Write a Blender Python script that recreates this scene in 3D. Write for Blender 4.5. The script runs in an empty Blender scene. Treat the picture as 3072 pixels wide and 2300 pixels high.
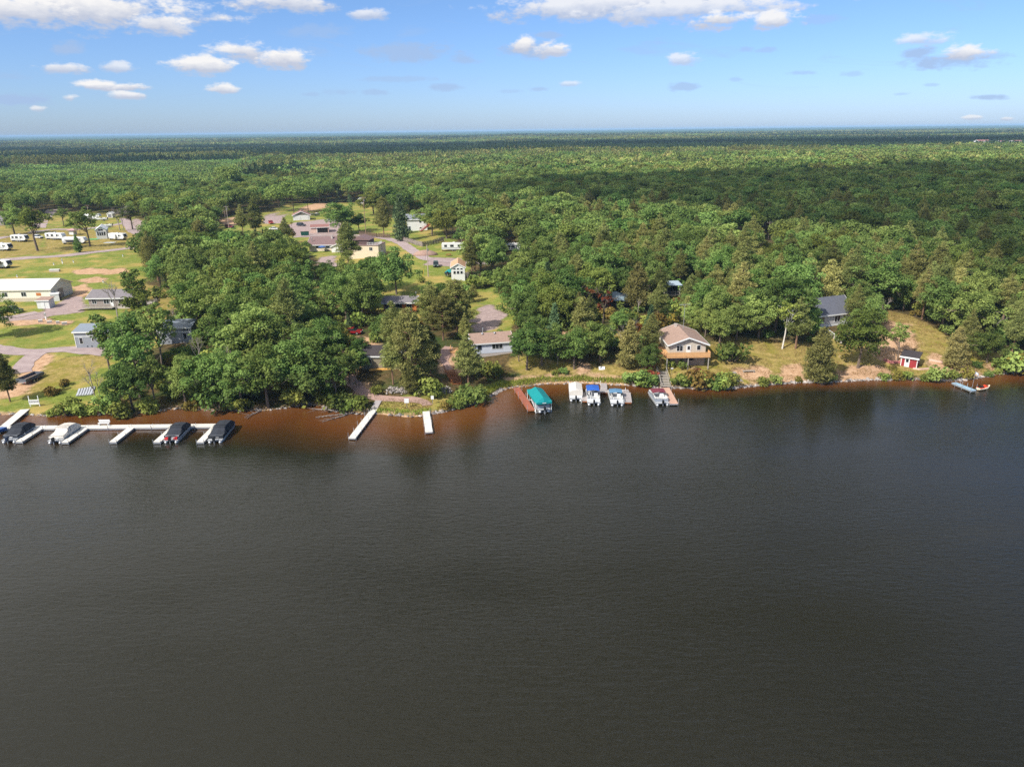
import bpy, math, random
import numpy as np
from mathutils import Vector, Matrix
R = math.radians
RNG = np.random.default_rng(7)
random.seed(7)
SC = bpy.context.scene
COL = SC.collection

# ------------------------------------------------------------------ camera
W, H, F = 3072.0, 2300.0, 2153.0
CX, CY = W / 2, H / 2
CAMZ = 50.0
PITCH, ROLL = math.atan((1150 - 391) / F), R(0.66)
CF = np.array([0, math.cos(PITCH), -math.sin(PITCH)])
_r, _u = np.array([1.0, 0, 0]), np.array([0, math.sin(PITCH), math.cos(PITCH)])
CR = _r * math.cos(ROLL) - _u * math.sin(ROLL)
CU = _u * math.cos(ROLL) + _r * math.sin(ROLL)
CAM = np.array([0, 0, CAMZ])
cam_d = bpy.data.cameras.new('camera')
cam = bpy.data.objects.new('camera', cam_d); COL.objects.link(cam)
cam_d.sensor_fit = 'HORIZONTAL'; cam_d.sensor_width = 36.0
cam_d.lens = 36.0 * F / W
cam_d.clip_start = 1.0; cam_d.clip_end = 80000
cam.matrix_world = Matrix(((CR[0], CU[0], -CF[0], 0), (CR[1], CU[1], -CF[1], 0), (CR[2], CU[2], -CF[2], CAMZ), (0, 0, 0, 1)))
SC.camera = cam

def ray(px, py):
    d = CF + CR * ((px - CX) / F) + CU * ((CY - py) / F)
    return d
def proj(p):
    q = np.asarray(p, float) - CAM
    z = q @ CF
    return CX + F * (q @ CR) / z, CY - F * (q @ CU) / z, z
def plane(px, py, z=0.0):
    d = ray(px, py); t = (z - CAMZ) / d[2]
    return CAM + d * t

# ------------------------------------------------------------------ terrain
SHORE_PX = [(-900,1290),(-400,1262),(0,1245),(42,1242),(82,1245),(122,1248),(195,1245),(330,1243),(367,1247),(436,1238),(518,1226),(562,1227),(626,1231),
 (683,1231),(753,1231),(800,1232),(859,1222),(918,1214),(971,1219),(999,1233),(1065,1242),(1135,1243),(1183,1247),(1230,1252),(1265,1247),(1291,1243),
 (1336,1233),(1395,1217),(1420,1210),(1442,1204),(1471,1188),(1506,1170),(1537,1164),(1588,1158),(1635,1152),(1730,1150),(1800,1152),(1847,1155),(1920,1158),
 (1983,1163),(2029,1164),(2083,1166),(2155,1167),(2228,1161),(2320,1153),(2416,1146),(2493,1147),(2551,1142),(2628,1140),(2720,1138),(2842,1142),
 (2880,1140),(2946,1132),(3022,1119),(3072,1116),(3300,1098),(3900,1050)]
SH = np.array([plane(x, y)[:2] for x, y in SHORE_PX])
SH = SH[np.argsort(SH[:, 0])]
SHs = np.array([[SH[0, 0] - 20000, SH[0, 1]], *SH, [SH[-1, 0] + 20000, SH[-1, 1] + 9000]])
BK_X = np.array([-400, -85, -60, -45, -30, -8, 0, 12, 35, 60, 90, 110, 140, 400.])
BK_H = np.array([2.2, 2.2, 3.0, 4.0, 4.5, 4.2, 4.6, 5.0, 5.5, 5.5, 5.2, 4.5, 4.0, 4.0])
BK_L = np.array([45, 45, 35, 24, 20, 26, 24, 22, 24, 26, 30, 30, 30, 30.])
def hash_noise(x, y, s):
    """smooth value noise, vectorised"""
    x = np.asarray(x, float) / s; y = np.asarray(y, float) / s
    xi, yi = np.floor(x), np.floor(y); fx, fy = x - xi, y - yi
    fx, fy = fx * fx * (3 - 2 * fx), fy * fy * (3 - 2 * fy)
    def hh(a, b):
        v = np.sin(a * 127.1 + b * 311.7) * 43758.5453
        return v - np.floor(v)
    return (hh(xi, yi) * (1 - fx) + hh(xi + 1, yi) * fx) * (1 - fy) + (hh(xi, yi + 1) * (1 - fx) + hh(xi + 1, yi + 1) * fx) * fy
def shore_dist(x, y):
    x = np.asarray(x, float); y = np.asarray(y, float)
    best = np.full(np.broadcast(x, y).shape, 1e18)
    for a, b in zip(SHs[:-1], SHs[1:]):
        ab = b - a; L = ab @ ab
        t = np.clip(((x - a[0]) * ab[0] + (y - a[1]) * ab[1]) / L, 0, 1)
        d = (x - a[0] - t * ab[0]) ** 2 + (y - a[1] - t * ab[1]) ** 2
        best = np.minimum(best, d)
    sg = np.where(y >= np.interp(x, SHs[:, 0], SHs[:, 1]), 1.0, -1.0)
    return np.sqrt(best) * sg
def terrain(x, y, d=None):
    x = np.asarray(x, float); y = np.asarray(y, float)
    if d is None: d = shore_dist(x, y)
    bh = np.interp(x, BK_X, BK_H); bl = np.interp(x, BK_X, BK_L)
    t = np.clip(d / bl, 0, 1)
    land = 0.35 * np.clip(d / 1.2, 0, 1) + (bh - 0.35) * (t * t * (3 - 2 * t) * 0.6 + t * 0.4)
    land = land + np.clip((d - bl) / 150, 0, 1) * 1.5
    land = land + (hash_noise(x, y, 7.0) - .5) * 0.35 * np.clip(d / 10, 0, 1) + (hash_noise(x + 50, y, 30.) - .5) * 0.8 * np.clip(d / 30, 0, 1)
    far = np.clip((y - 2500) / 3500, 0, 1)
    land = land + far * (hash_noise(x, y * 2.2, 2600.) * 8 + hash_noise(x + 900, y, 700.) * 5) * (y > 2000)
    r9 = np.clip((y - 9000) / 5000, 0, 1)
    land = land + r9 * (3 + 15 * hash_noise(x + 4000, y, 4200.))
    wet = np.maximum(d * 0.16, -2.5) - 0.06
    return np.where(d >= 0, land, wet)
_T = np.concatenate([np.arange(60, 420, 0.12), np.geomspace(420, 16000, 3000)])
_PC = {}
def P(px, py):
    """point of the photograph -> point on the ground"""
    k = (px, py)
    if k in _PC: return _PC[k].copy()
    d = ray(px, py); pts = CAM + d * _T[:, None]
    hz = np.maximum(terrain(pts[:, 0], pts[:, 1]), 0)
    i = np.argmax(pts[:, 2] < hz)
    if i == 0: i = len(_T) - 1
    p = pts[i].copy(); p[2] = hz[i]
    _PC[k] = p
    return p.copy()
def gz(x, y): return float(terrain(np.array([x]), np.array([y]))[0])
def mpp(px, py): return proj(P(px, py))[2] / F         # metres per photo pixel there
def tree_h(px, py, top):
    b = P(px, py); lo, hi = 0.3, 45.0
    for _ in range(30):
        m = (lo + hi) / 2
        if proj(b + np.array([0, 0, m]))[1] > top: lo = m
        else: hi = m
    return lo

# ------------------------------------------------------------------ tags / links
def tag(o, label=None, cat=None, group=None, kind=None):
    if label: o['label'] = label
    if cat: o['category'] = cat
    if group: o['group'] = group
    if kind: o['kind'] = kind
    return o
def thing(name, label, cat, loc, rz=0.0, group=None, scale=1.0):
    o = bpy.data.objects.new(name, None); COL.objects.link(o)
    o.location = loc; o.rotation_euler = (0, 0, rz); o.scale = (scale,) * 3
    o.empty_display_size = 0.3
    return tag(o, label, cat, group)
def copy_tree(o, parent=None):
    c = o.copy(); COL.objects.link(c)
    if parent is not None: c.parent = parent
    for ch in o.children: copy_tree(ch, c)
    return c

# ------------------------------------------------------------------ materials
def srgb(r, g, b):
    f = lambda v: (v / 255 / 12.92) if v / 255 <= 0.04045 else ((v / 255 + 0.055) / 1.055) ** 2.4
    return (f(r), f(g), f(b))
MATS = {}
class NT:
    def __init__(s, tree): s.t = tree
    def n(s, kind, **kw):
        x = s.t.nodes.new(kind)
        for k, v in kw.items():
            if k.startswith('_'): setattr(x, k[1:], v)
        return x
    def l(s, a, b): s.t.links.new(a, b)
    def math(s, op, a, b=None, c=None, clamp=False):
        x = s.t.nodes.new('ShaderNodeMath'); x.operation = op; x.use_clamp = clamp
        for i, v in enumerate((a, b, c)):
            if v is None: continue
            if isinstance(v, (int, float)): x.inputs[i].default_value = v
            else: s.l(v, x.inputs[i])
        return x.outputs[0]
    def mix(s, fac, a, b, mode='MIX'):
        x = s.t.nodes.new('ShaderNodeMix'); x.data_type = 'RGBA'; x.blend_type = mode
        for i, v in ((0, fac), (6, a), (7, b)):
            if isinstance(v, (int, float)): x.inputs[i].default_value = v
            elif isinstance(v, (tuple, list)): x.inputs[i].default_value = (*v[:3], 1)
            else: s.l(v, x.inputs[i])
        return x.outputs[2]
    def noise(s, vec, scale, detail=3, rough=.55, dist=0):
        x = s.t.nodes.new('ShaderNodeTexNoise'); x.inputs['Scale'].default_value = scale
        x.inputs['Detail'].default_value = detail; x.inputs['Roughness'].default_value = rough; x.inputs['Distortion'].default_value = dist
        if vec is not None: s.l(vec, x.inputs['Vector'])
        return x.outputs['Fac']
    def rng(s, v, a, b, c=0., d=1., smooth=False):
        x = s.t.nodes.new('ShaderNodeMapRange'); x.clamp = True
        if smooth: x.interpolation_type = 'SMOOTHSTEP'
        s.l(v, x.inputs[0])
        for i, q in enumerate((a, b, c, d)): x.inputs[i + 1].default_value = q
        return x.outputs[0]
    def mapping(s, vec, scale):
        x = s.t.nodes.new('ShaderNodeMapping'); s.l(vec, x.inputs[0]); x.inputs['Scale'].default_value = scale
        return x.outputs[0]
def new_mat(name):
    m = bpy.data.materials.new(name); m.use_nodes = True
    t = m.node_tree; t.nodes.clear()
    n = NT(t); out = n.n('ShaderNodeOutputMaterial'); b = n.n('ShaderNodeBsdfPrincipled'); n.l(b.outputs[0], out.inputs[0])
    return m, n, b, out
def mat(name, col, rough=.6, var=.18, scale=1.5, metal=0.0, stripe=None, bump=0.0, spec=.4):
    """procedural material: base colour with wear noise, optional board / rib / shingle lines
    stripe = (axis, period, depth, dark)"""
    if name in MATS: return MATS[name]
    m, n, b, out = new_mat(name)
    tc = n.n('ShaderNodeTexCoord').outputs['Object']
    f1 = n.noise(tc, scale, 4); f2 = n.noise(tc, scale * 9, 3)
    v = n.math('ADD', n.math('MULTIPLY', f1, .6), n.math('MULTIPLY', f2, .4))
    lo = tuple(max(c * (1 - var), 0) for c in col); hi = tuple(min(c * (1 + var), 1) for c in col)
    c = n.mix(n.rng(v, .3, .7), lo, hi)
    if stripe:
        ax, per, dep, dark = stripe
        sp = n.n('ShaderNodeSeparateXYZ'); n.l(tc, sp.inputs[0])
        ph = n.math('FRACT', n.math('DIVIDE', sp.outputs[ax], per))
        ln = n.math('LESS_THAN', ph, dep)
        c = n.mix(n.math('MULTIPLY', ln, dark), c, tuple(q * .25 for q in col))
    n.l(c, b.inputs['Base Color'])
    b.inputs['Roughness'].default_value = rough; b.inputs['Metallic'].default_value = metal
    b.inputs['Specular IOR Level'].default_value = spec
    if bump:
        bp = n.n('ShaderNodeBump'); bp.inputs['Strength'].default_value = bump; bp.inputs['Distance'].default_value = .05
        n.l(f2, bp.inputs['Height']); n.l(bp.outputs[0], b.inputs['Normal'])
    MATS[name] = m
    return m

# ------------------------------------------------------------------ mesh builder
class MB:
    def __init__(s): s.v, s.f = [], []
    def add(s, vs, fs):
        o = len(s.v); s.v += [tuple(map(float, p)) for p in vs]; s.f += [tuple(i + o for i in f) for f in fs]; return s
    def box(s, c, size, rz=0.0, taper=1.0, rx=0.0):
        x, y, z = (q / 2 for q in size)
        vs = []
        for dz in (-1, 1):
            k = 1 if dz < 0 else taper
            for dx, dy in ((-1, -1), (1, -1), (1, 1), (-1, 1)):
                p = Vector((dx * x * k, dy * y * k, dz * z))
                if rx: p.rotate(Matrix.Rotation(rx, 3, 'X'))
                if rz: p.rotate(Matrix.Rotation(rz, 3, 'Z'))
                vs.append((p.x + c[0], p.y + c[1], p.z + c[2]))
        return s.add(vs, [(3, 2, 1, 0), (4, 5, 6, 7), (0, 1, 5, 4), (1, 2, 6, 5), (2, 3, 7, 6), (3, 0, 4, 7)])
    def span(s, x0, x1, y0, y1, z0, z1): return s.box(((x0 + x1) / 2, (y0 + y1) / 2, (z0 + z1) / 2), (x1 - x0, y1 - y0, z1 - z0))
    def tube(s, p, q, r0, r1=None, n=6):
        r1 = r0 if r1 is None else r1
        p, q = Vector(p), Vector(q); a = (q - p)
        if a.length < 1e-6: return s
        a.normalize(); u = a.orthogonal().normalized(); w = a.cross(u)
        vs = []
        for c, r in ((p, r0), (q, r1)):
            for i in range(n):
                t = 2 * math.pi * i / n
                vs.append(c + u * (r * math.cos(t)) + w * (r * math.sin(t)))
        fs = [(i, (i + 1) % n, n + (i + 1) % n, n + i) for i in range(n)] + [tuple(range(n - 1, -1, -1)), tuple(range(n, 2 * n))]
        return s.add(vs, fs)
    def bar(s, p, q, w, h):
        """rectangular beam from p to q"""
        p, q = Vector(p), Vector(q); a = (q - p); L = a.length; a.normalize()
        side = a.cross(Vector((0, 0, 1)))
        if side.length < .05: side = Vector((1, 0, 0))
        side.normalize(); up = side.cross(a)
        vs = [c + side * (i * w / 2) + up * (j * h / 2) for c in (p, q) for i, j in ((-1, -1), (1, -1), (1, 1), (-1, 1))]
        return s.add(vs, [(3, 2, 1, 0), (4, 5, 6, 7), (0, 1, 5, 4), (1, 2, 6, 5), (2, 3, 7, 6), (3, 0, 4, 7)])
    def loft(s, rings, cap=True):
        n = len(rings[0]); vs = [p for r in rings for p in r]; fs = []
        for k in range(len(rings) - 1):
            for i in range(n):
                fs.append((k * n + i, k * n + (i + 1) % n, (k + 1) * n + (i + 1) % n, (k + 1) * n + i))
        if cap: fs += [tuple(range(n - 1, -1, -1)), tuple(range((len(rings) - 1) * n, len(rings) * n))]
        return s.add(vs, fs)
    def prism(s, poly, axis, a, b):
        """poly in the two other axes, extruded along axis from a to b"""
        def mk(u, v, t):
            return {0: (t, u, v), 1: (u, t, v), 2: (u, v, t)}[axis]
        n = len(poly)
        return s.add([mk(u, v, a) for u, v in poly] + [mk(u, v, b) for u, v in poly],
                     [tuple(range(n - 1, -1, -1)), tuple(range(n, 2 * n))] + [(i, (i + 1) % n, n + (i + 1) % n, n + i) for i in range(n)])
    def build(s, name, m, parent=None, smooth=False, label=None):
        me = bpy.data.meshes.new(name); me.from_pydata(s.v, [], s.f); me.update()
        import bmesh as _b
        b = _b.new(); b.from_mesh(me); _b.ops.recalc_face_normals(b, faces=b.faces[:]); b.to_mesh(me); b.free()
        if smooth:
            for p in me.polygons: p.use_smooth = True
        if m: me.materials.append(m)
        o = bpy.data.objects.new(name, me); COL.objects.link(o)
        if parent is not None: o.parent = parent
        if label: o['label'] = label
        return o
def np_mesh(name, v, f, m=None, attrs=None, smooth=False):
    """numpy verts (n,3), faces (k,4) or (k,3) -> mesh datablock"""
    v = np.ascontiguousarray(v, np.float32); f = np.ascontiguousarray(f, np.int32)
    me = bpy.data.meshes.new(name)
    me.vertices.add(len(v)); me.vertices.foreach_set('co', v.ravel())
    k = f.shape[1]
    me.loops.add(f.size); me.loops.foreach_set('vertex_index', f.ravel())
    me.polygons.add(len(f)); me.polygons.foreach_set('loop_start', np.arange(0, f.size, k, dtype=np.int32))
    me.polygons.foreach_set('use_smooth', np.full(len(f), smooth))
    for nm, (typ, dom, data) in (attrs or {}).items():
        a = me.attributes.new(nm, typ, dom)
        a.data.foreach_set('value' if typ == 'FLOAT' else ('color' if 'COLOR' in typ else 'vector'), np.ascontiguousarray(data, np.float32).ravel())
    me.update(calc_edges=True); me.validate()
    if m: me.materials.append(m)
    return me
# ================================================================== setting
def inpoly(x, y, poly):
    c = np.zeros(np.shape(x), bool); n = len(poly)
    for i in range(n):
        x0, y0 = poly[i]; x1, y1 = poly[(i + 1) % n]
        if y0 == y1: continue
        c ^= ((y0 > y) != (y1 > y)) & (x < (x1 - x0) * (y - y0) / (y1 - y0) + x0)
    return c
def wp(pts): return [tuple(P(a, b)[:2]) for a, b in pts]
def near_line(x, y, pts, w):
    best = np.full(np.shape(x), 1e9)
    for a, b in zip(pts[:-1], pts[1:]):
        a, b = np.array(a), np.array(b); ab = b - a; L = max(ab @ ab, 1e-9)
        t = np.clip(((x - a[0]) * ab[0] + (y - a[1]) * ab[1]) / L, 0, 1)
        best = np.minimum(best, (x - a[0] - t * ab[0]) ** 2 + (y - a[1] - t * ab[1]) ** 2)
    return np.sqrt(best) < w
LAWN = [
 [(-500,1270),(0,1246),(150,1246),(330,1240),(350,1160),(320,1110),(420,1060),(520,1020),(560,960),(480,900),(440,850),(440,780),(460,740),(450,705),(455,672),(420,656),(300,642),(175,634),(160,622),(130,632),(110,650),(0,662),(-500,690)],
 [(640,690),(690,645),(820,634),(850,614),(960,604),(1105,610),(1150,640),(1200,668),(1290,655),(1340,710),(1420,760),(1400,860),(1330,880),(1260,960),(1140,960),(1100,900),(1000,880),(960,780),(900,740),(760,700)],
 [(1400,870),(1470,860),(1560,940),(1530,1000),(1400,1010),(1370,960)],
 [(1120,1200),(1290,1190),(1400,1170),(1560,1120),(1560,1170),(1440,1215),(1290,1250),(1130,1248)],
]
DRY = [
 [(1890,1150),(1960,1080),(2100,1060),(2190,1010),(2400,1030),(2560,990),(2660,930),(2760,960),(2900,1050),(3072,1070),(3300,1080),(3300,1105),(3072,1120),(2850,1146),(2300,1158),(1960,1165)],
 [(1540,1060),(1700,1090),(1900,1100),(1930,1160),(1540,1160)],
 [(910,860),(1010,860),(1020,930),(910,930)], [(380,840),(560,880),(520,1000),(380,960)],
 [(20,1110),(180,1080),(260,1060),(330,1070),(250,1130),(150,1170),(60,1185)],
 [(0,655),(120,655),(120,760),(0,775)], [(150,690),(460,690),(460,740),(130,760)],
]
SAND = [
 [(212,813),(260,804),(330,809),(376,801),(381,818),(320,823),(240,823)],[(240,839),(290,829),(322,836),(300,848),(250,848)], [(215,862),(262,850),(268,890),(225,900)],
 [(0,1165),(50,1140),(95,1115),(128,1130),(100,1165),(60,1188),(0,1196)],
 [(20,965),(130,950),(215,968),(205,976),(110,972),(20,975)], [(60,1078),(140,1060),(150,1080),(110,1110),(100,1125),(50,1135)],
 [(1480,1138),(1560,1128),(1720,1120),(1880,1128),(1888,1142),(1700,1142),(1560,1142)],
 [(2330,1140),(2335,1100),(2390,1085),(2420,1120),(2415,1145)], [(2500,1120),(2560,1096),(2640,1098),(2690,1122),(2640,1134),(2530,1138)],
 [(2610,1050),(2650,960),(2720,970),(2750,1030),(2720,1090),(2640,1090)], [(2790,1060),(2860,1070),(2930,1110),(2920,1130),(2830,1120),(2780,1090)],
 [(2960,1090),(3040,1085),(3060,1110),(2970,1118)], [(2060,1110),(2110,1105),(2110,1118),(2062,1122)], [(2190,1105),(2290,1095),(2320,1130),(2230,1140)],
 [(1010,1075),(1030,1010),(1125,1010),(1150,1050),(1130,1075),(1050,1100)], [(1680,990),(1760,985),(1760,1020),(1690,1020)], [(1790,1010),(1860,1000),(1850,1025)],
 [(900,620),(960,606),(1000,612),(980,625),(910,632)], [(660,660),(740,640),(760,660),(680,680)],
 [(1040,1150),(1120,1150),(1130,1185),(1060,1185)], [(1300,1060),(1380,1040),(1400,1110),(1330,1130)], [(1720,1095),(1760,1090),(1770,1110),(1720,1115)],
]
GRAVEL_AREAS = [
 [(85,948),(180,908),(213,890),(250,892),(255,937),(180,942),(110,958),(20,965),(0,955)],
 [(1425,1000),(1420,960),(1448,912),(1478,918),(1518,946),(1492,984),(1460,996)],
 [(840,690),(880,668),(1000,655),(1040,690),(1000,712),(900,712)], [(1270,795),(1290,770),(1380,775),(1370,800)],
 [(960,770),(1010,768),(1010,800),(960,800)], [(400,655),(440,665),(450,700),(400,705)], [(800,640),(850,645),(850,670),(790,672)],
]
ROADS = [
 ('road', 5.5, [(-120,792),(0,780),(90,773),(180,769),(280,757),(370,747),(440,737)]),
 ('road', 5.0, [(-120,735),(0,716),(60,702),(110,696),(150,688),(240,688),(330,678),(400,664)]),
 ('road', 6.5, [(112,694),(122,668),(140,650),(152,636),(160,628)]),
 ('road', 5.0, [(372,655),(385,675),(400,698),(440,706)]),
 ('road', 4.5, [(-120,965),(0,956),(60,948),(120,936)]),
 ('road', 5.0, [(-150,1040),(-40,1040),(50,1058),(120,1054),(200,1046),(300,1055),(380,1060)]),
 ('road', 4.0, [(120,1056),(70,1088),(66,1120)]),
 ('road', 4.5, [(880,712),(1000,705),(1090,706),(1170,716),(1215,735),(1250,762),(1290,782),(1390,788),(1480,790)]),
 ('path', 2.4, [(1045,1130),(1075,1168),(1110,1188),(1150,1196),(1210,1199),(1275,1205),(1284,1222)]),
 ('path', 2.0, [(1345,1040),(1330,1075),(1340,1100),(1352,1113)]),
]
_road_w = [(k, w, [tuple(P(a, b)[:2]) for a, b in pts]) for k, w, pts in ROADS]
CLEAR_W = [wp(p) for p in LAWN + DRY + GRAVEL_AREAS]

gx = np.concatenate([-np.geomspace(30000, 240, 70)[:-1], np.arange(-240, 280, 0.9), np.geomspace(280, 30000, 70)])
gy = np.concatenate([np.arange(70, 430, 0.9), np.geomspace(430, 32000, 150)])
GX, GY = np.meshgrid(gx, gy)
X, Y = GX.ravel(), GY.ravel()
nearm = (np.abs(X) < 320) & (Y < 520)
D = np.where(nearm, 0.0, 50.0)
D[nearm] = shore_dist(X[nearm], Y[nearm])
far_wet = ~nearm & (Y < np.interp(X, SHs[:, 0], SHs[:, 1]))
D[far_wet] = -30
Z = terrain(X, Y, D)
Z = np.where(Y > 3500, Z + 9 * np.clip((Y - 3500) / 1500, 0, 1), Z)
cls = np.zeros((len(X), 4))
wx = X + (hash_noise(X, Y, 2.3) - .5) * 2.6; wy = Y + (hash_noise(X + 99, Y, 2.3) - .5) * 2.6
def paint(polys, ch, keep=False):
    for p in polys:
        w = wp(p)
        bx = [q[0] for q in w]; by = [q[1] for q in w]
        s = np.where((X > min(bx) - 3) & (X < max(bx) + 3) & (Y > min(by) - 3) & (Y < max(by) + 3) & nearm)[0]
        if not len(s): continue
        hit = s[inpoly(wx[s], wy[s], w)]
        if not keep: cls[hit] = 0
        cls[hit, ch] = 1
paint(LAWN, 0); paint(DRY, 1); paint(SAND, 2); paint(GRAVEL_AREAS, 3)
beach = nearm & (D < .5 + 1.0 * hash_noise(X, Y, 6)) & (D > -30); cls[beach] = 0; cls[beach, 2] = .6
shape = GX.shape
c4 = cls.reshape(*shape, 4)
for _ in range(2):
    c4[1:-1, 1:-1] = (c4[1:-1, 1:-1] * 2 + c4[:-2, 1:-1] + c4[2:, 1:-1] + c4[1:-1, :-2] + c4[1:-1, 2:]) / 6
cls = c4.reshape(-1, 4)
ny, nx = shape
ii = np.arange(ny * nx).reshape(ny, nx)
gf = np.stack([ii[:-1, :-1], ii[:-1, 1:], ii[1:, 1:], ii[1:, :-1]], -1).reshape(-1, 4)

def ground_mat():
    m, n, b, out = new_mat('ground')
    tc = n.n('ShaderNodeTexCoord').outputs['Object']
    a = n.n('ShaderNodeAttribute'); a.attribute_name = 'cover'
    sp = n.n('ShaderNodeSeparateColor'); n.l(a.outputs['Color'], sp.inputs[0])
    n1 = n.noise(tc, .12, 4); n2 = n.noise(tc, .9, 5, .65); n3 = n.noise(tc, 4.5, 3)
    nn = n.math('ADD', n.math('MULTIPLY', n2, .6), n.math('MULTIPLY', n3, .4))
    floor_ = n.mix(n.rng(nn, .35, .68), srgb(52, 50, 28), srgb(120, 98, 66))
    floor_ = n.mix(n.rng(n1, .45, .65), floor_, srgb(58, 76, 36))
    farc = n.mix(n.rng(n.noise(tc, .004, 6, .6), .35, .65), srgb(34, 62, 34), srgb(66, 96, 50))
    spy = n.n('ShaderNodeSeparateXYZ'); n.l(tc, spy.inputs[0])
    floor_ = n.mix(n.rng(spy.outputs[1], 650, 1500), floor_, farc)
    lawn = n.mix(n.rng(nn, .34, .66), srgb(84, 102, 34), srgb(142, 148, 70))
    lawn = n.mix(n.rng(n1, .46, .64), lawn, srgb(164, 144, 82))
    dry = n.mix(n.rng(nn, .36, .66), srgb(112, 104, 50), srgb(178, 154, 96))
    dry = n.mix(n.rng(n.noise(tc, .3, 4), .5, .68), dry, srgb(128, 122, 50))
    sand = n.mix(n.rng(nn, .36, .66), srgb(162, 126, 94), srgb(208, 174, 142))
    grav = n.mix(n.rng(nn, .36, .66), srgb(142, 124, 122), srgb(178, 158, 152))
    thr = n.math('ADD', n.math('MULTIPLY', n.math('SUBTRACT', nn, .5), 1.5), n.math('MULTIPLY', n.math('SUBTRACT', n.noise(tc, .35, 3), .5), .9))
    def w(ch): return n.rng(n.math('ADD', ch, thr), .22, .72)
    c = n.mix(w(sp.outputs[0]), floor_, lawn)
    c = n.mix(w(sp.outputs[1]), c, dry)
    c = n.mix(w(sp.outputs[2]), c, sand)
    c = n.mix(w(a.outputs['Alpha']), c, grav)
    trk = n.rng(n.noise(n.mapping(tc, (.05, .5, 1)), 1.0, 3, .5, 1.5), .52, .62, 0, .35)
    c = n.mix(trk, c, srgb(150, 132, 92)) if False else c
    n.l(c, b.inputs['Base Color']); b.inputs['Roughness'].default_value = .95; b.inputs['Specular IOR Level'].default_value = .1
    bp = n.n('ShaderNodeBump'); bp.inputs['Strength'].default_value = .7; bp.inputs['Distance'].default_value = .25
    n.l(nn, bp.inputs['Height']); n.l(bp.outputs[0], b.inputs['Normal'])
    return m
me = np_mesh('ground', np.stack([X, Y, Z], -1), gf, ground_mat(), {'cover': ('FLOAT_COLOR', 'POINT', cls)}, True)
go = bpy.data.objects.new('ground', me); COL.objects.link(go); tag(go, kind='structure')

# roads and paths: gravel sheets lying on the ground
def gravel_mat(name, c0, c1):
    m, n, b, out = new_mat(name)
    tc = n.n('ShaderNodeTexCoord').outputs['Object']
    v = n.math('ADD', n.math('MULTIPLY', n.noise(tc, .5, 5, .6), .6), n.math('MULTIPLY', n.noise(tc, 6, 3), .4))
    n.l(n.mix(n.rng(v, .36, .66), c0, c1), b.inputs['Base Color']); b.inputs['Roughness'].default_value = .95
    return m
MG = gravel_mat('road_gravel', srgb(142, 124, 123), srgb(178, 160, 156))
MPth = gravel_mat('path_gravel', srgb(150, 122, 112), srgb(184, 152, 138))
for kind, wd, pts in _road_w:
    q = np.array(pts)
    for _ in range(3):   # corner cutting
        q = np.concatenate([[q[0]], np.stack([q[:-1] * .75 + q[1:] * .25, q[:-1] * .25 + q[1:] * .75], 1).reshape(-1, 2), [q[-1]]])
    seg = np.r_[0, np.cumsum(np.linalg.norm(np.diff(q, axis=0), axis=1))]
    s = np.arange(0, seg[-1], .8); q = np.stack([np.interp(s, seg, q[:, 0]), np.interp(s, seg, q[:, 1])], -1)
    tg = np.gradient(q, axis=0); tg /= np.linalg.norm(tg, axis=1)[:, None] + 1e-9
    nrm = np.stack([-tg[:, 1], tg[:, 0]], -1)
    us = np.linspace(-1, 1, 7)
    jl = (hash_noise(s, s * 0 + wd, 2.5) - .5) * .7; jr = (hash_noise(s, s * 0 + wd + 40, 2.5) - .5) * .7
    rows = []
    for u in us:
        off = u * wd / 2 + (jl if u < 0 else jr) * abs(u)
        rows.append(q + nrm * off[:, None])
    V = np.stack(rows, 1).reshape(-1, 2)
    vz = terrain(V[:, 0], V[:, 1]) + .07
    k = len(us); a = np.arange(len(q) * k).reshape(len(q), k)
    f = np.stack([a[:-1, :-1], a[:-1, 1:], a[1:, 1:], a[1:, :-1]], -1).reshape(-1, 4)
    me = np_mesh('gravel_' + kind, np.c_[V, vz], f, MG if kind == 'road' else MPth, None, True)
    o = bpy.data.objects.new('gravel_' + kind, me); COL.objects.link(o); tag(o, kind='structure')

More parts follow.
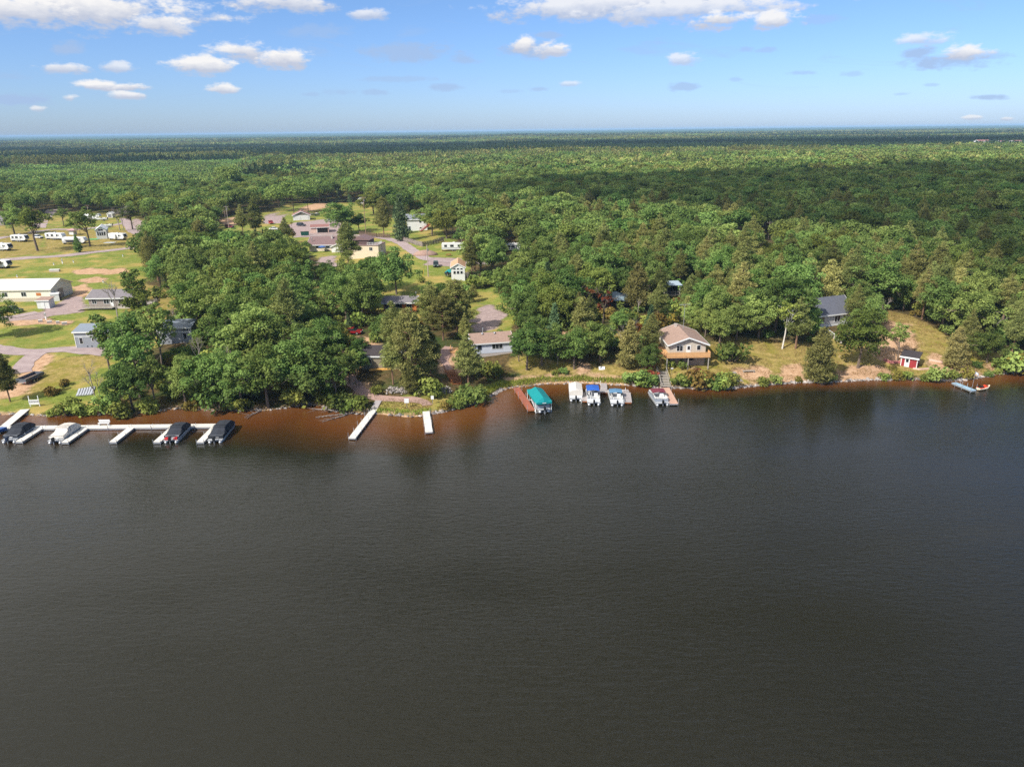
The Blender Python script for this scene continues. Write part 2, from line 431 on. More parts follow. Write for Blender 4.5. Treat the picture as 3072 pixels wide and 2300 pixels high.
# ------------------------------------------------------------------ lake
lx = np.concatenate([-np.geomspace(20000, 200, 30)[:-1], np.arange(-200, 240, 2.0), np.geomspace(240, 20000, 30)])
ly = np.concatenate([np.array([-4000, -1500, -500, -150, -50, 0, 20, 40, 60]), np.arange(66, 230, 1.6), np.geomspace(232, 4000, 12)])
LX, LY = np.meshgrid(lx, ly)
dd = shore_dist(LX.ravel(), LY.ravel())
sl = np.interp(LX.ravel(), [-90, -60, -40, -20, 0, 15, 40, 80, 140], [13, 15, 19, 16, 16, 9, 6, 6.5, 8.])
shoal = np.clip(-dd / sl + (hash_noise(LX.ravel(), LY.ravel(), 14.) - .5) * .35, 0, 1.2)
a = np.arange(LX.size).reshape(LX.shape)
lf = np.stack([a[:-1, :-1], a[:-1, 1:], a[1:, 1:], a[1:, :-1]], -1).reshape(-1, 4)
def water_mat():
    m, n, b, out = new_mat('lake_water')
    tc = n.n('ShaderNodeTexCoord').outputs['Object']
    at = n.n('ShaderNodeAttribute'); at.attribute_name = 'depth'
    cr = n.n('ShaderNodeValToRGB'); e = cr.color_ramp.elements
    e[0].position = 0; e[0].color = (*WATER_C[0], 1); e[1].position = 1.0; e[1].color = (*WATER_C[3], 1)
    x = e.new(.3); x.color = (*WATER_C[1], 1); x = e.new(.62); x.color = (*WATER_C[2], 1)
    n.l(at.outputs['Fac'], cr.inputs[0]); n.l(cr.outputs[0], b.inputs['Base Color'])
    b.inputs['IOR'].default_value = 1.33; b.inputs['Roughness'].default_value = .08; b.inputs['Specular IOR Level'].default_value = .5
    w1 = n.noise(n.mapping(tc, (.55, 1.7, 1)), 1.0, 4, .6, .6)
    w2 = n.noise(n.mapping(tc, (1.6, 4.2, 1)), 1.0, 3, .6, .4)
    gust = n.rng(n.noise(n.mapping(tc, (.012, .03, 1)), 1.0, 3), .38, .64, .4, 1.5)
    hgt = n.math('MULTIPLY', n.math('ADD', n.math('MULTIPLY', w1, .7), n.math('MULTIPLY', w2, .3)), gust)
    bp = n.n('ShaderNodeBump'); bp.inputs['Strength'].default_value = .5; bp.inputs['Distance'].default_value = .2
    n.l(hgt, bp.inputs['Height']); n.l(bp.outputs[0], b.inputs['Normal'])
    return m
WATER_C = [(.14, .056, .017), (.105, .036, .008), (.048, .023, .007), (.0142, .0134, .0070)]
me = np_mesh('lake', np.stack([LX.ravel(), LY.ravel(), LX.ravel() * 0], -1), lf, water_mat(), {'depth': ('FLOAT', 'POINT', shoal)}, True)
lake = bpy.data.objects.new('lake', me); COL.objects.link(lake); tag(lake, kind='structure')

# ------------------------------------------------------------------ sun, sky, haze, clouds
SUN_EL = R(43); SUN_AZ = math.atan2(-.74, -.67)       # direction towards the sun (x, y)
sd = np.array([math.sin(SUN_AZ) * math.cos(SUN_EL), math.cos(SUN_AZ) * math.cos(SUN_EL), math.sin(SUN_EL)])
sl_ = bpy.data.lights.new('sun', 'SUN'); sl_.energy = 5.0; sl_.angle = R(.5); sl_.color = (1, .95, .87)
so = bpy.data.objects.new('sun', sl_); COL.objects.link(so)
so.rotation_euler = Vector(sd).to_track_quat('Z', 'Y').to_euler(); so.location = (0, 0, 300)
wd_ = bpy.data.worlds.new('World'); SC.world = wd_; wd_.use_nodes = True
wd_.node_tree.nodes.clear(); n = NT(wd_.node_tree)
out = n.n('ShaderNodeOutputWorld'); bg = n.n('ShaderNodeBackground'); n.l(bg.outputs[0], out.inputs[0])
sky = n.n('ShaderNodeTexSky'); sky.sky_type = 'NISHITA'; sky.sun_disc = False
sky.sun_elevation = SUN_EL; sky.sun_rotation = SUN_AZ % (2 * math.pi); sky.air_density = 1.0; sky.dust_density = .4; sky.ozone_density = 1.6; sky.altitude = 100
gen = n.n('ShaderNodeTexCoord').outputs['Generated']
sp = n.n('ShaderNodeSeparateXYZ'); n.l(gen, sp.inputs[0])
az = n.math('ARCTAN2', sp.outputs[0], sp.outputs[1]); el = n.math('ARCSINE', sp.outputs[2])
cmb = n.n('ShaderNodeCombineXYZ'); n.l(az, cmb.inputs[0]); n.l(el, cmb.inputs[1])
AE = cmb.outputs[0]
# cumulus clouds: (px, py, rx, ry, whiteness) in the photograph, turned into directions of the sky
CLOUDS = [(230,20,330,62,1.0),(470,70,80,45,.95),(60,25,200,50,1.0),(860,8,150,32,.9),(1110,42,52,17,.75),(730,155,78,32,1.0),(850,175,70,30,1.0),(610,196,92,28,1.0),
 (195,204,75,18,.85),(345,202,50,18,.7),(200,150,44,24,.45),(300,258,66,15,1.0),(390,262,60,14,1.0),(385,285,46,12,.9),(666,266,36,18,.95),(210,296,26,14,.85),(70,300,90,16,.4),
 (115,328,24,10,.7),(1230,160,110,30,.35),(1390,178,45,15,.3),(1190,238,90,10,.2),(1345,262,52,12,.3),(930,284,26,7,.2),(1020,276,40,10,.2),(1130,278,36,9,.25),
 (1570,135,34,26,1.0),(1660,150,52,22,.95),(1600,150,80,24,.5),(1780,20,260,46,.85),(2060,28,300,44,.8),(2160,60,92,30,1.0),(2325,62,62,28,.95),(1980,8,420,34,.85),
 (2052,178,44,20,.7),(2400,220,36,9,.25),(2050,262,40,13,.3),(1705,252,36,10,.55),(2210,240,22,8,.2),(2760,122,66,22,.7),(2890,160,74,26,.95),(2870,180,120,22,.45),(2760,155,50,18,.4),
 (2240,148,22,8,.25),(2300,150,28,8,.25),(2560,222,26,8,.2),(2790,255,26,6,.2),(2960,292,44,9,.35),(2920,353,28,7,.7),(3020,357,24,7,.7),(2700,282,30,6,.2),(1640,105,40,12,.3),(960,96,80,22,.22),(2470,58,60,14,.2),(1530,275,30,6,.15),(1620,268,26,7,.25)]
nz = n.noise(n.mapping(AE, (20, 44, 1)), 1.0, 7, .6)
nz2 = n.noise(n.mapping(AE, (60, 130, 1)), 1.0, 5, .6)
warp = n.math('ADD', n.math('MULTIPLY', n.math('SUBTRACT', nz, .5), 2.2), n.math('MULTIPLY', n.math('SUBTRACT', nz2, .5), 1.25))
def dir_ae(px, py):
    d = ray(px, py); return math.atan2(d[0], d[1]), math.atan2(d[2], math.hypot(d[0], d[1]))
acc = lit = accg = None
def mx(a, b): return b if a is None else n.math('MAXIMUM', a, b)
for px, py, rx, ry, wh in CLOUDS:
    a0, e0 = dir_ae(px, py); a1, _ = dir_ae(px + rx, py); _, e1 = dir_ae(px, py - ry)
    ra, re = abs(a1 - a0) * 1.35, abs(e1 - e0) * 1.22
    vm = n.n('ShaderNodeVectorMath'); vm.operation = 'MULTIPLY_ADD'; n.l(AE, vm.inputs[0])
    vm.inputs[1].default_value = (1 / ra, 1 / re, 0); vm.inputs[2].default_value = (-a0 / ra, -e0 / re, 0)
    ln = n.n('ShaderNodeVectorMath'); ln.operation = 'LENGTH'; n.l(vm.outputs[0], ln.inputs[0])
    q = n.math('ADD', ln.outputs['Value'], warp)
    if wh <= .5: accg = mx(accg, n.math('MULTIPLY', n.rng(q, 1.08, .35, 0, 1, True), min(wh * 2.2, .85))); continue
    v = n.math('MULTIPLY', n.rng(q, 1.04, .4, 0, 1, True), wh); acc = mx(acc, v)
    sx = n.n('ShaderNodeSeparateXYZ'); n.l(vm.outputs[0], sx.inputs[0])
    lit = mx(lit, n.math('MULTIPLY', v, n.rng(n.math('ADD', sx.outputs[1], n.math('MULTIPLY', warp, -.55)), -.55, .45)))
wsp = n.math('MULTIPLY', n.rng(n.noise(n.mapping(AE, (7, 34, 1)), 1.0, 6, .62, .8), .56, .72, 0, .4, True), n.rng(el, .015, .06))
accg = n.math('MAXIMUM', accg, wsp)
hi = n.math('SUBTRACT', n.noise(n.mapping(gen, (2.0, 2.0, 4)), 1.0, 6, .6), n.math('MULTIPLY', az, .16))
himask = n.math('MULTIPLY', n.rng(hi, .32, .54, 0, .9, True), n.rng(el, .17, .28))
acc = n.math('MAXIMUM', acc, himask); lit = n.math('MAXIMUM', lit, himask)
cl = n.mix(n.rng(n.math('DIVIDE', lit, n.math('MAXIMUM', acc, .05)), .15, .85), (5.6, 6.1, 7.4), (9.6, 9.5, 9.5))
skc = n.mix(1.0, sky.outputs[0], n.mix(n.rng(el, -.02, .22), (.74, 1.0, 1.74), (.78, 1.03, 1.38)), 'MULTIPLY')
skc = n.mix(accg, skc, (4.0, 5.5, 8.2))
cl = n.mix(n.math('MULTIPLY', himask, .9), cl, (13.0, 12.9, 12.6))  # cloud cover above the view, brightened to lift shadows and the lake's reflection
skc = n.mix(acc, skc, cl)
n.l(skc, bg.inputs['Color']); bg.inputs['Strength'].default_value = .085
SC.view_settings.view_transform = 'Standard'; SC.view_settings.look = 'None'; SC.view_settings.exposure = 0.22; SC.view_settings.gamma = 1
wd_.cycles.sampling_method = 'MANUAL'; wd_.cycles.sample_map_resolution = 512
SC.cycles.max_bounces = 6; SC.cycles.diffuse_bounces = 2; SC.cycles.glossy_bounces = 2; SC.cycles.transmission_bounces = 3; SC.cycles.volume_bounces = 0; SC.cycles.transparent_max_bounces = 6
SC.cycles.use_denoising = False

# haze: one box of even, thin air round camera and land
hz = MB().span(-32000, 32000, -5000, 34000, -6, 60).build('haze', None)
hm = bpy.data.materials.new('haze_air'); hm.use_nodes = True; hm.node_tree.nodes.clear(); q = NT(hm.node_tree)
o_ = q.n('ShaderNodeOutputMaterial'); pv = q.n('ShaderNodeVolumePrincipled'); q.l(pv.outputs[0], o_.inputs['Volume'])
pv.inputs['Color'].default_value = (.46, .71, 1, 1); pv.inputs['Density'].default_value = 8e-5; pv.inputs['Anisotropy'].default_value = -.1
hz.data.materials.append(hm); tag(hz, kind='stuff')

# two drifting clouds high over the lake: their shadows darken the woods on the far right
MCl = mat('cloud_white', (.8, .8, .82), .9, .04)
_t = MCl.node_tree; _q = NT(_t); _o = [x for x in _t.nodes if x.type == 'OUTPUT_MATERIAL'][0]; _p = [x for x in _t.nodes if x.type == 'BSDF_PRINCIPLED'][0]
_tr = _q.n('ShaderNodeBsdfTransparent'); _mx = _q.n('ShaderNodeMixShader'); _mx.inputs[0].default_value = .42; _q.l(_p.outputs[0], _mx.inputs[1]); _q.l(_tr.outputs[0], _mx.inputs[2]); _q.l(_mx.outputs[0], _o.inputs[0])
def cloud_over(px, py, alt, rx, ry, seed, ang=0.0):
    g = P(px, py); c = g + sd * (alt / sd[2])
    rs = np.random.default_rng(seed); mb = MB()
    nu, nv = 64, 14; rings = []
    for j in range(nv + 1):
        t = j / nv * math.pi; zz = math.cos(t) ; k = max(math.sin(t), .02)
        ring = []
        for i in range(nu):
            a_ = 2 * math.pi * i / nu
            w_ = 1 + .22 * math.sin(3 * a_ + seed) + .16 * math.sin(5 * a_ + 2 * seed) + .10 * math.sin(9 * a_ + seed * 3) + .07 * math.sin(17 * a_ + seed)
            lx_, ly_ = rx * k * w_ * math.cos(a_), ry * k * w_ * math.sin(a_)
            ring.append((lx_ * math.cos(ang) - ly_ * math.sin(ang), lx_ * math.sin(ang) + ly_ * math.cos(ang), zz * (70 if zz > 0 else 18)))
        rings.append(ring)
    o = mb.loft(rings).build('cloud', MCl, None, True); o.location = c; tag(o, kind='structure')
    return o
def cloud_from(outline, alt, thick, seed):
    q = np.array(outline, float)
    for _ in range(2): q = np.stack([q * .75 + np.roll(q, -1, 0) * .25, q * .25 + np.roll(q, -1, 0) * .75], 1).reshape(-1, 2)
    seg = np.r_[0, np.cumsum(np.linalg.norm(np.roll(q, -1, 0) - q, axis=1))]; s_ = np.linspace(0, seg[-1], 220, endpoint=False); qq = np.r_[q, q[:1]]
    q = np.stack([np.interp(s_, seg, qq[:, 0]), np.interp(s_, seg, qq[:, 1])], -1); c = q.mean(0); d = q - c
    w_ = 1 + .12 * (hash_noise(q[:, 0], q[:, 1], 60.) - .5) + .07 * (hash_noise(q[:, 0] + 9, q[:, 1], 22.) - .5)
    d = d * w_[:, None]; rings = []
    for j in range(13):
        t = j / 12 * math.pi; k = max(math.sin(t), .02) ** .6; zz = math.cos(t)
        rings.append([(x * k, y * k, zz * (thick if zz > 0 else 15)) for x, y in d])
    o = MB().loft(rings).build('cloud', MCl, None, True); o.location = Vector((c[0], c[1], 5)) + Vector(sd) * (alt / sd[2]); tag(o, kind='structure')
cloud_from([(-70,480),(25,410),(95,340),(140,275),(138,205),(210,150),(420,240),(640,450),(760,640),(640,740),(420,700),(220,640),(60,570)], 750, 80, 3)
cloud_over(2500, 437, 900, 900, 240, 5)
# ================================================================== trees
def leaf_mat(name, dark, light, accent=None, acc_amt=0.0, transl=.28):
    m = bpy.data.materials.new(name); m.use_nodes = True; t = m.node_tree; t.nodes.clear(); n = NT(t)
    out = n.n('ShaderNodeOutputMaterial')
    oi = n.n('ShaderNodeObjectInfo'); at = n.n('ShaderNodeAttribute'); at.attribute_name = 'tint'
    v = n.math('ADD', n.math('MULTIPLY', at.outputs['Fac'], .62), n.math('MULTIPLY', oi.outputs['Random'], .38))
    c = n.mix(v, dark, light)
    if accent:
        r2 = n.math('FRACT', n.math('MULTIPLY', oi.outputs['Random'], 17.3))
        c = n.mix(n.math('MULTIPLY', n.math('GREATER_THAN', r2, 1 - acc_amt), .75), c, accent)
    hs = n.n('ShaderNodeHueSaturation'); n.l(c, hs.inputs['Color'])
    r3 = n.math('FRACT', n.math('MULTIPLY', oi.outputs['Random'], 7.77))
    n.l(n.rng(r3, 0, 1, .468, .516), hs.inputs['Hue']); n.l(n.rng(n.math('FRACT', n.math('MULTIPLY', oi.outputs['Random'], 31.7)), 0, 1, .64, 1.32), hs.inputs['Value'])
    d = n.n('ShaderNodeBsdfDiffuse'); tr = n.n('ShaderNodeBsdfTranslucent'); mx = n.n('ShaderNodeMixShader')
    n.l(hs.outputs[0], d.inputs[0]); n.l(hs.outputs[0], tr.inputs[0]); mx.inputs[0].default_value = transl
    n.l(d.outputs[0], mx.inputs[1]); n.l(tr.outputs[0], mx.inputs[2]); n.l(mx.outputs[0], out.inputs[0])
    return m
L_OAK = leaf_mat('oak_leaf', (0.0677, 0.1339, 0.0303), (0.2843, 0.3828, 0.1056), (.16, .19, .04), .12)
L_PINE = leaf_mat('pine_needle', (0.1068, 0.1400, 0.0404), (0.3549, 0.3596, 0.1178), None, 0, .15)
L_YOUNG = leaf_mat('young_pine_needle', (.16,.26,.065), (.33,.46,.13), None, 0, .15)
L_SPR = leaf_mat('spruce_needle', (0.0534, 0.0952, 0.0426), (0.1512, 0.2170, 0.1001), None, 0, .1)
L_DARK = leaf_mat('dark_pine_needle', (0.032, 0.064, 0.03), (0.08, 0.125, 0.052), None, 0, .1)
L_BIR = leaf_mat('birch_leaf', (0.1425, 0.2128, 0.0426), (0.3549, 0.4216, 0.1060))
L_YEL = leaf_mat('turning_leaf', (.150, .130, .020), (.330, .270, .050))
L_RED = leaf_mat('dry_red_leaf', (.150, .048, .020), (.330, .120, .055))
L_SHR = leaf_mat('shrub_leaf', (0.1187, 0.1736, 0.0372), (0.3680, 0.4216, 0.1001), (.28, .20, .05), .22)
L_CED = leaf_mat('cedar_leaf', (0.1781, 0.1904, 0.0532), (0.4338, 0.4092, 0.1414), None, 0, .15)
BARK = mat('bark', srgb(112, 98, 86), .9, .35, 2.0)
BARK_P = mat('pine_bark', srgb(134, 104, 84), .9, .35, 2.0)
BARK_W = mat('birch_bark', srgb(214, 208, 198), .8, .25, 3.0)
BARK_D = mat('dead_wood', srgb(150, 140, 132), .9, .25, 2.0)

def cloud_leaves(clumps, per_m2, size, rs, spike=0.0, aspect=.75, up=.35):
    """leaf-sized kites spread over and in the clumps (cx,cy,cz,rx,ry,rz,tint)"""
    V, T = [], []
    for c in clumps:
        cx, cy, cz, rx, ry, rz, tint = c
        area = 4 * math.pi * ((rx * ry) ** .8 + (rx * rz) ** .8 + (ry * rz) ** .8) / 3
        k = max(6, int(area * per_m2))
        d = rs.normal(size=(k, 3)); d /= np.linalg.norm(d, axis=1)[:, None]
        d[:, 2] = np.where((d[:, 2] < -.3) & (rs.random(k) < .6), -d[:, 2], d[:, 2])
        rad = np.where(rs.random(k) < .72, rs.uniform(.85, 1.12, k), rs.uniform(.35, .9, k))
        p = np.array([cx, cy, cz]) + d * rad[:, None] * np.array([rx, ry, rz])
        if spike:
            ax = d * .8 + rs.normal(size=(k, 3)) * .45 + np.array([0, 0, .35]); ax /= np.linalg.norm(ax, axis=1)[:, None]
            nn = np.cross(ax, rs.normal(size=(k, 3))); nn /= np.linalg.norm(nn, axis=1)[:, None] + 1e-9
            w = nn
        else:
            nn = d * .75 + rs.normal(size=(k, 3)) * .5 + np.array([0, 0, up]); nn /= np.linalg.norm(nn, axis=1)[:, None]
            ax = np.cross(nn, rs.normal(size=(k, 3))); ax /= np.linalg.norm(ax, axis=1)[:, None] + 1e-9
            w = np.cross(nn, ax)
        s = size * rs.uniform(.6, 1.35, k)[:, None]
        a = p - ax * s * .5; b = p + ax * s * .62; e = p + ax * s * .08
        V.append(np.stack([a, e + w * s * aspect * .5, b, e - w * s * aspect * .5], 1).reshape(-1, 3))
        T.append(np.repeat(np.clip(tint + rs.normal(size=k) * .13, 0, 1), 4))
    V = np.concatenate(V); T = np.concatenate(T)
    return V, np.arange(len(V)).reshape(-1, 4), T
def crown_mesh(name, m, clumps, per_m2, size, seed, **kw):
    v, f, t = cloud_leaves(clumps, per_m2, size, np.random.default_rng(seed), **kw)
    return np_mesh(name, v, f, m, {'tint': ('FLOAT', 'POINT', t)})
def wood_mesh(name, segs, m, n=6):
    mb = MB()
    for p, q, r0, r1 in segs: mb.tube(p, q, r0, r1, n)
    me = bpy.data.meshes.new(name); me.from_pydata(mb.v, [], mb.f); me.update(); me.materials.append(m)
    return me
def U(rs, a, b): return float(rs.uniform(a, b))
def oak_parts(seed, h=13., cr=5.4, base=.33, fine=1.0, leaf=L_OAK, bark=BARK, nclump=46, name='oak', cmin=.6, cmax=1.3):
    rs = np.random.default_rng(seed); clumps = []; segs = []
    zc, rz = h * (base + 1) / 2, h * (1 - base) / 2
    lean = rs.normal(size=2) * .35
    k = 0
    lobes = [(rs.normal(), rs.normal(), U(rs, .8, 1.25)) for _ in range(4)]
    while k < nclump:
        d = rs.normal(size=3); d /= np.linalg.norm(d)
        if d[2] < -.8: continue
        r = U(rs, .55, .98) if k > nclump * .25 else U(rs, .15, .6)
        sc = 1 + .22 * math.sin(3 * math.atan2(d[1], d[0]) + seed) + .17 * rs.normal()
        px, py, pz = d[0] * cr * r * sc, d[1] * cr * r * sc, zc + d[2] * rz * r * (.9 + .15 * rs.normal())
        cs = U(rs, cmin, cmax) * cr / 5.4
        pz = min(pz, h - cs * .6)
        clumps.append((px + lean[0], py + lean[1], pz, cs * 1.15, cs * 1.15, cs * .82, U(rs, .15, .85))); k += 1
    tr = .022 * h * min(1, .35 + .65 * cr / 5.2)
    top = Vector((lean[0] * .6, lean[1] * .6, h * .62)); mid = Vector((lean[0] * .2 + .2 * rs.normal(), lean[1] * .2, h * .3))
    segs += [((0, 0, -.6), mid, tr * 1.15, tr * .85), (mid, top, tr * .85, tr * .4)]
    for c in sorted(clumps, key=lambda q: -math.hypot(q[0], q[1]))[:13]:
        t = U(rs, .0, .9); st = mid.lerp(top, t); en = Vector(c[:3]); md = st.lerp(en, .5) + Vector((0, 0, U(rs, -.3, .6)))
        segs += [(st, md, tr * .42, tr * .26), (md, en, tr * .26, tr * .08)]
    for _ in range(9):
        c = clumps[int(rs.integers(len(clumps)))]; a_ = Vector(c[:3]); o_ = Vector((c[0], c[1], (c[2] - zc) * .6)).normalized(); e_ = a_ + o_ * U(rs, .9, 1.9) + Vector(rs.normal(size=3)) * .35
        segs += [(a_.lerp(top, .4), a_, .05, .035), (a_, e_, .035, .012), (a_.lerp(e_, .5), e_ + Vector(rs.normal(size=3)) * .6, .025, .01)]
    cm = crown_mesh(name + '_crown', leaf, clumps, 4.3 * fine, .56 / math.sqrt(fine), seed + 1)
    return cm, wood_mesh(name + '_trunk', segs, bark)
def pine_parts(seed, h=16., cr=3.6, base=.38, fine=1.0, leaf=L_PINE, bark=BARK_P, taper=.75, name='pine', droop=0.0, gaps=.12, limb=.2, csk=1.0):
    rs = np.random.default_rng(seed); clumps, segs = [], []
    tr = .017 * h; bend = rs.normal(size=2) * .25
    def ctr(z): return Vector((bend[0] * (z / h) ** 2, bend[1] * (z / h) ** 2, z))
    segs += [((0, 0, -.6), ctr(h * .5), tr, tr * .7), (ctr(h * .5), ctr(h * .96), tr * .7, tr * .15)]
    z = h * base; ph = 0
    while z < h * .985:
        u = (z / h - base) / (1 - base)
        rr = cr * (max(1 - u, .02) ** taper) * min(1, .5 + u * 3.4) * U(rs, .8, 1.12)
        nb = max(3, int(5 + rr * .9)); ph += rs.random() * 3
        for b in range(nb):
            if rs.random() < gaps: continue
            a = ph + 2 * math.pi * b / nb + rs.normal() * .2; L = rr * U(rs, .7, 1.12)
            st = ctr(z - .3); en = Vector((st.x + math.cos(a) * L, st.y + math.sin(a) * L, z + L * (.12 - droop) + rs.normal() * .25))
            segs.append((st, en, tr * limb, tr * limb * .3))
            cs = max(.42, min(1.15, .30 * rr + .35)) * csk
            for q in ((1.0, .78, .55) if csk < 1 and rr > 2.2 else (1.0, .58) if rr > 1.3 else (.9,)):
                pp = st.lerp(en, q)
                clumps.append((pp.x, pp.y, pp.z + .15, cs * U(rs, .8, 1.2), cs * U(rs, .8, 1.2), cs * .62, U(rs, .2, .85)))
        z += max(.55, .085 * h * (1 - .45 * u))
    tp = ctr(h * .97); clumps.append((tp.x, tp.y, tp.z, .35, .35, .6, .8))
    cm = crown_mesh(name + '_crown', leaf, clumps, 8.0 * fine, .58 / math.sqrt(fine), seed + 1, spike=1, aspect=.34)
    return cm, wood_mesh(name + '_trunk', segs, bark, 5)
def spruce_parts(seed, h=10., cr=2.2, base=.05, fine=1.0, leaf=L_SPR, name='spruce'):
    return pine_parts(seed, h, cr, base, fine, leaf, BARK, .95, name, .28, .03)
def bush_parts(seed, h=2.2, cr=1.5, fine=1.0, leaf=L_SHR, n=16, name='shrub', per=7.0):
    rs = np.random.default_rng(seed); cl = []; segs = []
    for k in range(n):
        a = U(rs, 0, 6.28); r = cr * math.sqrt(rs.random()) * .8; z = h * U(rs, .15, .85) * (1 - .45 * (r / cr) ** 2)
        cs = U(rs, .3, .55) * min(cr, h * .6)
        cl.append((r * math.cos(a), r * math.sin(a), z, cs, cs, cs * .8, U(rs, .1, .9)))
        segs.append(((0, 0, -.2), (r * .8 * math.cos(a), r * .8 * math.sin(a), z), .04, .015))
    return crown_mesh(name + '_crown', leaf, cl, per * fine, .36 / math.sqrt(fine), seed + 1), wood_mesh(name + '_stems', segs, BARK, 4)
def bare_parts(seed, h=10., name='bare', spread=.5, lv=4, leafy=None):
    rs = np.random.default_rng(seed); segs = []; tips = []
    def grow(p, d, L, r, k):
        q = p + d * L; segs.append((p, q, r, r * .62)); 
        if k == 0: tips.append(q); return
        for _ in range(3 if k > 1 else 4):
            dd = (d + Vector(rs.normal(size=3)) * spread + Vector((0, 0, .12))).normalized()
            grow(p.lerp(q, U(rs, .55, 1)), dd, L * U(rs, .5, .78), r * .55, k - 1)
    grow(Vector((0, 0, -.4)), Vector((rs.normal() * .06, rs.normal() * .06, 1)).normalized(), h * .42, h * .016, lv)
    return None, wood_mesh(name + '_branches', segs, BARK_D, 4), tips

PROTO = {}
def reg(kind, items): PROTO[kind] = items
reg('oak', [oak_parts(100 + i, 13, 5.2, .14 + .04 * (i % 3), 1.9, nclump=92 + 6 * (i % 3)) for i in range(7)])
reg('slim_oak', [oak_parts(150 + i, 13, 3.3, .36, 1.9, nclump=50) for i in range(4)])
reg('pine', [pine_parts(200 + i, 16, 3.7, .26 + .06 * (i % 3), 1.35, taper=.7 + .1 * (i % 3)) for i in range(6)])
reg('big_pine', [pine_parts(270 + i, 16, 5.4, .10 + .06 * i, 1.4, taper=.5, gaps=.24, limb=.3, csk=.7) for i in range(3)])
reg('cedar', [pine_parts(250 + i, 12, 3.2, .05, 1.1, L_CED, BARK, .62, 'cedar', -.1, .15) for i in range(3)])
reg('spruce', [spruce_parts(300 + i, 10, 2.1) for i in range(3)])
reg('young_pine', [pine_parts(320 + i, 8, 1.9, .06, .8, L_YOUNG, BARK_P, .85, 'young_pine') for i in range(2)])
reg('birch', [oak_parts(340 + i, 12, 2.6, .38, 1.4, L_BIR, BARK_W, 34, 'birch') for i in range(2)])
reg('yellow', [oak_parts(360, 7, 2.4, .15, 1.4, L_YEL, BARK, 18, 'yellow')])
reg('red', [oak_parts(365, 6, 1.8, .3, 1.4, L_RED, BARK, 10, 'red')])
reg('shrub', [bush_parts(400 + i, 2.2, 1.5) for i in range(5)])
reg('green_shrub', [bush_parts(420 + i, 2.4, 1.7, 1.0, L_OAK) for i in range(3)])
reg('red_shrub', [bush_parts(430, 1.6, 1.0, 1.0, L_RED, 10)])
_b = [bare_parts(500 + i, 10, spread=.42 + .06 * i) for i in range(3)]
reg('bare', [(None, b[1]) for b in _b])
PH = {'big_pine': 16, 'oak': 13, 'slim_oak': 13, 'pine': 16, 'cedar': 12, 'spruce': 10, 'young_pine': 8, 'birch': 12, 'yellow': 7, 'red': 6, 'shrub': 2.2, 'green_shrub': 2.4, 'red_shrub': 1.6, 'bare': 10}
PRAD = {'big_pine': 5.0, 'oak': 5.2, 'slim_oak': 3.3, 'pine': 3.6, 'cedar': 2.9, 'spruce': 2.0, 'young_pine': 1.7, 'birch': 2.6, 'yellow': 2.4, 'red': 1.8, 'shrub': 1.5, 'green_shrub': 1.7, 'red_shrub': 1.0, 'bare': 3.5}
NAME = {'big_pine': 'pine_tree', 'oak': 'oak_tree', 'slim_oak': 'oak_tree', 'pine': 'pine_tree', 'cedar': 'cedar_tree', 'spruce': 'spruce_tree', 'young_pine': 'young_pine_tree', 'birch': 'birch_tree', 'yellow': 'yellowing_tree', 'red': 'red_leaved_tree', 'shrub': 'shrub', 'green_shrub': 'shrub', 'red_shrub': 'shrub', 'bare': 'bare_tree'}
TREES = []       # (kind, x, y, z, height, width factor, label)
BLOCK = []       # footprints (x, y, r)
PROT = []        # protected picture parts of things: (x0, y0, x1, y1, depth)
def protect(x0, y0, x1, y1): PROT.append((x0, y0, x1, y1, proj(P((x0 + x1) / 2, y1))[2]))
def plant(kind, px, py, top, label=None, wf=None):
    p = P(px, py); h = tree_h(px, py, top)
    TREES.append((kind, p[0], p[1], p[2], h, wf or 1.0, label))
    BLOCK.append((p[0], p[1], min(PRAD[kind] * h / PH[kind], 3.0)))
def free(x, y, r):
    return all((x - a) ** 2 + (y - b) ** 2 > (r + c) ** 2 for a, b, c in BLOCK)
def hides(x, y, z, h, rad):
    """would the crown cover a protected thing behind it"""
    bx, by, dz = proj((x, y, z)); tx, ty, _ = proj((x, y, z + h)); hw = rad * F / dz
    for x0, y0, x1, y1, dp in PROT:
        if dz < dp + 2 and min(bx, tx) - hw < x1 and max(bx, tx) + hw > x0 and ty < y1 and by > y0: return True
    return False
# ================================================================== builders
GLASS = mat('window_glass', (.02, .026, .032), .08, .3, .6, 0, None, 0, .6)
WHITE = mat('white_trim', (.78, .78, .76), .5, .06)
BLACK = mat('black_plastic', (.016, .016, .018), .45, .3)
RUBBER = mat('tyre_rubber', (.02, .02, .02), .85, .2)
CHROME = mat('grey_metal', (.45, .46, .48), .35, .12, 2, .7)
ALU = mat('aluminium', (.55, .56, .58), .38, .1, 2, .6)
DARKV = mat('shade_and_trim_dark', (.012, .011, .010), .9, .2)  # near black: stands in for shade inside the carport, also dark trim
def roofm(name, c, per=.22): return mat(name, srgb(*c), .9, .22, 2.2, 0, (1, per, .12, .5), .3)
def side(name, c, per=.2): return mat(name, srgb(*c), .65, .08, .6, 0, (2, per, .1, .45))
def boards(name, c, ax=0, per=.16): return mat(name, srgb(*c), .8, .2, 1.2, 0, (ax, per, .1, .6))
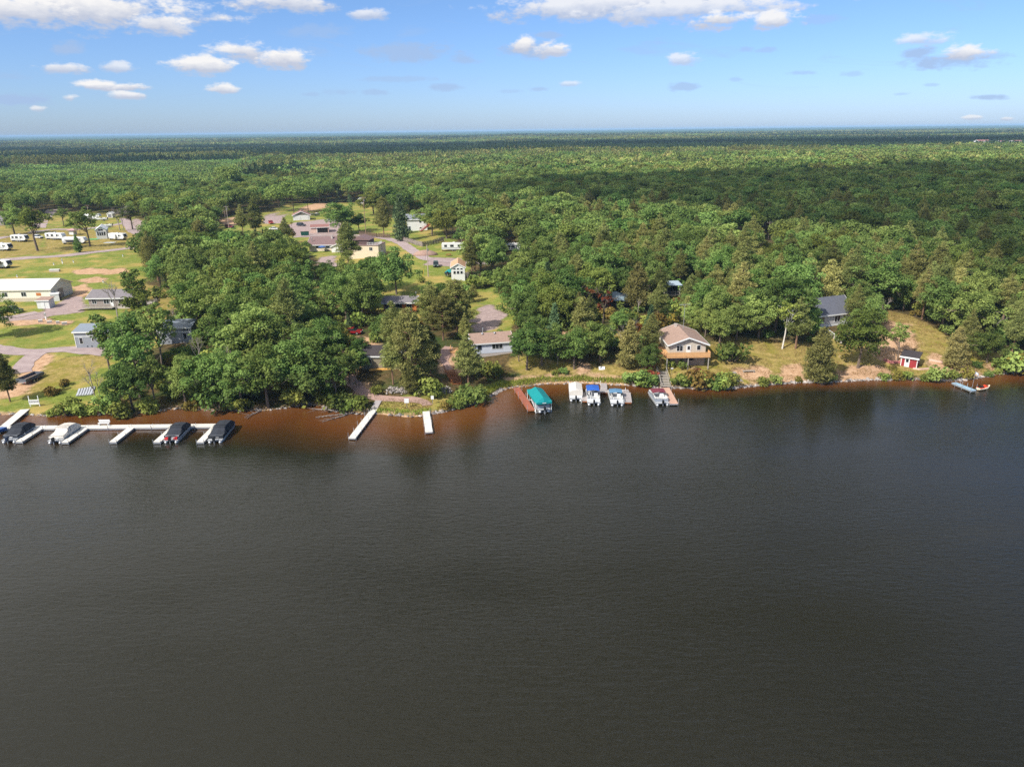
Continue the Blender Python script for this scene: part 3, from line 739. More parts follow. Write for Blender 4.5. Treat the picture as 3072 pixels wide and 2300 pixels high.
def window(par, sd, u, z, w, h, wd, dp, frame=WHITE, mull=1, name='window', glass=None):
    """one window: frame proud of the wall, pane as its sub-part; sd f b l r"""
    t = .07
    fr, pn = MB(), MB()
    def put(mb, a0, a1, z0, z1, o0, o1):
        if sd == 'f': mb.span(a0, a1, -o1, -o0, z0, z1)
        elif sd == 'b': mb.span(a0, a1, dp + o0, dp + o1, z0, z1)
        elif sd == 'l': mb.span(-wd / 2 - o1, -wd / 2 - o0, a0, a1, z0, z1)
        else: mb.span(wd / 2 + o0, wd / 2 + o1, a0, a1, z0, z1)
    x0, x1, z0, z1 = u - w / 2, u + w / 2, z - h / 2, z + h / 2
    put(fr, x0 - t, x0, z0 - t, z1 + t, -.03, .06); put(fr, x1, x1 + t, z0 - t, z1 + t, -.03, .06)
    put(fr, x0, x1, z0 - t, z0, -.03, .06); put(fr, x0, x1, z1, z1 + t, -.03, .06)
    for k in range(1, mull + 1):
        xm = x0 + (x1 - x0) * k / (mull + 1); put(fr, xm - .03, xm + .03, z0, z1, -.03, .05)
    put(pn, x0, x1, z0, z1, -.02, .03)
    f = fr.build(name, frame, par); pn.build('pane', glass or GLASS, f)
    return f
def door(par, sd, u, z0, w, h, wd, dp, m=WHITE, glassy=True, name='door'):
    a, b = MB(), MB()
    def put(mb, a0, a1, c0, c1, o0, o1):
        if sd == 'f': mb.span(a0, a1, -o1, -o0, c0, c1)
        elif sd == 'l': mb.span(-wd / 2 - o1, -wd / 2 - o0, a0, a1, c0, c1)
        elif sd == 'r': mb.span(wd / 2 + o0, wd / 2 + o1, a0, a1, c0, c1)
        else: mb.span(a0, a1, dp + o0, dp + o1, c0, c1)
    put(a, u - w / 2, u + w / 2, z0, z0 + h, -.02, .07)
    d = a.build(name, m, par)
    if glassy:
        put(b, u - w * .28, u + w * .28, z0 + h * .52, z0 + h * .9, .06, .085); b.build('pane', GLASS, d)
    put(c := MB(), u + w * .36, u + w * .42, z0 + h * .45, z0 + h * .5, .06, .13); c.build('handle', CHROME, d)
    return d
def house(name, label, cat, loc, rz, w, d, hw, rise, wallm, roof_m, ridge='x', over=.45, trim=WHITE, found=None, fh=0.0, group=None, thick=.16, sink=1.6):
    """origin: middle of the foot of the front wall (-y side); foundation reaches below the ground"""
    o = thing(name, label, cat, loc, rz, group)
    o['dims'] = (w, d)
    b = MB()
    z1 = fh + hw
    if found is not None:
        MB().span(-w / 2 + .04, w / 2 - .04, .04, d - .04, -sink, fh).build('foundation', found, o); zb = fh
    else: zb = -sink
    b.span(-w / 2, w / 2, 0, d, zb, z1)
    r = MB(); tm = MB()
    if ridge == 'x':
        s = rise / (d / 2)
        for sx in (-1, 1):
            b.prism([(0, z1), (d, z1), (d / 2, z1 + rise)], 0, sx * w / 2 - (.12 if sx > 0 else 0), sx * w / 2 + (.12 if sx < 0 else 0))
        X0, X1 = -w / 2 - over, w / 2 + over
        for sg, y0 in ((1, -over), (-1, d + over)):
            e = z1 - over * s; pk = z1 + rise
            r.prism([(y0, e + .02), (d / 2, pk + .02), (d / 2, pk + .02 + thick), (y0, e + .02 + thick)], 0, X0, X1)
            tm.span(X0 - .02, X1 + .02, y0 - .05 if sg > 0 else y0, y0 if sg > 0 else y0 + .05, e - .10, e + thick + .02)
            for xx in (X0, X1):
                tm.prism([(y0, e - .1), (d / 2, pk - .1), (d / 2, pk + thick + .05), (y0, e + thick + .05)], 0, xx - .03 if xx < 0 else xx - .02, xx + .02 if xx < 0 else xx + .03)
    elif ridge == 'y':
        s = rise / (w / 2)
        for yy in (0, d):
            b.prism([(-w / 2, z1), (w / 2, z1), (0, z1 + rise)], 1, yy if yy == 0 else d - .12, .12 if yy == 0 else d)
        Y0, Y1 = -over, d + over
        for sg in (-1, 1):
            x0 = sg * (w / 2 + over); e = z1 - over * s; pk = z1 + rise
            r.prism([(x0, e + .02), (0, pk + .02), (0, pk + .02 + thick), (x0, e + .02 + thick)], 1, Y0, Y1)
            tm.span(min(x0, x0 + sg * .05), max(x0, x0 + sg * .05), Y0 - .02, Y1 + .02, e - .1, e + thick + .02)
            for yy in (Y0, Y1):
                tm.prism([(x0, e - .1), (0, pk - .1), (0, pk + thick + .05), (x0, e + thick + .05)], 1, yy - .03 if yy < 1 else yy - .02, yy + .02 if yy < 1 else yy + .03)
    elif ridge == 'shed':      # falls towards +x by rise (rise<0: towards the front)
        if rise >= 0:
            b.prism([(-w / 2, z1), (w / 2, z1), (-w / 2, z1 + rise)], 1, .0, d)
            s = rise / w
            pl = [(-w / 2 - over, z1 + rise + over * s), (w / 2 + over, z1 - over * s)]
            r.prism([pl[0], pl[1], (pl[1][0], pl[1][1] + thick), (pl[0][0], pl[0][1] + thick)], 1, -over, d + over)
        else:
            b.prism([(0, z1), (d, z1), (d, z1 - rise)], 0, -w / 2, w / 2)
            s = -rise / d
            y0, y1 = -over, d + over
            r.prism([(y0, z1 - over * s + .02), (y1, z1 - rise + over * s + .02), (y1, z1 - rise + over * s + thick), (y0, z1 - over * s + thick)], 0, -w / 2 - over, w / 2 + over)
            tm.span(-w / 2 - over - .02, w / 2 + over + .02, y0 - .05, y0, z1 - over * s - .12, z1 - over * s + thick + .02)
    elif ridge == 'hip':
        e = min(w, d) / 2; a, c = w / 2 + over, over; zz = z1 - .05
        m1, m2 = (Vector((-w / 2 + e, d / 2, z1 + rise)), Vector((w / 2 - e, d / 2, z1 + rise))) if w >= d else (Vector((0, e, z1 + rise)), Vector((0, d - e, z1 + rise)))
        cs = [Vector((-a, -c, zz)), Vector((a, -c, zz)), Vector((a, d + c, zz)), Vector((-a, d + c, zz))]
        lo = [q - Vector((0, 0, .14)) for q in cs]
        if w >= d: fs = [(0, 1, 5, 4), (1, 2, 5), (2, 3, 4, 5), (3, 0, 4)]
        else: fs = [(0, 1, 4), (1, 2, 5, 4), (2, 3, 5), (3, 0, 4, 5)]
        r.add(cs + [m1, m2] + lo, fs + [(0, 6, 7, 1), (1, 7, 8, 2), (2, 8, 9, 3), (3, 9, 6, 0), (9, 8, 7, 6)])
    else:                       # flat
        r.span(-w / 2 - over, w / 2 + over, -over, d + over, z1 + .01, z1 + .2)
    b.build('wall', wallm, o)
    ro = r.build('roof', roof_m, o)
    if tm.v: tm.build('fascia', trim, ro)
    c_, s_ = math.cos(rz), math.sin(rz)
    n_ = max(2, int(max(w, d) / 2.5))
    for i in range(n_):
        u = -w / 2 + w * (i + .5) / n_; m_ = max(1, int(d / 3))
        for j in range(m_):
            v = d * (j + .5) / m_; BLOCK.append((loc[0] + u * c_ - v * s_, loc[1] + u * s_ + v * c_, max(w / n_, d / m_) * .62))
    return o
def chimney(par, x, y, z0, z1, m, r=.22, name='chimney', pipe=False):
    mb = MB()
    if pipe: mb.tube((x, y, z0), (x, y, z1), r, r, 8).tube((x, y, z1 - .02), (x, y, z1 + .14), r * 1.7, r * 1.2, 8)
    else: mb.span(x - r, x + r, y - r, y + r, z0, z1).span(x - r * 1.2, x + r * 1.2, y - r * 1.2, y + r * 1.2, z1, z1 + .1)
    roofs = [c for c in par.children if c.name.startswith('roof')]
    return mb.build(name, m, roofs[0] if roofs else par)
def railing(name, pts, m, par, h=1.0, step=1.6, bars=True, z=0.0, solid=False):
    mb = MB()
    for a, b in zip(pts[:-1], pts[1:]):
        a, b = Vector(a), Vector(b); L = (b - a).length; k = max(1, round(L / step))
        for i in range(k + 1):
            q = a.lerp(b, i / k); mb.tube(q, q + Vector((0, 0, h)), .05, .05, 4)
        mb.bar(a + Vector((0, 0, h)), b + Vector((0, 0, h)), .1, .06); mb.bar(a + Vector((0, 0, .12)), b + Vector((0, 0, .12)), .06, .06)
        if solid: mb.bar(a + Vector((0, 0, h * .55)), b + Vector((0, 0, h * .55)), .04, h * .78)
        elif bars:
            kk = max(1, int(L / .22))
            for i in range(1, kk):
                q = a.lerp(b, i / kk); mb.tube(q + Vector((0, 0, .12)), q + Vector((0, 0, h)), .022, .022, 4)
    return mb.build(name, m, par)
def stairs(name, label, cat, p, q, width, n, m, rails=True, mr=None, group=None, railz=.95):
    """flight from p (top) to q (foot), world points"""
    p, q = Vector(p), Vector(q); d = (q - p); rz = math.atan2(d.x, -d.y)
    o = thing(name, label, cat, p, rz, group); L = math.hypot(d.x, d.y); dz = d.z
    t = MB(); st = MB()
    for i in range(n):
        y, z = -L * (i + .5) / n, dz * (i + .5) / n
        t.box((0, y, z + .03), (width, L / n * .78, .06))
    for sx in (-1, 1): st.bar((sx * (width / 2 + .04), 0, -.12), (sx * (width / 2 + .04), -L, dz - .12), .07, .26)
    t.build('tread', m, o); st.build('stringer', mr or m, o)
    if rails:
        for sx in (-1, 1):
            railing('railing', [(sx * (width / 2 + .1), 0, 0), (sx * (width / 2 + .1), -L, dz)], mr or m, o, railz, 1.4, False)
    return o
def dock(label, a, b, width, m, z=.45, posts=True, group=None, plank=.0, post_h=.9, name='dock', nposts=4, edge=None, thin=False):
    """straight dock from shore end a to outer end b (world xy)"""
    a, b = Vector((a[0], a[1], 0)), Vector((b[0], b[1], 0)); d = b - a; L = d.length; rz = math.atan2(d.x, -d.y)
    o = thing(name, label, 'dock', a, rz, group)
    k = max(1, round(L / 3.0)); dk = MB()
    for i in range(k): dk.span(-width / 2, width / 2, -L * (i + 1) / k + .02, -L * i / k - .0, z - .07, z)
    dk.build('deck', m, o)
    fr = MB()
    for sx in (-1, 1): fr.span(sx * (width / 2 - .06) - .03, sx * (width / 2 - .06) + .03, -L + .03, 0, z - (.24 if thin else .32), z - .075)
    fr.span(-width / 2 + .1, width / 2 - .1, -L + .02, -L + .1, z - .3, z - .08)
    fr.build('frame', edge or ALU, o)
    if posts:
        for i in range(nposts):
            y = -L * (i + .6) / nposts if i < nposts - 1 else -L + .15
            for sx in (-1, 1):
                MB().tube((sx * (width / 2 + .06), y, -1.6), (sx * (width / 2 + .06), y, z + post_h * (1 if (i + (sx > 0)) % 2 else .6)), .04, .04, 6).build('post', ALU, o)
    return o

# ---- boats
SEAT = mat('boat_seat', (.66, .65, .62), .6, .08); DECKM = mat('boat_deck', (.42, .43, .44), .8, .12)
HULLW = mat('gelcoat_white', (.78, .79, .80), .25, .05); HULLG = mat('boat_panel_grey', (.30, .33, .38), .35, .1); CARP = mat('boat_carpet_blue', (.05, .12, .19), .9, .2)
NAVY = mat('motor_navy', (.02, .035, .075), .3, .2)
def canvas(name, c): return mat(name, c, .85, .14, 1.6, 0, None, .25)
COV_DARK = canvas('dark_canvas', (.028, .032, .042)); COV_CREAM = canvas('cream_canvas', (.66, .61, .54)); COV_BLUE = canvas('blue_canvas', (.02, .10, .42)); COV_STEEL = canvas('steel_blue_canvas', (.09, .20, .32)); COV_TEAL = canvas('teal_canvas', (.0, .23, .24)); COV_MAR = canvas('maroon_canvas', (.16, .03, .045))
def motor(par, y, z, cow=BLACK, leg=CHROME):
    c = MB().loft([[(sx * .17 * k, y + yy, z + zz) for sx, yy in ((-1, -.3), (1, -.3), (1, .18), (-1, .18))] for zz, k in ((.12, .85), (.3, 1.05), (.62, 1.0), (.78, .6))])
    o = c.build('motor', cow, par)
    l = MB().box((0, y - .02, z - .25), (.14, .2, .8)).box((0, y - .1, z - .5), (.34, .42, .04)).tube((0, y - .35, z - .72), (0, y + .2, z - .72), .08, .05, 8)
    l.build('lower_unit', leg, o)
    return o
def pontoon(label, loc, rz, L=6.4, w=2.5, style='cover', cov=COV_DARK, rail=HULLW, cow=BLACK, group='pontoon boats moored along the shore', top=None):
    """bow towards +y, stern (motor) at y=0"""
    o = thing('pontoon_boat', label, 'boat', loc, rz, group)
    for sx in (-1, 1):
        t = MB(); x = sx * (w / 2 - .35); rr = .3
        ring = lambda y, r, z: [(x + r * math.cos(2 * math.pi * i / 10), y, z + r * math.sin(2 * math.pi * i / 10)) for i in range(10)]
        t.loft([ring(-.15, .1, .08), ring(.05, rr, .08), ring(L - .9, rr, .08), ring(L - .3, .22, .14), ring(L + .05, .03, .26)])
        t.build('pontoon_tube', ALU, o, True)
    MB().span(-w / 2, w / 2, .05, L - .35, .42, .5).build('deck', DECKM, o)
    MB().span(-w / 2 - .02, w / 2 + .02, .03, L - .33, .36, .44).build('deck_trim', CHROME, o)
    fy0, fy1 = .75, L - .75
    for nm, (x0, x1, y0, y1) in (('fence', (-w / 2 + .02, -w / 2 + .07, fy0, fy1)), ('fence', (w / 2 - .07, w / 2 - .02, fy0, fy1)), ('fence', (-w / 2 + .07, w / 2 - .07, fy1 - .05, fy1)), ('fence', (-w / 2 + .07, w / 2 - .07, fy0, fy0 + .05))):
        f = MB().span(x0, x1, y0, y1, .52, 1.05); p = f.build(nm, rail, o)
        g = MB(); g.bar(((x0 + x1) / 2 if x1 - x0 < .2 else x0, (y0 + y1) / 2 if y1 - y0 < .2 else y0, 1.13), ((x0 + x1) / 2 if x1 - x0 < .2 else x1, (y0 + y1) / 2 if y1 - y0 < .2 else y1, 1.13), .05, .05); g.build('top_rail', CHROME, p)
    motor(o, -.22, .45, cow)
    if style == 'cover':
        rings = []; hw = w / 2 + .06
        for y, hh in ((fy0 - .12, 1.02), (fy0 + .25, 1.25), (fy0 + 1.0, 1.32), (fy0 + 1.5, 1.42), (fy0 + 2.1, 1.95), (fy0 + 2.9, 2.02), (fy1 - .7, 1.82), (fy1 - .1, 1.42), (fy1 + .14, 1.05)):
            k = .78 if hh > 1.6 else .86
            rings.append([(-hw, y, .74), (-hw, y, 1.08), (-hw * k, y, hh - .1), (0, y, hh), (hw * k, y, hh - .1), (hw, y, 1.08), (hw, y, .74)])
        cvr = MB().loft(rings).build('cover', cov, o)
        for yy in (fy0 + 1.75, fy0 + 2.5):
            MB().bar((-w / 2 - .08, yy - .3, 1.1), (-w * .42, yy, 1.97), .05, .04).bar((-w * .42, yy, 2.03), (w * .42, yy, 2.03), .06, .04).bar((w * .42, yy, 1.97), (w / 2 + .08, yy - .3, 1.1), .05, .04).build('cover_bow', BLACK, cvr)
        MB().tube((.25, .1, .5), (.25, .1, 1.0), .03).tube((.75, .1, .5), (.75, .1, 1.0), .03).tube((.25, .1, 1.0), (.75, .1, 1.0), .03).build('boarding_ladder', CHROME, o)
    else:
        s = MB()
        for sx in (-1, 1):
            s = MB().span(sx * (w / 2 - .42) - .32, sx * (w / 2 - .42) + .32, fy0 + .15, fy0 + 1.5, .5, .92).span(sx * (w / 2 - .16) - .09, sx * (w / 2 - .16) + .09, fy0 + .15, fy0 + 1.5, .92, 1.28); s.build('bench_seat', SEAT, o)
            s = MB().span(sx * (w / 2 - .42) - .32, sx * (w / 2 - .42) + .32, fy1 - 1.9, fy1 - .25, .5, .92).span(sx * (w / 2 - .16) - .09, sx * (w / 2 - .16) + .09, fy1 - 1.9, fy1 - .25, .92, 1.28); s.build('bench_seat', SEAT, o)
        c = MB().span(.25, .95, 3.0, 3.5, .5, 1.35).build('console', HULLW, o); MB().box((.6, 3.52, 1.5), (.6, .04, .35), 0, .9).build('windscreen', GLASS, c)
        MB().span(.35, .85, 2.2, 2.7, .62, .9).span(.35, .85, 2.12, 2.24, .9, 1.4).tube((.6, 2.45, .5), (.6, 2.45, .64), .08).build('captain_chair', SEAT, o)
        if style in ('bimini', 'open'):
            y0, y1 = (2.6, 5.3) if style == 'bimini' else (2.9, 4.7)
            zz = 2.35 if style == 'bimini' else 1.9
            rings = [[(-w / 2, y, z - .28), (-w / 2 + .06, y, z - .02), (0, y, z + .1), (w / 2 - .06, y, z - .02), (w / 2, y, z - .28), (w / 2 - .1, y, z - .12), (0, y, z + .02), (-w / 2 + .1, y, z - .12)] for y, z in ((y0, zz - .22), (y0 + .25, zz), ((y0 + y1) / 2, zz + .06), (y1 - .25, zz), (y1, zz - .22))]
            t = MB().loft(rings).build('bimini_top', cov, o)
            fr = MB()
            for sx in (-1, 1):
                fr.tube((sx * w / 2, (y0 + y1) / 2, 1.1), (sx * w / 2, y0 + .3, zz - .2), .025).tube((sx * w / 2, (y0 + y1) / 2, 1.1), (sx * w / 2, y1 - .3, zz - .2), .025).tube((sx * w / 2, fy0 + .5, 1.1), (sx * w / 2, y0 + .3, zz - .22), .02)
            fr.build('top_frame', CHROME, t)
        if style == 'tent':
            hw = w / 2 + .05
            rings = [[(-hw, y, .95), (-hw, y, 1.75), (0, y, z), (hw, y, 1.75), (hw, y, .95)] for y, z in ((fy0 - .02, 2.1), (fy0 + .5, 2.25), (L / 2, 2.3), (fy1 - .3, 2.25), (fy1 + .05, 2.0))]
            MB().loft(rings).build('enclosure', cov, o)
    return o
def runabout(name, label, loc, rz, L=5.0, w=1.9, m=HULLW, cov=None, trailer=True, group=None, cat='boat'):
    o = thing(name, label, cat, loc, rz, group); z0 = .55 if trailer else -.15
    rings = []
    for y, k, kz in ((0, .92, 0), (L * .35, 1, 0), (L * .65, .9, .02), (L * .86, .55, .2), (L, .06, .55)):
        hw = w / 2 * k
        rings.append([(-hw, y, z0 + 1.0), (-hw * .9, y, z0 + .45), (0, y, z0 + .1 + kz), (hw * .9, y, z0 + .45), (hw, y, z0 + 1.0), (hw * .8, y, z0 + 1.02), (-hw * .8, y, z0 + 1.02)])
    MB().loft(rings).build('hull', m, o)
    if cov: MB().loft([[(-w * .44 * k, y, z0 + 1.03), (-w * .2 * k, y, z0 + 1.03 + h), (w * .2 * k, y, z0 + 1.03 + h), (w * .44 * k, y, z0 + 1.03)] for y, k, h in ((.1, .95, .2), (L * .4, 1, .5), (L * .7, .8, .3), (L * .95, .2, .1))]).build('cover', cov, o)
    else: MB().box((0, L * .5, z0 + 1.25), (w * .8, .06, .42), 0, .85).build('windscreen', GLASS, o); MB().span(-w * .36, w * .36, L * .15, L * .3, z0 + 1.0, z0 + 1.25).build('bench_seat', SEAT, o)
    motor(o, -.18, z0 + .7)
    if trailer:
        t = MB().bar((-.6, -.1, .5), (-.6, L * .7, .5), .08, .1).bar((.6, -.1, .5), (.6, L * .7, .5), .08, .1).bar((-.6, L * .7, .5), (0, L + .9, .5), .08, .1).bar((.6, L * .7, .5), (0, L + .9, .5), .08, .1).bar((-1, L * .3, .42), (1, L * .3, .42), .1, .1).build('trailer_frame', CHROME, o)
        for sx in (-1, 1): wheel(o, sx * .95, L * .3, .3)
        MB().tube((0, L + .7, .5), (0, L + .7, 0), .05).build('jack', CHROME, o)
    return o
def wheel(par, x, y, r=.36, w=.22, name='wheel'):
    t = MB().tube((x - w / 2, y, r), (x + w / 2, y, r), r, r, 14).build(name, RUBBER, par)
    MB().tube((x - w / 2 - .012, y, r), (x + w / 2 + .012, y, r), r * .58, r * .58, 12).build('rim', CHROME, t)
    return t
def vehicle(name, label, cat, loc, rz, paint, kind='suv', group=None):
    """front towards -y"""
    o = thing(name, label, cat, loc, rz, group)
    L, w = {'suv': (4.7, 1.9), 'sedan': (4.8, 1.82), 'pickup': (5.7, 1.95)}[kind]
    prof = {'suv': [(0, .45), (0, .95), (1.15, 1.08), (1.15, 1.08), (L - .05, 1.1), (L, .5)],
            'sedan': [(0, .4), (.05, .8), (1.3, .95), (3.9, .98), (L, .95), (L, .45)],
            'pickup': [(0, .5), (0, 1.0), (1.4, 1.12), (3.4, 1.12), (L, 1.12), (L, .55)]}[kind]
    cab = {'suv': [(1.1, 1.08), (1.75, 1.72), (4.35, 1.74), (4.66, 1.1)], 'sedan': [(1.25, .95), (2.0, 1.43), (3.4, 1.43), (4.15, .98)], 'pickup': [(1.35, 1.12), (1.95, 1.82), (3.25, 1.82), (3.4, 1.12)]}[kind]
    b = MB()
    if kind == 'pickup':
        b.prism([(0, .5), (0, 1.0), (1.4, 1.12), (3.45, 1.12), (3.45, .5)], 0, -w / 2, w / 2)
        b.span(-w / 2, -w / 2 + .08, 3.45, L, .5, 1.12).span(w / 2 - .08, w / 2, 3.45, L, .5, 1.12).span(-w / 2 + .08, w / 2 - .08, L - .08, L, .5, 1.12).span(-w / 2 + .08, w / 2 - .08, 3.45, L - .08, .5, .7)
    else: b.prism(prof, 0, -w / 2, w / 2)
    bo = b.build('body', paint, o)
    c = MB(); hw = w / 2 - .04
    vs = [(-hw, cab[0][0], cab[0][1]), (hw, cab[0][0], cab[0][1]), (hw * .84, cab[1][0], cab[1][1]), (-hw * .84, cab[1][0], cab[1][1]), (-hw * .84, cab[2][0], cab[2][1]), (hw * .84, cab[2][0], cab[2][1]), (hw, cab[3][0], cab[3][1]), (-hw, cab[3][0], cab[3][1])]
    c.add(vs, [(0, 1, 2, 3), (4, 5, 6, 7), (0, 3, 4, 7), (1, 6, 5, 2), (0, 7, 6, 1)]); c.build('window_band', GLASS, o)
    MB().box((0, (cab[1][0] + cab[2][0]) / 2, cab[1][1] + .03), (hw * 1.72, cab[2][0] - cab[1][0] + .08, .07)).build('roof', paint, o)
    for sx in (-1, 1):
        MB().box((sx * (w / 2 - .28), -.02, .74), (.36, .06, .15)).build('headlight', WHITE, o)
        wheel(o, sx * (w / 2 - .1), .95, .36); wheel(o, sx * (w / 2 - .1), L - .95, .36)
    MB().box((0, -.04, .45), (w * .92, .1, .18)).build('bumper', BLACK, o)
    MB().box((0, -.025, .72), (w * .42, .05, .16)).build('grille', BLACK, o)
    return o
RVW = mat('trailer_white', (.76, .76, .75), .4, .05, 1); RVB = mat('trailer_grey_band', (.22, .22, .24), .5, .1); RVBLK = mat('trailer_black_cap', (.02, .02, .023), .25, .2); RVR = mat('trailer_roof', (.62, .61, .6), .7, .1, 2)
def travel_trailer(label, loc, rz, L=8.0, cap=None, slide=0, awning=False, fifth=False, group='white camping trailers on the campground loop', band=RVB, name='camping_trailer'):
    """camera side is -y; nose (hitch) towards +x"""
    o = thing(name, label, 'camper', loc, rz, group); w, h0, h1 = 2.5, .75, 3.1
    pr = [(-L / 2, h0), (L / 2 - .9, h0), (L / 2 - .05, h0 + .55), (L / 2, h0 + 1.2), (L / 2 - .55, h1 - .15), (L / 2 - 1.0, h1), (-L / 2 + .15, h1), (-L / 2, h1 - .2)]
    if fifth: pr = [(-L / 2, h0), (L / 2 - 2.3, h0), (L / 2 - 2.2, h0 + .95), (L / 2 - .1, h0 + 1.05), (L / 2, h0 + 1.6), (L / 2 - .7, h1 + .3), (-L / 2 + .3, h1 + .2), (-L / 2, h1)]
    MB().prism(pr, 1, 0, w).build('body', RVW, o)
    MB().span(-L / 2 + .3, L / 2 - 1.2, .15, w - .15, h1 + (.22 if fifth else .01), h1 + (.26 if fifth else .06)).build('roof', RVR, o)
    MB().span(-.4, .4, .9, 1.6, h1 + .06, h1 + .34).build('air_conditioner', WHITE, o)
    if cap:
        MB().prism([(L / 2 - .06, h0 + .62), (L / 2 + .03, h0 + 1.2), (L / 2 - .5, h1 - .16), (L / 2 - .56, h1 - .2), (L / 2 - .02, h0 + 1.15)], 1, .1 + (0 if cap is RVBLK else .45), w - .1 - (0 if cap is RVBLK else .45)).build('nose_cap', RVBLK, o)
    MB().span(-L / 2 + .1, L / 2 - 1.6, -.012, .0, h0 + .35, h0 + .62).build('stripe', band, o)
    for u, ww in ((-L * .34, .9), (-L * .08, 1.2), (L * .2, .7)): window(o, 'f', u, 2.15, ww, .7, L, w, BLACK, 0)
    door(o, 'f', L * .34 - .5, h0 + .08, .7, 1.9, L, w, WHITE)
    if slide: MB().span(-L * .3, L * .02, -.75, -.02, h0 + .1, h1 - .35).build('slide_out', RVW if slide == 1 else RVB, o)
    if awning: MB().prism([(-.0, 2.95), (-2.1, 2.35), (-2.1, 2.42), (0, 3.02)], 0, -L * .35, L * .2).build('awning', RVB if awning == 2 else WHITE, o)
    for sx in (-.5, .45):
        for yy in (.2, w - .2):
            t = MB().tube((sx, yy - .1, .36), (sx, yy + .1, .36), .36, .36, 12).build('wheel', RUBBER, o); MB().tube((sx, yy - .12, .36), (sx, yy + .12, .36), .2, .2, 10).build('rim', CHROME, t)
    MB().bar((L / 2 - 1, w / 2 - .5, .6), (L / 2 + 1.1, w / 2, .6), .1, .12).bar((L / 2 - 1, w / 2 + .5, .6), (L / 2 + 1.1, w / 2, .6), .1, .12).tube((L / 2 + .9, w / 2, .6), (L / 2 + .9, w / 2, 0), .06).build('hitch', BLACK, o)
    MB().span(-L / 2 + .2, -L / 2 + .35, .3, w - .3, 0, h0).span(L / 2 - 1.4, L / 2 - 1.25, .3, w - .3, 0, h0).build('stabiliser', BLACK, o)
    for i in range(3): BLOCK.append((loc[0] + (i - 1) * L / 3 * math.cos(rz), loc[1] + (i - 1) * L / 3 * math.sin(rz) + 1.2, 1.8))
    return o
WOODP = mat('pole_wood', srgb(150, 122, 104), .9, .2, 1); WIRE = mat('wire', (.03, .03, .03), .6, .1)
def utility_pole(label, base, h, arm=True, lean=0.0, pale=False, group='utility poles'):
    o = thing('utility_pole', label, 'utility pole', base, lean, group)
    m = mat('pole_grey', srgb(176, 160, 150), .9, .15, 1) if pale else WOODP
    MB().tube((0, 0, -.8), (0, 0, h), .17, .11, 8).build('pole', m, o)
    if arm:
        a = MB().bar((-1.1, 0, h - .5), (1.1, 0, h - .5), .1, .13).build('crossarm', m, o)
        for x in (-1, 0, 1): MB().tube((x, 0, h - .44), (x, 0, h - .2), .05, .04, 6).build('insulator', WHITE, a)
    MB().tube((.32, 0, h - 2.0), (.32, 0, h - 1.2), .2, .2, 8).build('transformer', CHROME, o)
    return o
# ================================================================== things in the place
def PV(px, py): return Vector(P(px, py))
def L0(px, py, z): return Vector(plane(px, py, z))
# ---------- materials of buildings
ROOF_BROWN = roofm('shingle_brown', (158, 132, 118)); ROOF_LODGE = roofm('shingle_lodge', (126, 102, 100)); ROOF_GREY = roofm('shingle_grey', (128, 122, 124)); ROOF_SLATE = roofm('shingle_slate', (96, 98, 108)); ROOF_TAN = roofm('shingle_tan', (196, 156, 122)); ROOF_DARK = roofm('shingle_dark', (66, 60, 62)); ROOF_RED = roofm('shingle_red', (146, 104, 98)); ROOF_LG = roofm('shingle_light_grey', (130, 134, 142)); ROOF_ORG = roofm('shingle_orange', (176, 112, 70))
MET_W = mat('metal_roof_white', (.74, .73, .72), .45, .04, .5, 0, (0, .9, .06, .35)); MET_B = mat('metal_roof_blue', srgb(128, 138, 150), .45, .08, .6, 0, (0, .5, .12, .5)); MET_T = mat('metal_roof_pale_blue', srgb(164, 180, 192), .4, .1, .8, 0, (0, .6, .1, .4)); MET_S = mat('metal_roof_slate_blue', srgb(118, 136, 146), .45, .1, .8, 0, (0, .6, .1, .4))
TAUPE = side('siding_taupe', (194, 184, 168)); PALEBLUE = side('siding_pale_blue', (208, 213, 224)); LTGREY = side('siding_light_grey', (196, 192, 190)); GREYTAN = side('siding_grey_tan', (150, 138, 130)); BLUEGREY = side('siding_blue_grey', (142, 146, 152)); WHITES = side('siding_white', (226, 226, 222)); CREAM = mat('cream_metal', srgb(236, 228, 210), .55, .05, .5, 0, (0, .6, .08, .25)); REDB = boards('boards_red', (156, 52, 56), 2, .22); ORANGE = boards('boards_orange', (196, 120, 62), 0, .3); BEIGE = mat('stucco_beige', srgb(222, 206, 180), .85, .08, 1.2, 0, None, .2); STONE = mat('foundation_stone', srgb(158, 140, 128), .9, .3, 3, 0, None, .6); CONC = mat('concrete', srgb(186, 176, 168), .9, .15, 1.5, 0, None, .3); TEALS = side('siding_teal', (120, 160, 160)); GREENMAT = mat('green_mat', srgb(60, 150, 84), .9, .2, 2)
DECKO = boards('deck_cedar', (216, 166, 114), 0, .14); STAIRB = boards('stair_brown', (150, 92, 52), 0, .3); DECKG = boards('deck_grey', (168, 160, 150), 0, .14); DOCKW = mat('dock_white', (.70, .665, .60), .6, .05, .6, 0, (1, 3.0, .015, .8)); DOCKG = boards('dock_weathered', (166, 158, 156), 1, .16); DOCKR = boards('dock_red_brown', (156, 92, 72), 1, .16); DOCKB = mat('dock_pale_blue', srgb(150, 178, 196), .5, .06, .8, 0, (1, .3, .05, .3)); DOCKP = boards('dock_tan', (196, 158, 136), 1, .16); WOODY = boards('lumber_yellow', (218, 166, 84), 0, .2)
FENCEG = boards('fence_grey', (146, 134, 126), 0, .18)

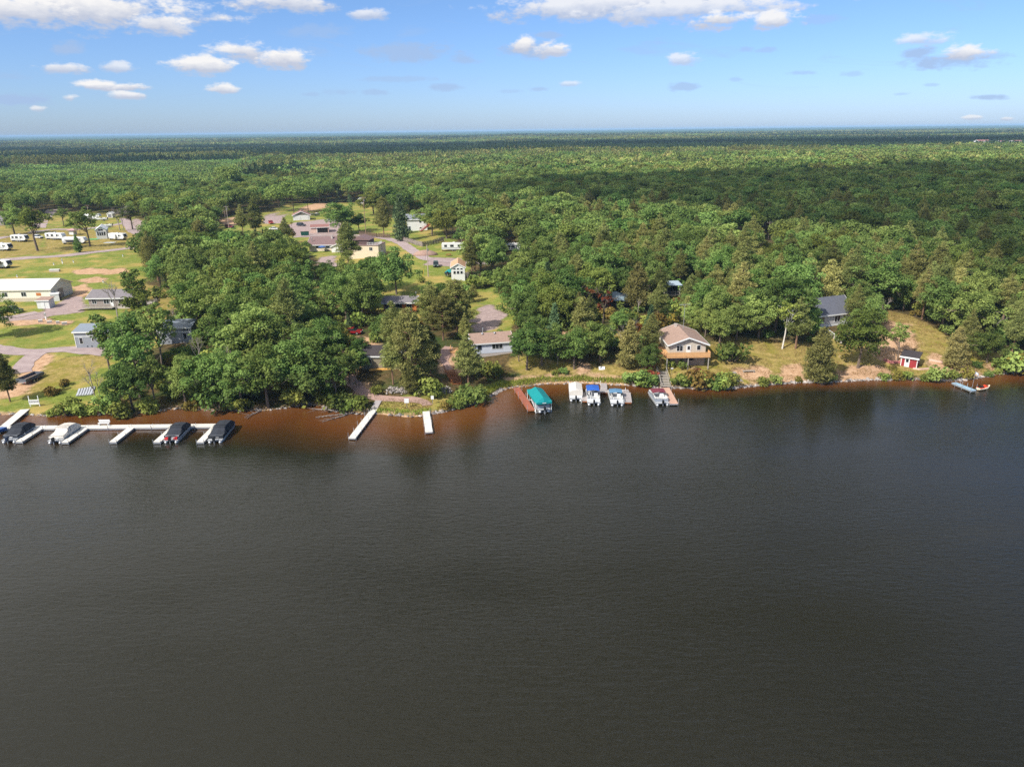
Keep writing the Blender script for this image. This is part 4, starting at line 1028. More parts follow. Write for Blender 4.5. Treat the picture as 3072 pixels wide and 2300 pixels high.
# ---------- red-roofed gable cabin on the bank
gw = 7.6
p = P(2060, 1096); g0 = Vector((p[0], p[1] , p[2]))
gc = house('gable_cabin', 'taupe gable cabin with brown shingle roof and orange deck above the boat stairs', 'cabin', g0, R(1), gw, 10.5, 2.35, 1.4, TAUPE, ROOF_BROWN, 'y', .65, found=STONE, fh=2.4)
window(gc, 'f', -1.75, 3.8, 1.25, 1.15, gw, 10.5); window(gc, 'f', 2.3, 3.9, .75, 1.0, gw, 10.5, WHITE, 0); door(gc, 'f', .15, 2.42, .95, 2.05, gw, 10.5)
window(gc, 'f', .6, 1.5, 1.3, .7, gw, 10.5, DARKV); window(gc, 'l', 3, 3.7, 1.2, 1.1, gw, 10.5); chimney(gc, -.6, 9.2, 5.6, 6.7, CONC, .25)
dk = MB().span(-gw / 2 - 1.1, gw / 2 + .6, -1.9, -.02, 2.25, 2.4).span(-gw / 2 - 1.3, -gw / 2 - .02, -.02, 6.0, 2.25, 2.4).build('deck', DECKO, gc)
railing('deck_railing', [(-gw / 2 - 1.1, -1.85, 2.4), (gw / 2 + .55, -1.85, 2.4), (gw / 2 + .55, -.1, 2.4)], DECKO, dk, 1.0, 1.9, solid=True)
railing('deck_railing', [(-gw / 2 - 1.1, -1.85, 2.4), (-gw / 2 - 1.25, -.3, 2.4)], DECKO, dk, 1.0, 1.2)
for x in (-gw / 2 - .9, -.2, gw / 2 + .3): MB().span(x - .09, x + .09, -1.75, -1.57, -1.6, 2.25).build('deck_post', DECKG, dk)
protect(1990, 985, 2128, 1085)
stairs('cabin_stairs', 'brown wooden stairs with railings running down from the gable cabin deck', 'stairs', g0 + Vector((-gw / 2 - 2.0, 1.5, 2.3)), PV(1948, 1112) + Vector((0, 0, .1)), 1.3, 13, STAIRB)
protect(1945, 1052, 2000, 1110)
ant = PV(2044, 988); o = thing('tv_antenna', 'thin mast with television antenna behind the gable cabin roof', 'antenna', PV(2046, 1040))
MB().tube((0, 0, 0), (0, 0, 9.6), .05, .04).build('mast', ALU, o)
an = MB().bar((-1.2, 0, 9.5), (1.2, 0, 9.7), .04, .04)
for i in range(7): an.bar((-1.1 + i * .36, -.7 + i * .05, 9.55), (-1.1 + i * .36, .7 - i * .05, 9.55), .03, .03)
an.build('aerial', ALU, o)

# ---------- pale blue cabin in the middle
m_ = mpp(1480, 1068)
wc = house('lake_cabin', 'pale blue cabin with mauve shingle roof behind the shore path', 'cabin', PV(1478, 1068), R(12), 9.0, 6.5, 2.4, 1.35, PALEBLUE, ROOF_BROWN, 'x', .35, found=CONC, fh=.7)
TRIMD = mat('trim_slate', srgb(70, 80, 100), .6, .1)
window(wc, 'f', -2.9, 2.15, .75, .95, 9, 6.5, TRIMD, 0); window(wc, 'f', 1.1, 2.2, 2.3, 1.15, 9, 6.5, WHITE, 2); window(wc, 'l', 3, 2.15, 1, 1, 9, 6.5)
chimney(wc, -1.5, 3.4, 4.2, 5.5, ALU, .09, 'vent_pipe', True); chimney(wc, -1.8, 2.6, 4.0, 4.6, CHROME, .16, 'roof_vent', True); chimney(wc, 1.0, 2.6, 4.0, 4.6, CHROME, .16, 'roof_vent', True)
protect(1432, 998, 1522, 1072); protect(1415, 905, 1535, 985)
# ---------- slate roofed house on the right
rh = house('lake_house', 'pale grey house with dark slate shingle roof at the head of the stone steps', 'house', PV(2503, 977), R(20), 11.0, 8.5, 2.5, 2.9, LTGREY, ROOF_SLATE, 'x', .5, found=WHITE, fh=.6)
window(rh, 'f', -3.9, 2.0, 1.3, 1.2, 11, 8.5); window(rh, 'f', .6, 1.8, 1.6, 1.6, 11, 8.5); window(rh, 'l', 3, 2.0, 1.1, 1.1, 11, 8.5); window(rh, 'l', 5.6, 2.0, 1.1, 1.1, 11, 8.5); door(rh, 'f', 2.6, .62, .95, 2.05, 11, 8.5)
protect(2442, 897, 2530, 980)
sp_ = thing('stone_steps', 'stepping slabs with pale edging descending the slope from the slate roofed house', 'steps', PV(2472, 990))
a, b = PV(2472, 988), PV(2526, 1027)
for i in range(11):
    q = a.lerp(b, i / 10); q.z = gz(q.x, q.y) + .05; q = q - a
    MB().box((q.x, q.y, q.z), (1.5, .45, .16), R(-25)).build('slab', CONC, sp_)
MB().bar((.9, .6, .1), tuple(b - a + Vector((.9, .6, .1))), .18, .3).build('edging', WHITE, sp_)
protect(2468, 984, 2526, 1020)
# ---------- red shed
rs_ = house('red_shed', 'red boarded shed with sloping dark roof and white door near the shore', 'shed', PV(2724, 1102), R(-38), 3.1, 3.0, 2.2, -.5, REDB, ROOF_DARK, 'shed', .32)
MB().span(-1.9, 1.9, -.38, -.33, 2.0, 2.25).build('fascia', WHITE, rs_)
for x in (-1.55, 1.5): MB().span(x - .02, x + .12, -.03, .12, -.3, 2.15).build('corner_trim', WHITE, rs_)
door(rs_, 'f', -.35, .05, .95, 1.95, 3.1, 3.0); window(rs_, 'r', .9, 1.45, .6, .7, 3.1, 3.0, WHITE, 0)
MB().span(1.52, 1.6, 2.85, 3.0, -.3, 2.5).build('corner_trim', WHITE, rs_)
protect(2706, 1058, 2772, 1104)
def wall_run(label, pts, w, h, m, name='retaining_wall', cat='wall', sink=.6):
    o = thing(name, label, cat, pts[0])
    for a, b in zip(pts[:-1], pts[1:]):
        MB().bar(tuple(a - pts[0] + Vector((0, 0, h / 2 - sink / 2))), tuple(b - pts[0] + Vector((0, 0, h / 2 - sink / 2))), w, h + sink).build('wall_course', m, o)
    return o
REDC = mat('red_block', srgb(176, 112, 108), .9, .2, 2); PINKC = mat('pink_stone', srgb(214, 180, 164), .9, .2, 2)
wall_run('low reddish retaining wall joining the red shed from the left', [PV(2652, 1082), PV(2668, 1089), PV(2706, 1090)], .35, .5, REDC)
wall_run('pale curved stone edging in front of the red shed', [PV(2738, 1107), PV(2758, 1110), PV(2788, 1107)], .3, .3, PINKC)
wall_run('pale timber edging on the sandy slope beyond the red shed', [PV(2786, 1081), PV(2822, 1088), PV(2840, 1092)], .35, .35, PINKC)

# ---------- left: cream metal building and neighbours
mb_ = house('metal_building', 'long cream metal building with white ribbed roof beside the gravel drive', 'building', PV(40, 905), R(1.5), 23.5, 11.5, 3.6, 2.1, CREAM, MET_W, 'x', .35, trim=CREAM)
for u in (-9, -2.0, 3.6): window(mb_, 'f', u, 2.2, 1.4, 1.2, 23.5, 11.5)
MB().span(7.3, 8.7, -.05, .02, 1.7, 2.6).build('boarded_window', ORANGE, mb_); MB().span(-11.75, 11.75, -.035, .0, -.2, 1.1).build('wainscot', mat('wainscot_tan', srgb(196, 182, 160), .6, .06, .5, 0, (0, .6, .08, .25)), mb_)
door(mb_, 'r', 5.0, 0.0, 2.7, 2.9, 23.5, 11.5, mat('garage_tan', srgb(170, 156, 140), .6, .08, 1, 0, (2, .5, .08, .5)), False, 'garage_door')
protect(0, 838, 214, 905)
ws = house('storage_shed', 'small white shed with flat brown roof in front of the metal building', 'shed', PV(132, 926), R(4), 3.4, 3.0, 2.35, -.35, WHITES, ROOF_BROWN, 'shed', .25)
door(ws, 'f', 0, .05, .8, 1.9, 3.4, 3, WHITE, False)
ih = house('ice_shack', 'white box shack with two dark framed doors beside the metal building gable', 'shack', PV(167, 904), R(18), 2.3, 2.0, 2.1, .3, WHITES, RVR, 'x', .05)
door(ih, 'r', .55, .1, .75, 1.8, 2.3, 2.0, RVBLK); door(ih, 'r', 1.4, .1, .75, 1.8, 2.3, 2.0, RVBLK)
gh = house('deck_house', 'grey tan house with shingle roof and ramp deck across its front', 'house', PV(336, 926), R(0), 12.6, 8.0, 2.5, 1.5, GREYTAN, ROOF_GREY, 'x', .5, found=CONC, fh=.7)
for u, ww in ((-4.7, 1.2), (-1.2, 1.5), (3.4, 2.2)): window(gh, 'f', u, 2.15, ww, 1.25, 12.6, 8, WHITE, 2 if ww > 2 else 1)
door(gh, 'f', .35, .75, .9, 2.05, 12.6, 8)
dk = MB().span(-7.2, 1.2, -1.9, -.03, .5, .65).build('deck', DECKG, gh); railing('deck_railing', [(-7.2, -1.85, .65), (1.1, -1.85, .65)], DECKG, dk, .95, 1.6, True)
MB().prism([(-7.2, .5), (-7.2, .65), (-9.0, .05), (-9.0, -.1)], 1, -1.9, -.4).build('ramp', DECKG, gh)
dk = MB().span(6.5, 11.5, 1.0, 4.0, .9, 1.05).build('deck', DECKG, gh); railing('deck_railing', [(6.5, 1.05, 1.05), (11.4, 1.05, 1.05), (11.4, 3.9, 1.05)], DECKG, dk, 1.0, 1.4, True)
for x in (6.8, 9, 11.2): MB().span(x - .08, x + .08, 1.1, 1.26, -1, .9).build('deck_post', DECKG, dk)
protect(262, 866, 402, 930)
def tiny_house(label, loc, w, rz=0):
    o = house('tiny_house', label, 'cabin', loc, rz, w, 3.6, 3.3, -.9, BLUEGREY, MET_B, 'shed', .3, fh=.6)
    MB().span(-w / 2 - .02, w / 2 + .02, -.05, .0, 2.72, 2.86).build('belt_trim', WHITE, o)
    for x in (-w / 2, w / 2): MB().span(x - .07, x + .07, -.06, .08, .2, 3.85).build('corner_trim', WHITE, o)
    for u in (-w * .34, w * .3): window(o, 'f', u, 1.75, .75, 1.5, w, 3.6, WHITE, 0)
    window(o, 'f', -w * .02, 2.0, .45, .8, w, 3.6, WHITE, 0); window(o, 'f', -w * .05, 3.3, w * .22, .42, w, 3.6, WHITE, 2); window(o, 'f', w * .34, 3.3, w * .18, .42, w, 3.6, WHITE, 1)
    for x in (-w * .2, -w * .08, w * .2): wheel(o, x, .3, .36)
    return o
tiny_house('blue grey tiny house with ribbed roof at the end of the lower gravel drive', PV(286, 1043), 8.8, R(0)); protect(236, 986, 306, 1044)
tiny_house('second blue grey tiny house, half hidden among the oaks to the east', PV(528, 1030), 8.0, R(2)); protect(484, 978, 556, 1030)

# ---------- middle: orange cabin, hidden cabin, lodge, garages, white house
oc = house('orange_cabin', 'small cabin with orange board walls and low grey roof under the big oak', 'cabin', PV(1201, 938), R(2), 8.6, 6.0, 2.5, 1.0, ORANGE, ROOF_GREY, 'x', .5, fh=.2)
window(oc, 'f', -.6, 1.7, 2.2, 1.7, 8.6, 6, TRIMD, 2); window(oc, 'f', 2.4, 1.5, 1.3, 2.0, 8.6, 6, WHITE, 1, 'sliding_door'); window(oc, 'f', -3.4, 1.8, .8, 1.1, 8.6, 6, WHITE, 0)
MB().span(-3.0, 2.6, -1.0, -.85, 2.72, 2.86).build('awning_rail', CREAM, oc); chimney(oc, 4.1, 3, 3.2, 4.7, CHROME, .1, 'vent_pipe', True)
protect(1156, 890, 1248, 932)
hc = house('hidden_cabin', 'beige cabin with dark shingle roof half hidden behind the shore pines', 'cabin', PV(1142, 1106), R(-4), 8.0, 7.0, 2.3, 1.2, side('siding_olive', (142, 132, 112)), ROOF_DARK, 'x', .3, fh=.4)
window(hc, 'f', -2.4, 1.6, 1.0, .9, 8, 7); protect(1098, 1056, 1138, 1106)
lb = thing('lumber_stack', 'pile of new yellow boards before the beige cabin wall', 'boards', PV(1140, 1110), R(8))
for i in range(6): MB().span(-2.2 + .1 * (i % 2), 2.2 + .2 * (i % 3), -.5 + (i % 3) * .3, -.22 + (i % 3) * .3, .02 + (i // 3) * .12, .13 + (i // 3) * .12).build('board', WOODY, lb)
protect(1118, 1104, 1158, 1116)
lg = house('lodge', 'long lodge with brown shingle roof and white front gable facing the lake', 'lodge', PV(1000, 752), R(-2), 20.0, 11.0, 2.7, 2.2, BEIGE, ROOF_LODGE, 'x', .9)
MB().span(.6, 6.4, -4.6, -.02, -.5, 2.3).prism([(.6, 2.3), (6.4, 2.3), (3.5, 3.6)], 1, -4.6, -4.5).build('front_wing', WHITES, lg)
r = MB()
for sg in (-1, 1): r.prism([(3.5 + sg * 3.5, 2.05), (3.5, 3.65), (3.5, 3.8), (3.5 + sg * 3.5, 2.2)], 1, -5.0, 2.0)
ro = r.build('roof', ROOF_LODGE, lg)
for sg in (-1, 1): MB().prism([(3.5 + sg * 3.5, 1.95), (3.5, 3.56), (3.5, 3.86), (3.5 + sg * 3.5, 2.26)], 1, -5.06, -4.99 if sg > 0 else -4.992).build('fascia', WHITE, ro)
window(lg, 'f', -6, 1.6, 2.2, 1.2, 20, 11); window(lg, 'f', -2, 1.6, 1.6, 1.2, 20, 11); chimney(lg, -1.2, 4.0, 3.4, 5.6, CONC, .35); chimney(lg, -9.0, 1.6, 3.0, 5.0, CHROME, .14, 'vent_pipe', True)
protect(926, 708, 1030, 768)
lw = house('lodge_annex', 'two storey beige annex with roof terrace at the lodge end', 'building', PV(1092, 775), R(-8), 12.0, 9.0, 4.8, .3, BEIGE, ROOF_LODGE, 'flat', .15)
window(lw, 'f', -1.5, 3.6, 1.4, 1.2, 12, 9); window(lw, 'r', 4, 3.6, 1.6, 1.4, 12, 9); window(lw, 'f', 3, 3.6, 1.2, 1.2, 12, 9); door(lw, 'r', 4, 0, 2.6, 2.4, 12, 9, WHITE, False, 'garage_door')
MB().span(-6, 1.5, 2.0, 9, 5.0, 6.6).prism([(-6.4, 6.6), (1.9, 6.6), (-2.2, 8.0)], 1, 1.6, 9.4).build('upper_storey', ROOF_LODGE, lw); railing('terrace_railing', [(1.6, .2, 5.0), (5.8, .2, 5.0), (5.8, 5, 5.0)], WHITE, lw, 1.0, 1.2, True)
protect(1085, 716, 1150, 772)
gr = house('garage', 'two car garage with red shingle roof and white overhead doors', 'garage', PV(905, 661), R(14), 9.0, 8.0, 2.8, 2.0, WHITES, ROOF_RED, 'y', .5)
GD = mat('garage_white', (.74, .74, .73), .5, .05, 1, 0, (2, .5, .06, .4))
for u in (-2.1, 2.1): door(gr, 'f', u, .05, 3.5, 2.3, 9, 8, GD, False, 'garage_door')
MB().prism([(-4.4, 2.85), (4.4, 2.85), (0, 4.8)], 1, -.05, -.01).build('gable_panel', mat('gable_grey', srgb(120, 116, 106), .8, .1), gr); protect(850, 628, 932, 660)
cp = house('carport', 'open fronted carport with reddish roof beside the lodge yard', 'carport', PV(960, 698), R(12), 8.5, 7.0, 2.6, .9, mat('siding_pinkish', srgb(214, 184, 168), .7, .08, 1), ROOF_RED, 'x', .4)
MB().span(-1.2, 3.9, -.04, .0, .0, 2.45).build('shade_panel', DARKV, cp); MB().span(-1.45, -1.2, -.09, .02, -.3, 2.5).build('post', WHITE, cp); protect(932, 664, 986, 696)  # dark sheet on the solid front stands in for the shaded interior
wh = house('white_house', 'white two storey house with grey roof and red side stairs', 'house', PV(1252, 692), R(4), 9.6, 9.0, 5.3, 1.9, WHITES, ROOF_LG, 'x', .5)
for u, z in ((1.6, 4.3), (3.6, 4.3), (1.6, 1.3)): window(wh, 'f', u, z, .95, 1.3 if z > 2 else .5, 9.6, 9, WHITE, 0)
door(wh, 'f', -3.6, 0, .95, 2.05, 9.6, 9, TRIMD); chimney(wh, -.6, 3, 6.2, 7.4, CHROME, .14, 'vent_pipe', True); protect(1218, 632, 1284, 690)
REDW = boards('stair_red', (170, 66, 56), 0, .3)
stairs('house_stairs', 'red wooden stairs climbing the white two storey house wall', 'stairs', PV(1290, 690) + Vector((.2, -.9, 2.9)), PV(1262, 694) + Vector((0, -1.2, .1)), 1.2, 9, REDW)
fs_ = house('far_shed', 'small white shed standing behind the lodge yard by the woods', 'shed', PV(1082, 611), R(-25), 4.6, 5.5, 2.5, 1.3, WHITES, MET_W, 'y', .15); protect(1066, 586, 1098, 610)
pm = house('park_home', 'narrow white park home with tan roof, gable towards the lake', 'cabin', PV(1375, 842), R(3), 4.3, 10.0, 3.2, 1.2, WHITES, ROOF_TAN, 'y', .3, fh=1.0)
for u in (-1.1, 0, 1.1): window(pm, 'f', u, 2.6, .7, .9, 4.3, 10, WHITE, 0); window(pm, 'f', u, 3.75, .7, .45, 4.3, 10, WHITE, 0)
protect(1354, 768, 1398, 838)
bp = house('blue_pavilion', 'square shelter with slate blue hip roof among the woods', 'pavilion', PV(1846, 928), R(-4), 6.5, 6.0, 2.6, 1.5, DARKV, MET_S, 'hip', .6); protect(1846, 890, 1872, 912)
to = thing('lookout', 'tall open post lookout with pale metal roof in the woods', 'lookout', PV(2018, 908), R(3))
for x in (-1.7, 1.7):
    for y in (0, 3): MB().span(x - .1, x + .1, y - .1, y + .1, -.5, 4.7 - y * .12).build('post', DECKG, to)
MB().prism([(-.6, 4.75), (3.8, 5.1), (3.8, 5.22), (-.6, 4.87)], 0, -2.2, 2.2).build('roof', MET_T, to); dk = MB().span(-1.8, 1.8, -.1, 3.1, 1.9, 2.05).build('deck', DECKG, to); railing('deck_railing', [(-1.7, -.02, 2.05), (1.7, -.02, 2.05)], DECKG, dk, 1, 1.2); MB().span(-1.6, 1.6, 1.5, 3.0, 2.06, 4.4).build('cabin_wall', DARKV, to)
protect(2012, 848, 2034, 880)
ho = house('brown_roof_house', 'distant house with orange brown roof peeping through the oaks', 'house', PV(556, 592), R(10), 9, 8, 2.6, 2.0, WHITES, ROOF_ORG, 'x', .4); protect(545, 570, 572, 584)
lh = house('grey_house', 'grey house at the left campground edge with white window frames', 'house', PV(-12, 676), R(0), 9, 7, 2.6, 1.8, GREYTAN, ROOF_GREY, 'x', .4)
for u in (1.5, 3.4): window(lh, 'f', u, 1.5, .9, 1.2, 9, 7)
ss = house('garden_shed', 'small white shed with barn shaped front beside the grey bare tree', 'shed', PV(330, 653), R(0), 3.2, 3.6, 2.1, .9, WHITES, RVR, 'y', .15); MB().span(-1, 1, -.04, 0, .1, 1.9).build('door', mat('door_grey', srgb(120, 122, 128), .6, .1), ss); protect(322, 638, 338, 652)
FB = [(2952, 434, 22, 6, 'largest'), (3008, 435, 9, 5, 'smallest'), (3054, 434, 17, 5, 'easternmost')]
for x, y, w, h, nm in FB:
    d = 1450.; r0 = ray(x, y); t = d / r0[1]; q = CAM + r0 * t
    house('distant_building', f'{nm} of the distant white buildings with pinkish roofs near the skyline', 'building', (q[0], q[1], gz(q[0], q[1])), R(0), w, 16, q[2] - gz(q[0], q[1]) + h * .55 + 3, h * .4, WHITES, ROOF_RED, 'x', .5, group='distant buildings near the skyline')
for i, (x, y) in enumerate(((3004, 668), (3052, 672))):
    tt_=travel_trailer(('white camping trailer roof showing deep in the eastern woods', 'second white camping trailer in the eastern woods, nearer the frame edge')[i], PV(x, y), R(-15), 9, None, 0, False, group='trailers in the eastern woods')

# ---------- campground
travel_trailer('white camping trailer with tall black nose beside the first campground oak', PV(56, 726), R(-8), 7.6, RVBLK); protect(29, 694, 84, 724)
travel_trailer('white camping trailer with black windscreen nose cut by the frame edge', PV(4, 753), R(-12), 8.0, RVBLK); protect(0, 724, 30, 752)
travel_trailer('long white camping trailer behind the stone ringed pitch', PV(163, 720), R(-12), 9.4); protect(136, 692, 192, 718)
travel_trailer('white camping trailer with grey slide out behind the young green pine', PV(222, 733), R(-3), 10.5, None, 2, True); protect(188, 704, 256, 730)
tr = travel_trailer('white camping trailer with rounded front and dark window next to the park cabin', PV(350, 721), R(-16), 8.6, RVW, 1); protect(325, 688, 384, 720)
travel_trailer('white camping trailer alone below the campground road at the frame edge', PV(-4, 806), R(-8), 8.2, RVBLK, 0, True); protect(0, 778, 26, 806)
travel_trailer('tall white fifth wheel camper under the utility pole', PV(274, 660), R(-5), 10.5, None, 1, False, True); protect(246, 624, 304, 658)
travel_trailer('white trailer with dark markings parked beyond the grey fence', PV(1362, 754), R(2), 9.5, None, 0); protect(1332, 724, 1362, 752)
travel_trailer('white camper mostly hidden by oaks east of the campground', PV(466, 742), R(3), 9, None, 0); 
travel_trailer('small white camper glimpsed through oaks behind the park home', PV(1542, 756), R(5), 6, None, 0); protect(1524, 740, 1548, 752)
pc = house('park_cabin', 'white park cabin with teal trim and tall window gable', 'cabin', PV(307, 717), R(24), 4.4, 10.5, 3.3, 1.5, WHITES, MET_W, 'y', .3, trim=TEALS, fh=.9)
for u in (-1.35, -.45, .45, 1.35): window(pc, 'f', u, 2.5, .66, 1.7, 4.4, 10.5, WHITE, 0)
window(pc, 'f', -.5, 4.15, .7, .5, 4.4, 10.5, TRIMD, 0); window(pc, 'f', .5, 4.15, .7, .5, 4.4, 10.5, TRIMD, 0)
for v in (2, 4.5, 7): window(pc, 'l', v, 2.6, 1.0, 1.4, 4.4, 10.5)
protect(264, 674, 326, 716)
gz_ = thing('screen_gazebo', 'pinkish roofed gazebo between the white camping trailers', 'gazebo', PV(217, 705), R(-8))
for x in (-2, 2):
    for y in (0, 3): MB().tube((x, y, 0), (x, y, 2.2), .06).build('post', BLACK, gz_)
MB().loft([[(-2.5, -.5, 2.2), (2.5, -.5, 2.2), (2.5, 3.5, 2.2), (-2.5, 3.5, 2.2)], [(-1, 1.1, 2.9), (1, 1.1, 2.9), (1, 1.9, 2.9), (-1, 1.9, 2.9)]]).build('roof', mat('canvas_pink', srgb(176, 138, 144), .9, .1), gz_); MB().span(-1.9, .5, .3, 2.8, .0, 1.9).build('screen_wall', WHITES, gz_)
o = MB().box((0, 0, .05), (4.6, 3.2, .06)).build('patio_mat', mat('mat_grey', srgb(176, 178, 178), .9, .1, 2)); o.location = PV(330, 728); tag(o, 'flat grey patio mat on the grass below the rounded trailer', 'mat')
o = MB().box((0, 0, .05), (6.5, 3.5, .06)).build('patio_mat', GREENMAT); o.location = PV(276, 718); tag(o, 'bright green outdoor carpet beside the park cabin', 'mat')
runabout('trailered_boat', 'white boat on a trailer by the small barn shaped shed', PV(323, 662), R(100), 6.2, 2.2, group='boats parked on trailers')
runabout('trailered_boat', 'low white boat on a trailer at the gravel loop bend', PV(338, 682), R(95), 5.2, 1.8, group='boats parked on trailers')
runabout('trailered_boat', 'dark hulled boat on a trailer beside the two car garage', PV(958, 648), R(112), 6.5, 2.3, mat('hull_green', srgb(96, 104, 84), .3, .1), group='boats parked on trailers'); protect(940, 630, 976, 648)
runabout('trailered_boat', 'boat with teal cover parked in front of the park home', PV(1343, 832), R(-8), 6.0, 2.3, mat('hull_dark', (.03, .035, .04), .3, .2), COV_TEAL, group='boats parked on trailers'); protect(1324, 792, 1358, 828)
sp3 = mat('car_red', srgb(196, 44, 34), .3, .06, 1, 0, None, 0, .5)
vehicle('pickup_truck', 'dark pickup truck parked in front of the metal building', 'truck', PV(64, 938), R(78), mat('car_black', (.012, .014, .02), .25, .1), 'pickup'); protect(42, 910, 90, 936)
vehicle('parked_car', 'dark blue car in the yard before the garage', 'car', PV(915, 679), R(68), mat('car_navy', (.025, .032, .045), .25, .1), 'suv', 'cars parked around the lodge'); protect(898, 662, 932, 678)
vehicle('parked_car', 'bright red car in the shade west of the garage', 'car', PV(816, 673), R(28), sp3, 'suv', 'cars parked around the lodge'); protect(806, 654, 830, 672)
vehicle('parked_car', 'white car seen from the side behind the pines near the lodge', 'car', PV(836, 690), R(80), mat('car_white', (.74, .74, .74), .3, .05), 'sedan', 'cars parked around the lodge'); protect(824, 674, 856, 690)
vehicle('parked_car', 'dark red car parked at the tall utility pole foot', 'car', PV(700, 684), R(70), mat('car_maroon', srgb(122, 44, 50), .3, .06), 'suv', 'cars parked around the lodge'); protect(690, 672, 712, 684)
vehicle('parked_car', 'grey car standing in the shadow of the carport', 'car', PV(970, 696), R(8), mat('car_grey', (.2, .2, .22), .3, .06), 'sedan', 'cars parked around the lodge')
vehicle('parked_car', 'red car parked under the oaks behind the beige cabin', 'car', PV(1086, 1002), R(84), mat('car_red_shaded', srgb(138, 32, 36), .3, .06), 'sedan', 'cars parked around the lodge'); protect(1068, 986, 1104, 1002)  # red paint darkened to stand in for the shade under the oaks
vehicle('parked_van', 'white van between the camping trailers near the pitch', 'van', PV(126, 716), R(70), mat('car_white', (.74, .74, .74), .3, .05), 'suv')
vehicle('utility_buggy', 'small dark green buggy on the gravel by the utility pole', 'buggy', PV(1308, 803), R(6), mat('car_green', (.04, .07, .06), .4, .1), 'suv'); protect(1296, 780, 1318, 803)
du = thing('dumpster', 'dark green steel dumpster behind the lodge roof', 'dumpster', PV(915, 707), R(12))
DG = mat('dumpster_green', (.008, .075, .05), .5, .15)
MB().loft([[(-1.7, 0, 0), (1.7, 0, 0), (1.7, 1.6, 0), (-1.7, 1.6, 0)], [(-1.9, -.1, 1.9), (1.9, -.1, 1.9), (1.9, 1.8, 1.5), (-1.9, 1.8, 1.5)]]).build('bin', DG, du); MB().box((0, .85, 1.78), (3.8, 1.95, .08), 0, 1, R(-12)).build('lid', BLACK, du); protect(902, 688, 928, 706)
for px, py, cc, nm_ in ((944, 752, (206, 92, 84), 'faded red'), (968, 756, (60, 92, 150), 'blue')):
    o = thing('patio_umbrella', f'{nm_} patio umbrella on the terrace before the lodge', 'umbrella', PV(px, py), 0, 'patio umbrellas at the lodge')
    MB().tube((0, 0, 0), (0, 0, 2.5), .04).build('pole', ALU, o); MB().loft([[(1.6 * k * math.cos(a), 1.6 * k * math.sin(a), z) for a in np.linspace(0, 6.283, 8, endpoint=False)] for k, z in ((1, 2.05), (.55, 2.4), (.04, 2.65))]).build('canopy', canvas('umbrella_' + nm_.split()[-1], srgb(*cc)), o)
o = thing('canopy_tent', 'white canopy tent roof beside the open carport', 'tent', PV(992, 676), R(10))
for x in (-2.4, 2.4):
    for y in (0, 4): MB().tube((x, y, 0), (x, y, 2.3), .05).build('post', ALU, o)
MB().loft([[(-2.7, -.3, 2.25), (2.7, -.3, 2.25), (2.7, 4.3, 2.25), (-2.7, 4.3, 2.25)], [(-.3, 1.7, 3.4), (.3, 1.7, 3.4), (.3, 2.3, 3.4), (-.3, 2.3, 3.4)]]).build('canopy', WHITE, o)
for px, py, nm_ in ((970, 802, 'by the lodge drive'), (1346, 768, 'below the white trailer')):
    o = thing('picnic_table', f'weathered brown picnic table {nm_}', 'picnic table', PV(px, py), R(20))
    MB().span(-1, 1, -.4, .4, .72, .77).build('table_top', STAIRB, o)
    for sy in (-1, 1): MB().span(-1, 1, sy * .7 - .13, sy * .7 + .13, .42, .46).build('bench_seat', STAIRB, o)
    for sx in (-.7, .7): MB().bar((sx, -.75, 0), (sx, -.2, .72), .08, .05).bar((sx, .75, 0), (sx, .2, .72), .08, .05).build('leg', STAIRB, o)
protect(650, 628, 764, 688); protect(958, 812, 1002, 884); protect(800, 655, 860, 688)
# ---------- fences, poles, wires
def fence(label, pts, h, m, lean=.03):
    o = thing('board_fence', label, 'fence', pts[0])
    for a, b in zip(pts[:-1], pts[1:]):
        L = (b - a).length; k = max(1, int(L / 2.4))
        pan = MB()
        for i in range(int(L / .2)):
            q = a.lerp(b, (i + .5) / int(L / .2)); q.z = gz(q.x, q.y); dirv = (b - a).normalized()
            pan.bar(tuple(q - pts[0] + dirv * -.085 + Vector((0, 0, h / 2 + random.uniform(-.04, .04)))), tuple(q - pts[0] + dirv * .085 + Vector((0, 0, h / 2 + random.uniform(-.04, .04)))), .03, h)
        pan.build('board_panel', m, o)
        for i in range(k + 1):
            q = a.lerp(b, i / k); q.z = gz(q.x, q.y); q = q - pts[0]; MB().span(q.x - .07, q.x + .07, q.y + .05, q.y + .19, q.z - .3, q.z + h * .97).build('post', m, o)
    return o
FENCED = boards('fence_dark', (96, 78, 66), 0, .18)
fence('dark weathered board fence behind the lodge, mostly in shade', [PV(1078, 706), PV(1130, 712), PV(1170, 714)], 2.0, FENCED)
fence('pale grey board fence curving round the white house lawn', [PV(1198, 722), PV(1232, 730), PV(1268, 740), PV(1300, 734), PV(1332, 724)], 2.0, FENCEG); protect(1200, 706, 1330, 736)
poles = []
for px, py, top, lab, arm, pale in ((270, 662, 614, 'reddish utility pole beside the fifth wheel camper', True, False), (688, 692, 617, 'tall pale utility pole with crossarm west of the garage', True, True), (1099, 716, 590, 'slim utility pole rising behind the lodge roof', True, False), (1285, 830, 735, 'bare pale pole on the lawn before the gravel road', False, True), (2304, 720, 664, 'short pale pole top standing in the shaded eastern woods', True, True)):
    b = PV(px, py); h = tree_h(px, py, top); o = utility_pole(lab, b, h, arm, R(10), pale); poles.append((b, h)); protect(px - 7, top - 4, px + 7, py - 8)
def wire(label, a, b, sag):
    mb = MB(); pr = None
    for i in range(15):
        t = i / 14; q = a.lerp(b, t) - Vector((0, 0, sag * 4 * t * (1 - t)))
        if pr: mb.tube(pr, q, .035, .035, 4)
        pr = q
    o = mb.build('power_line', WIRE); tag(o, label, 'wire')
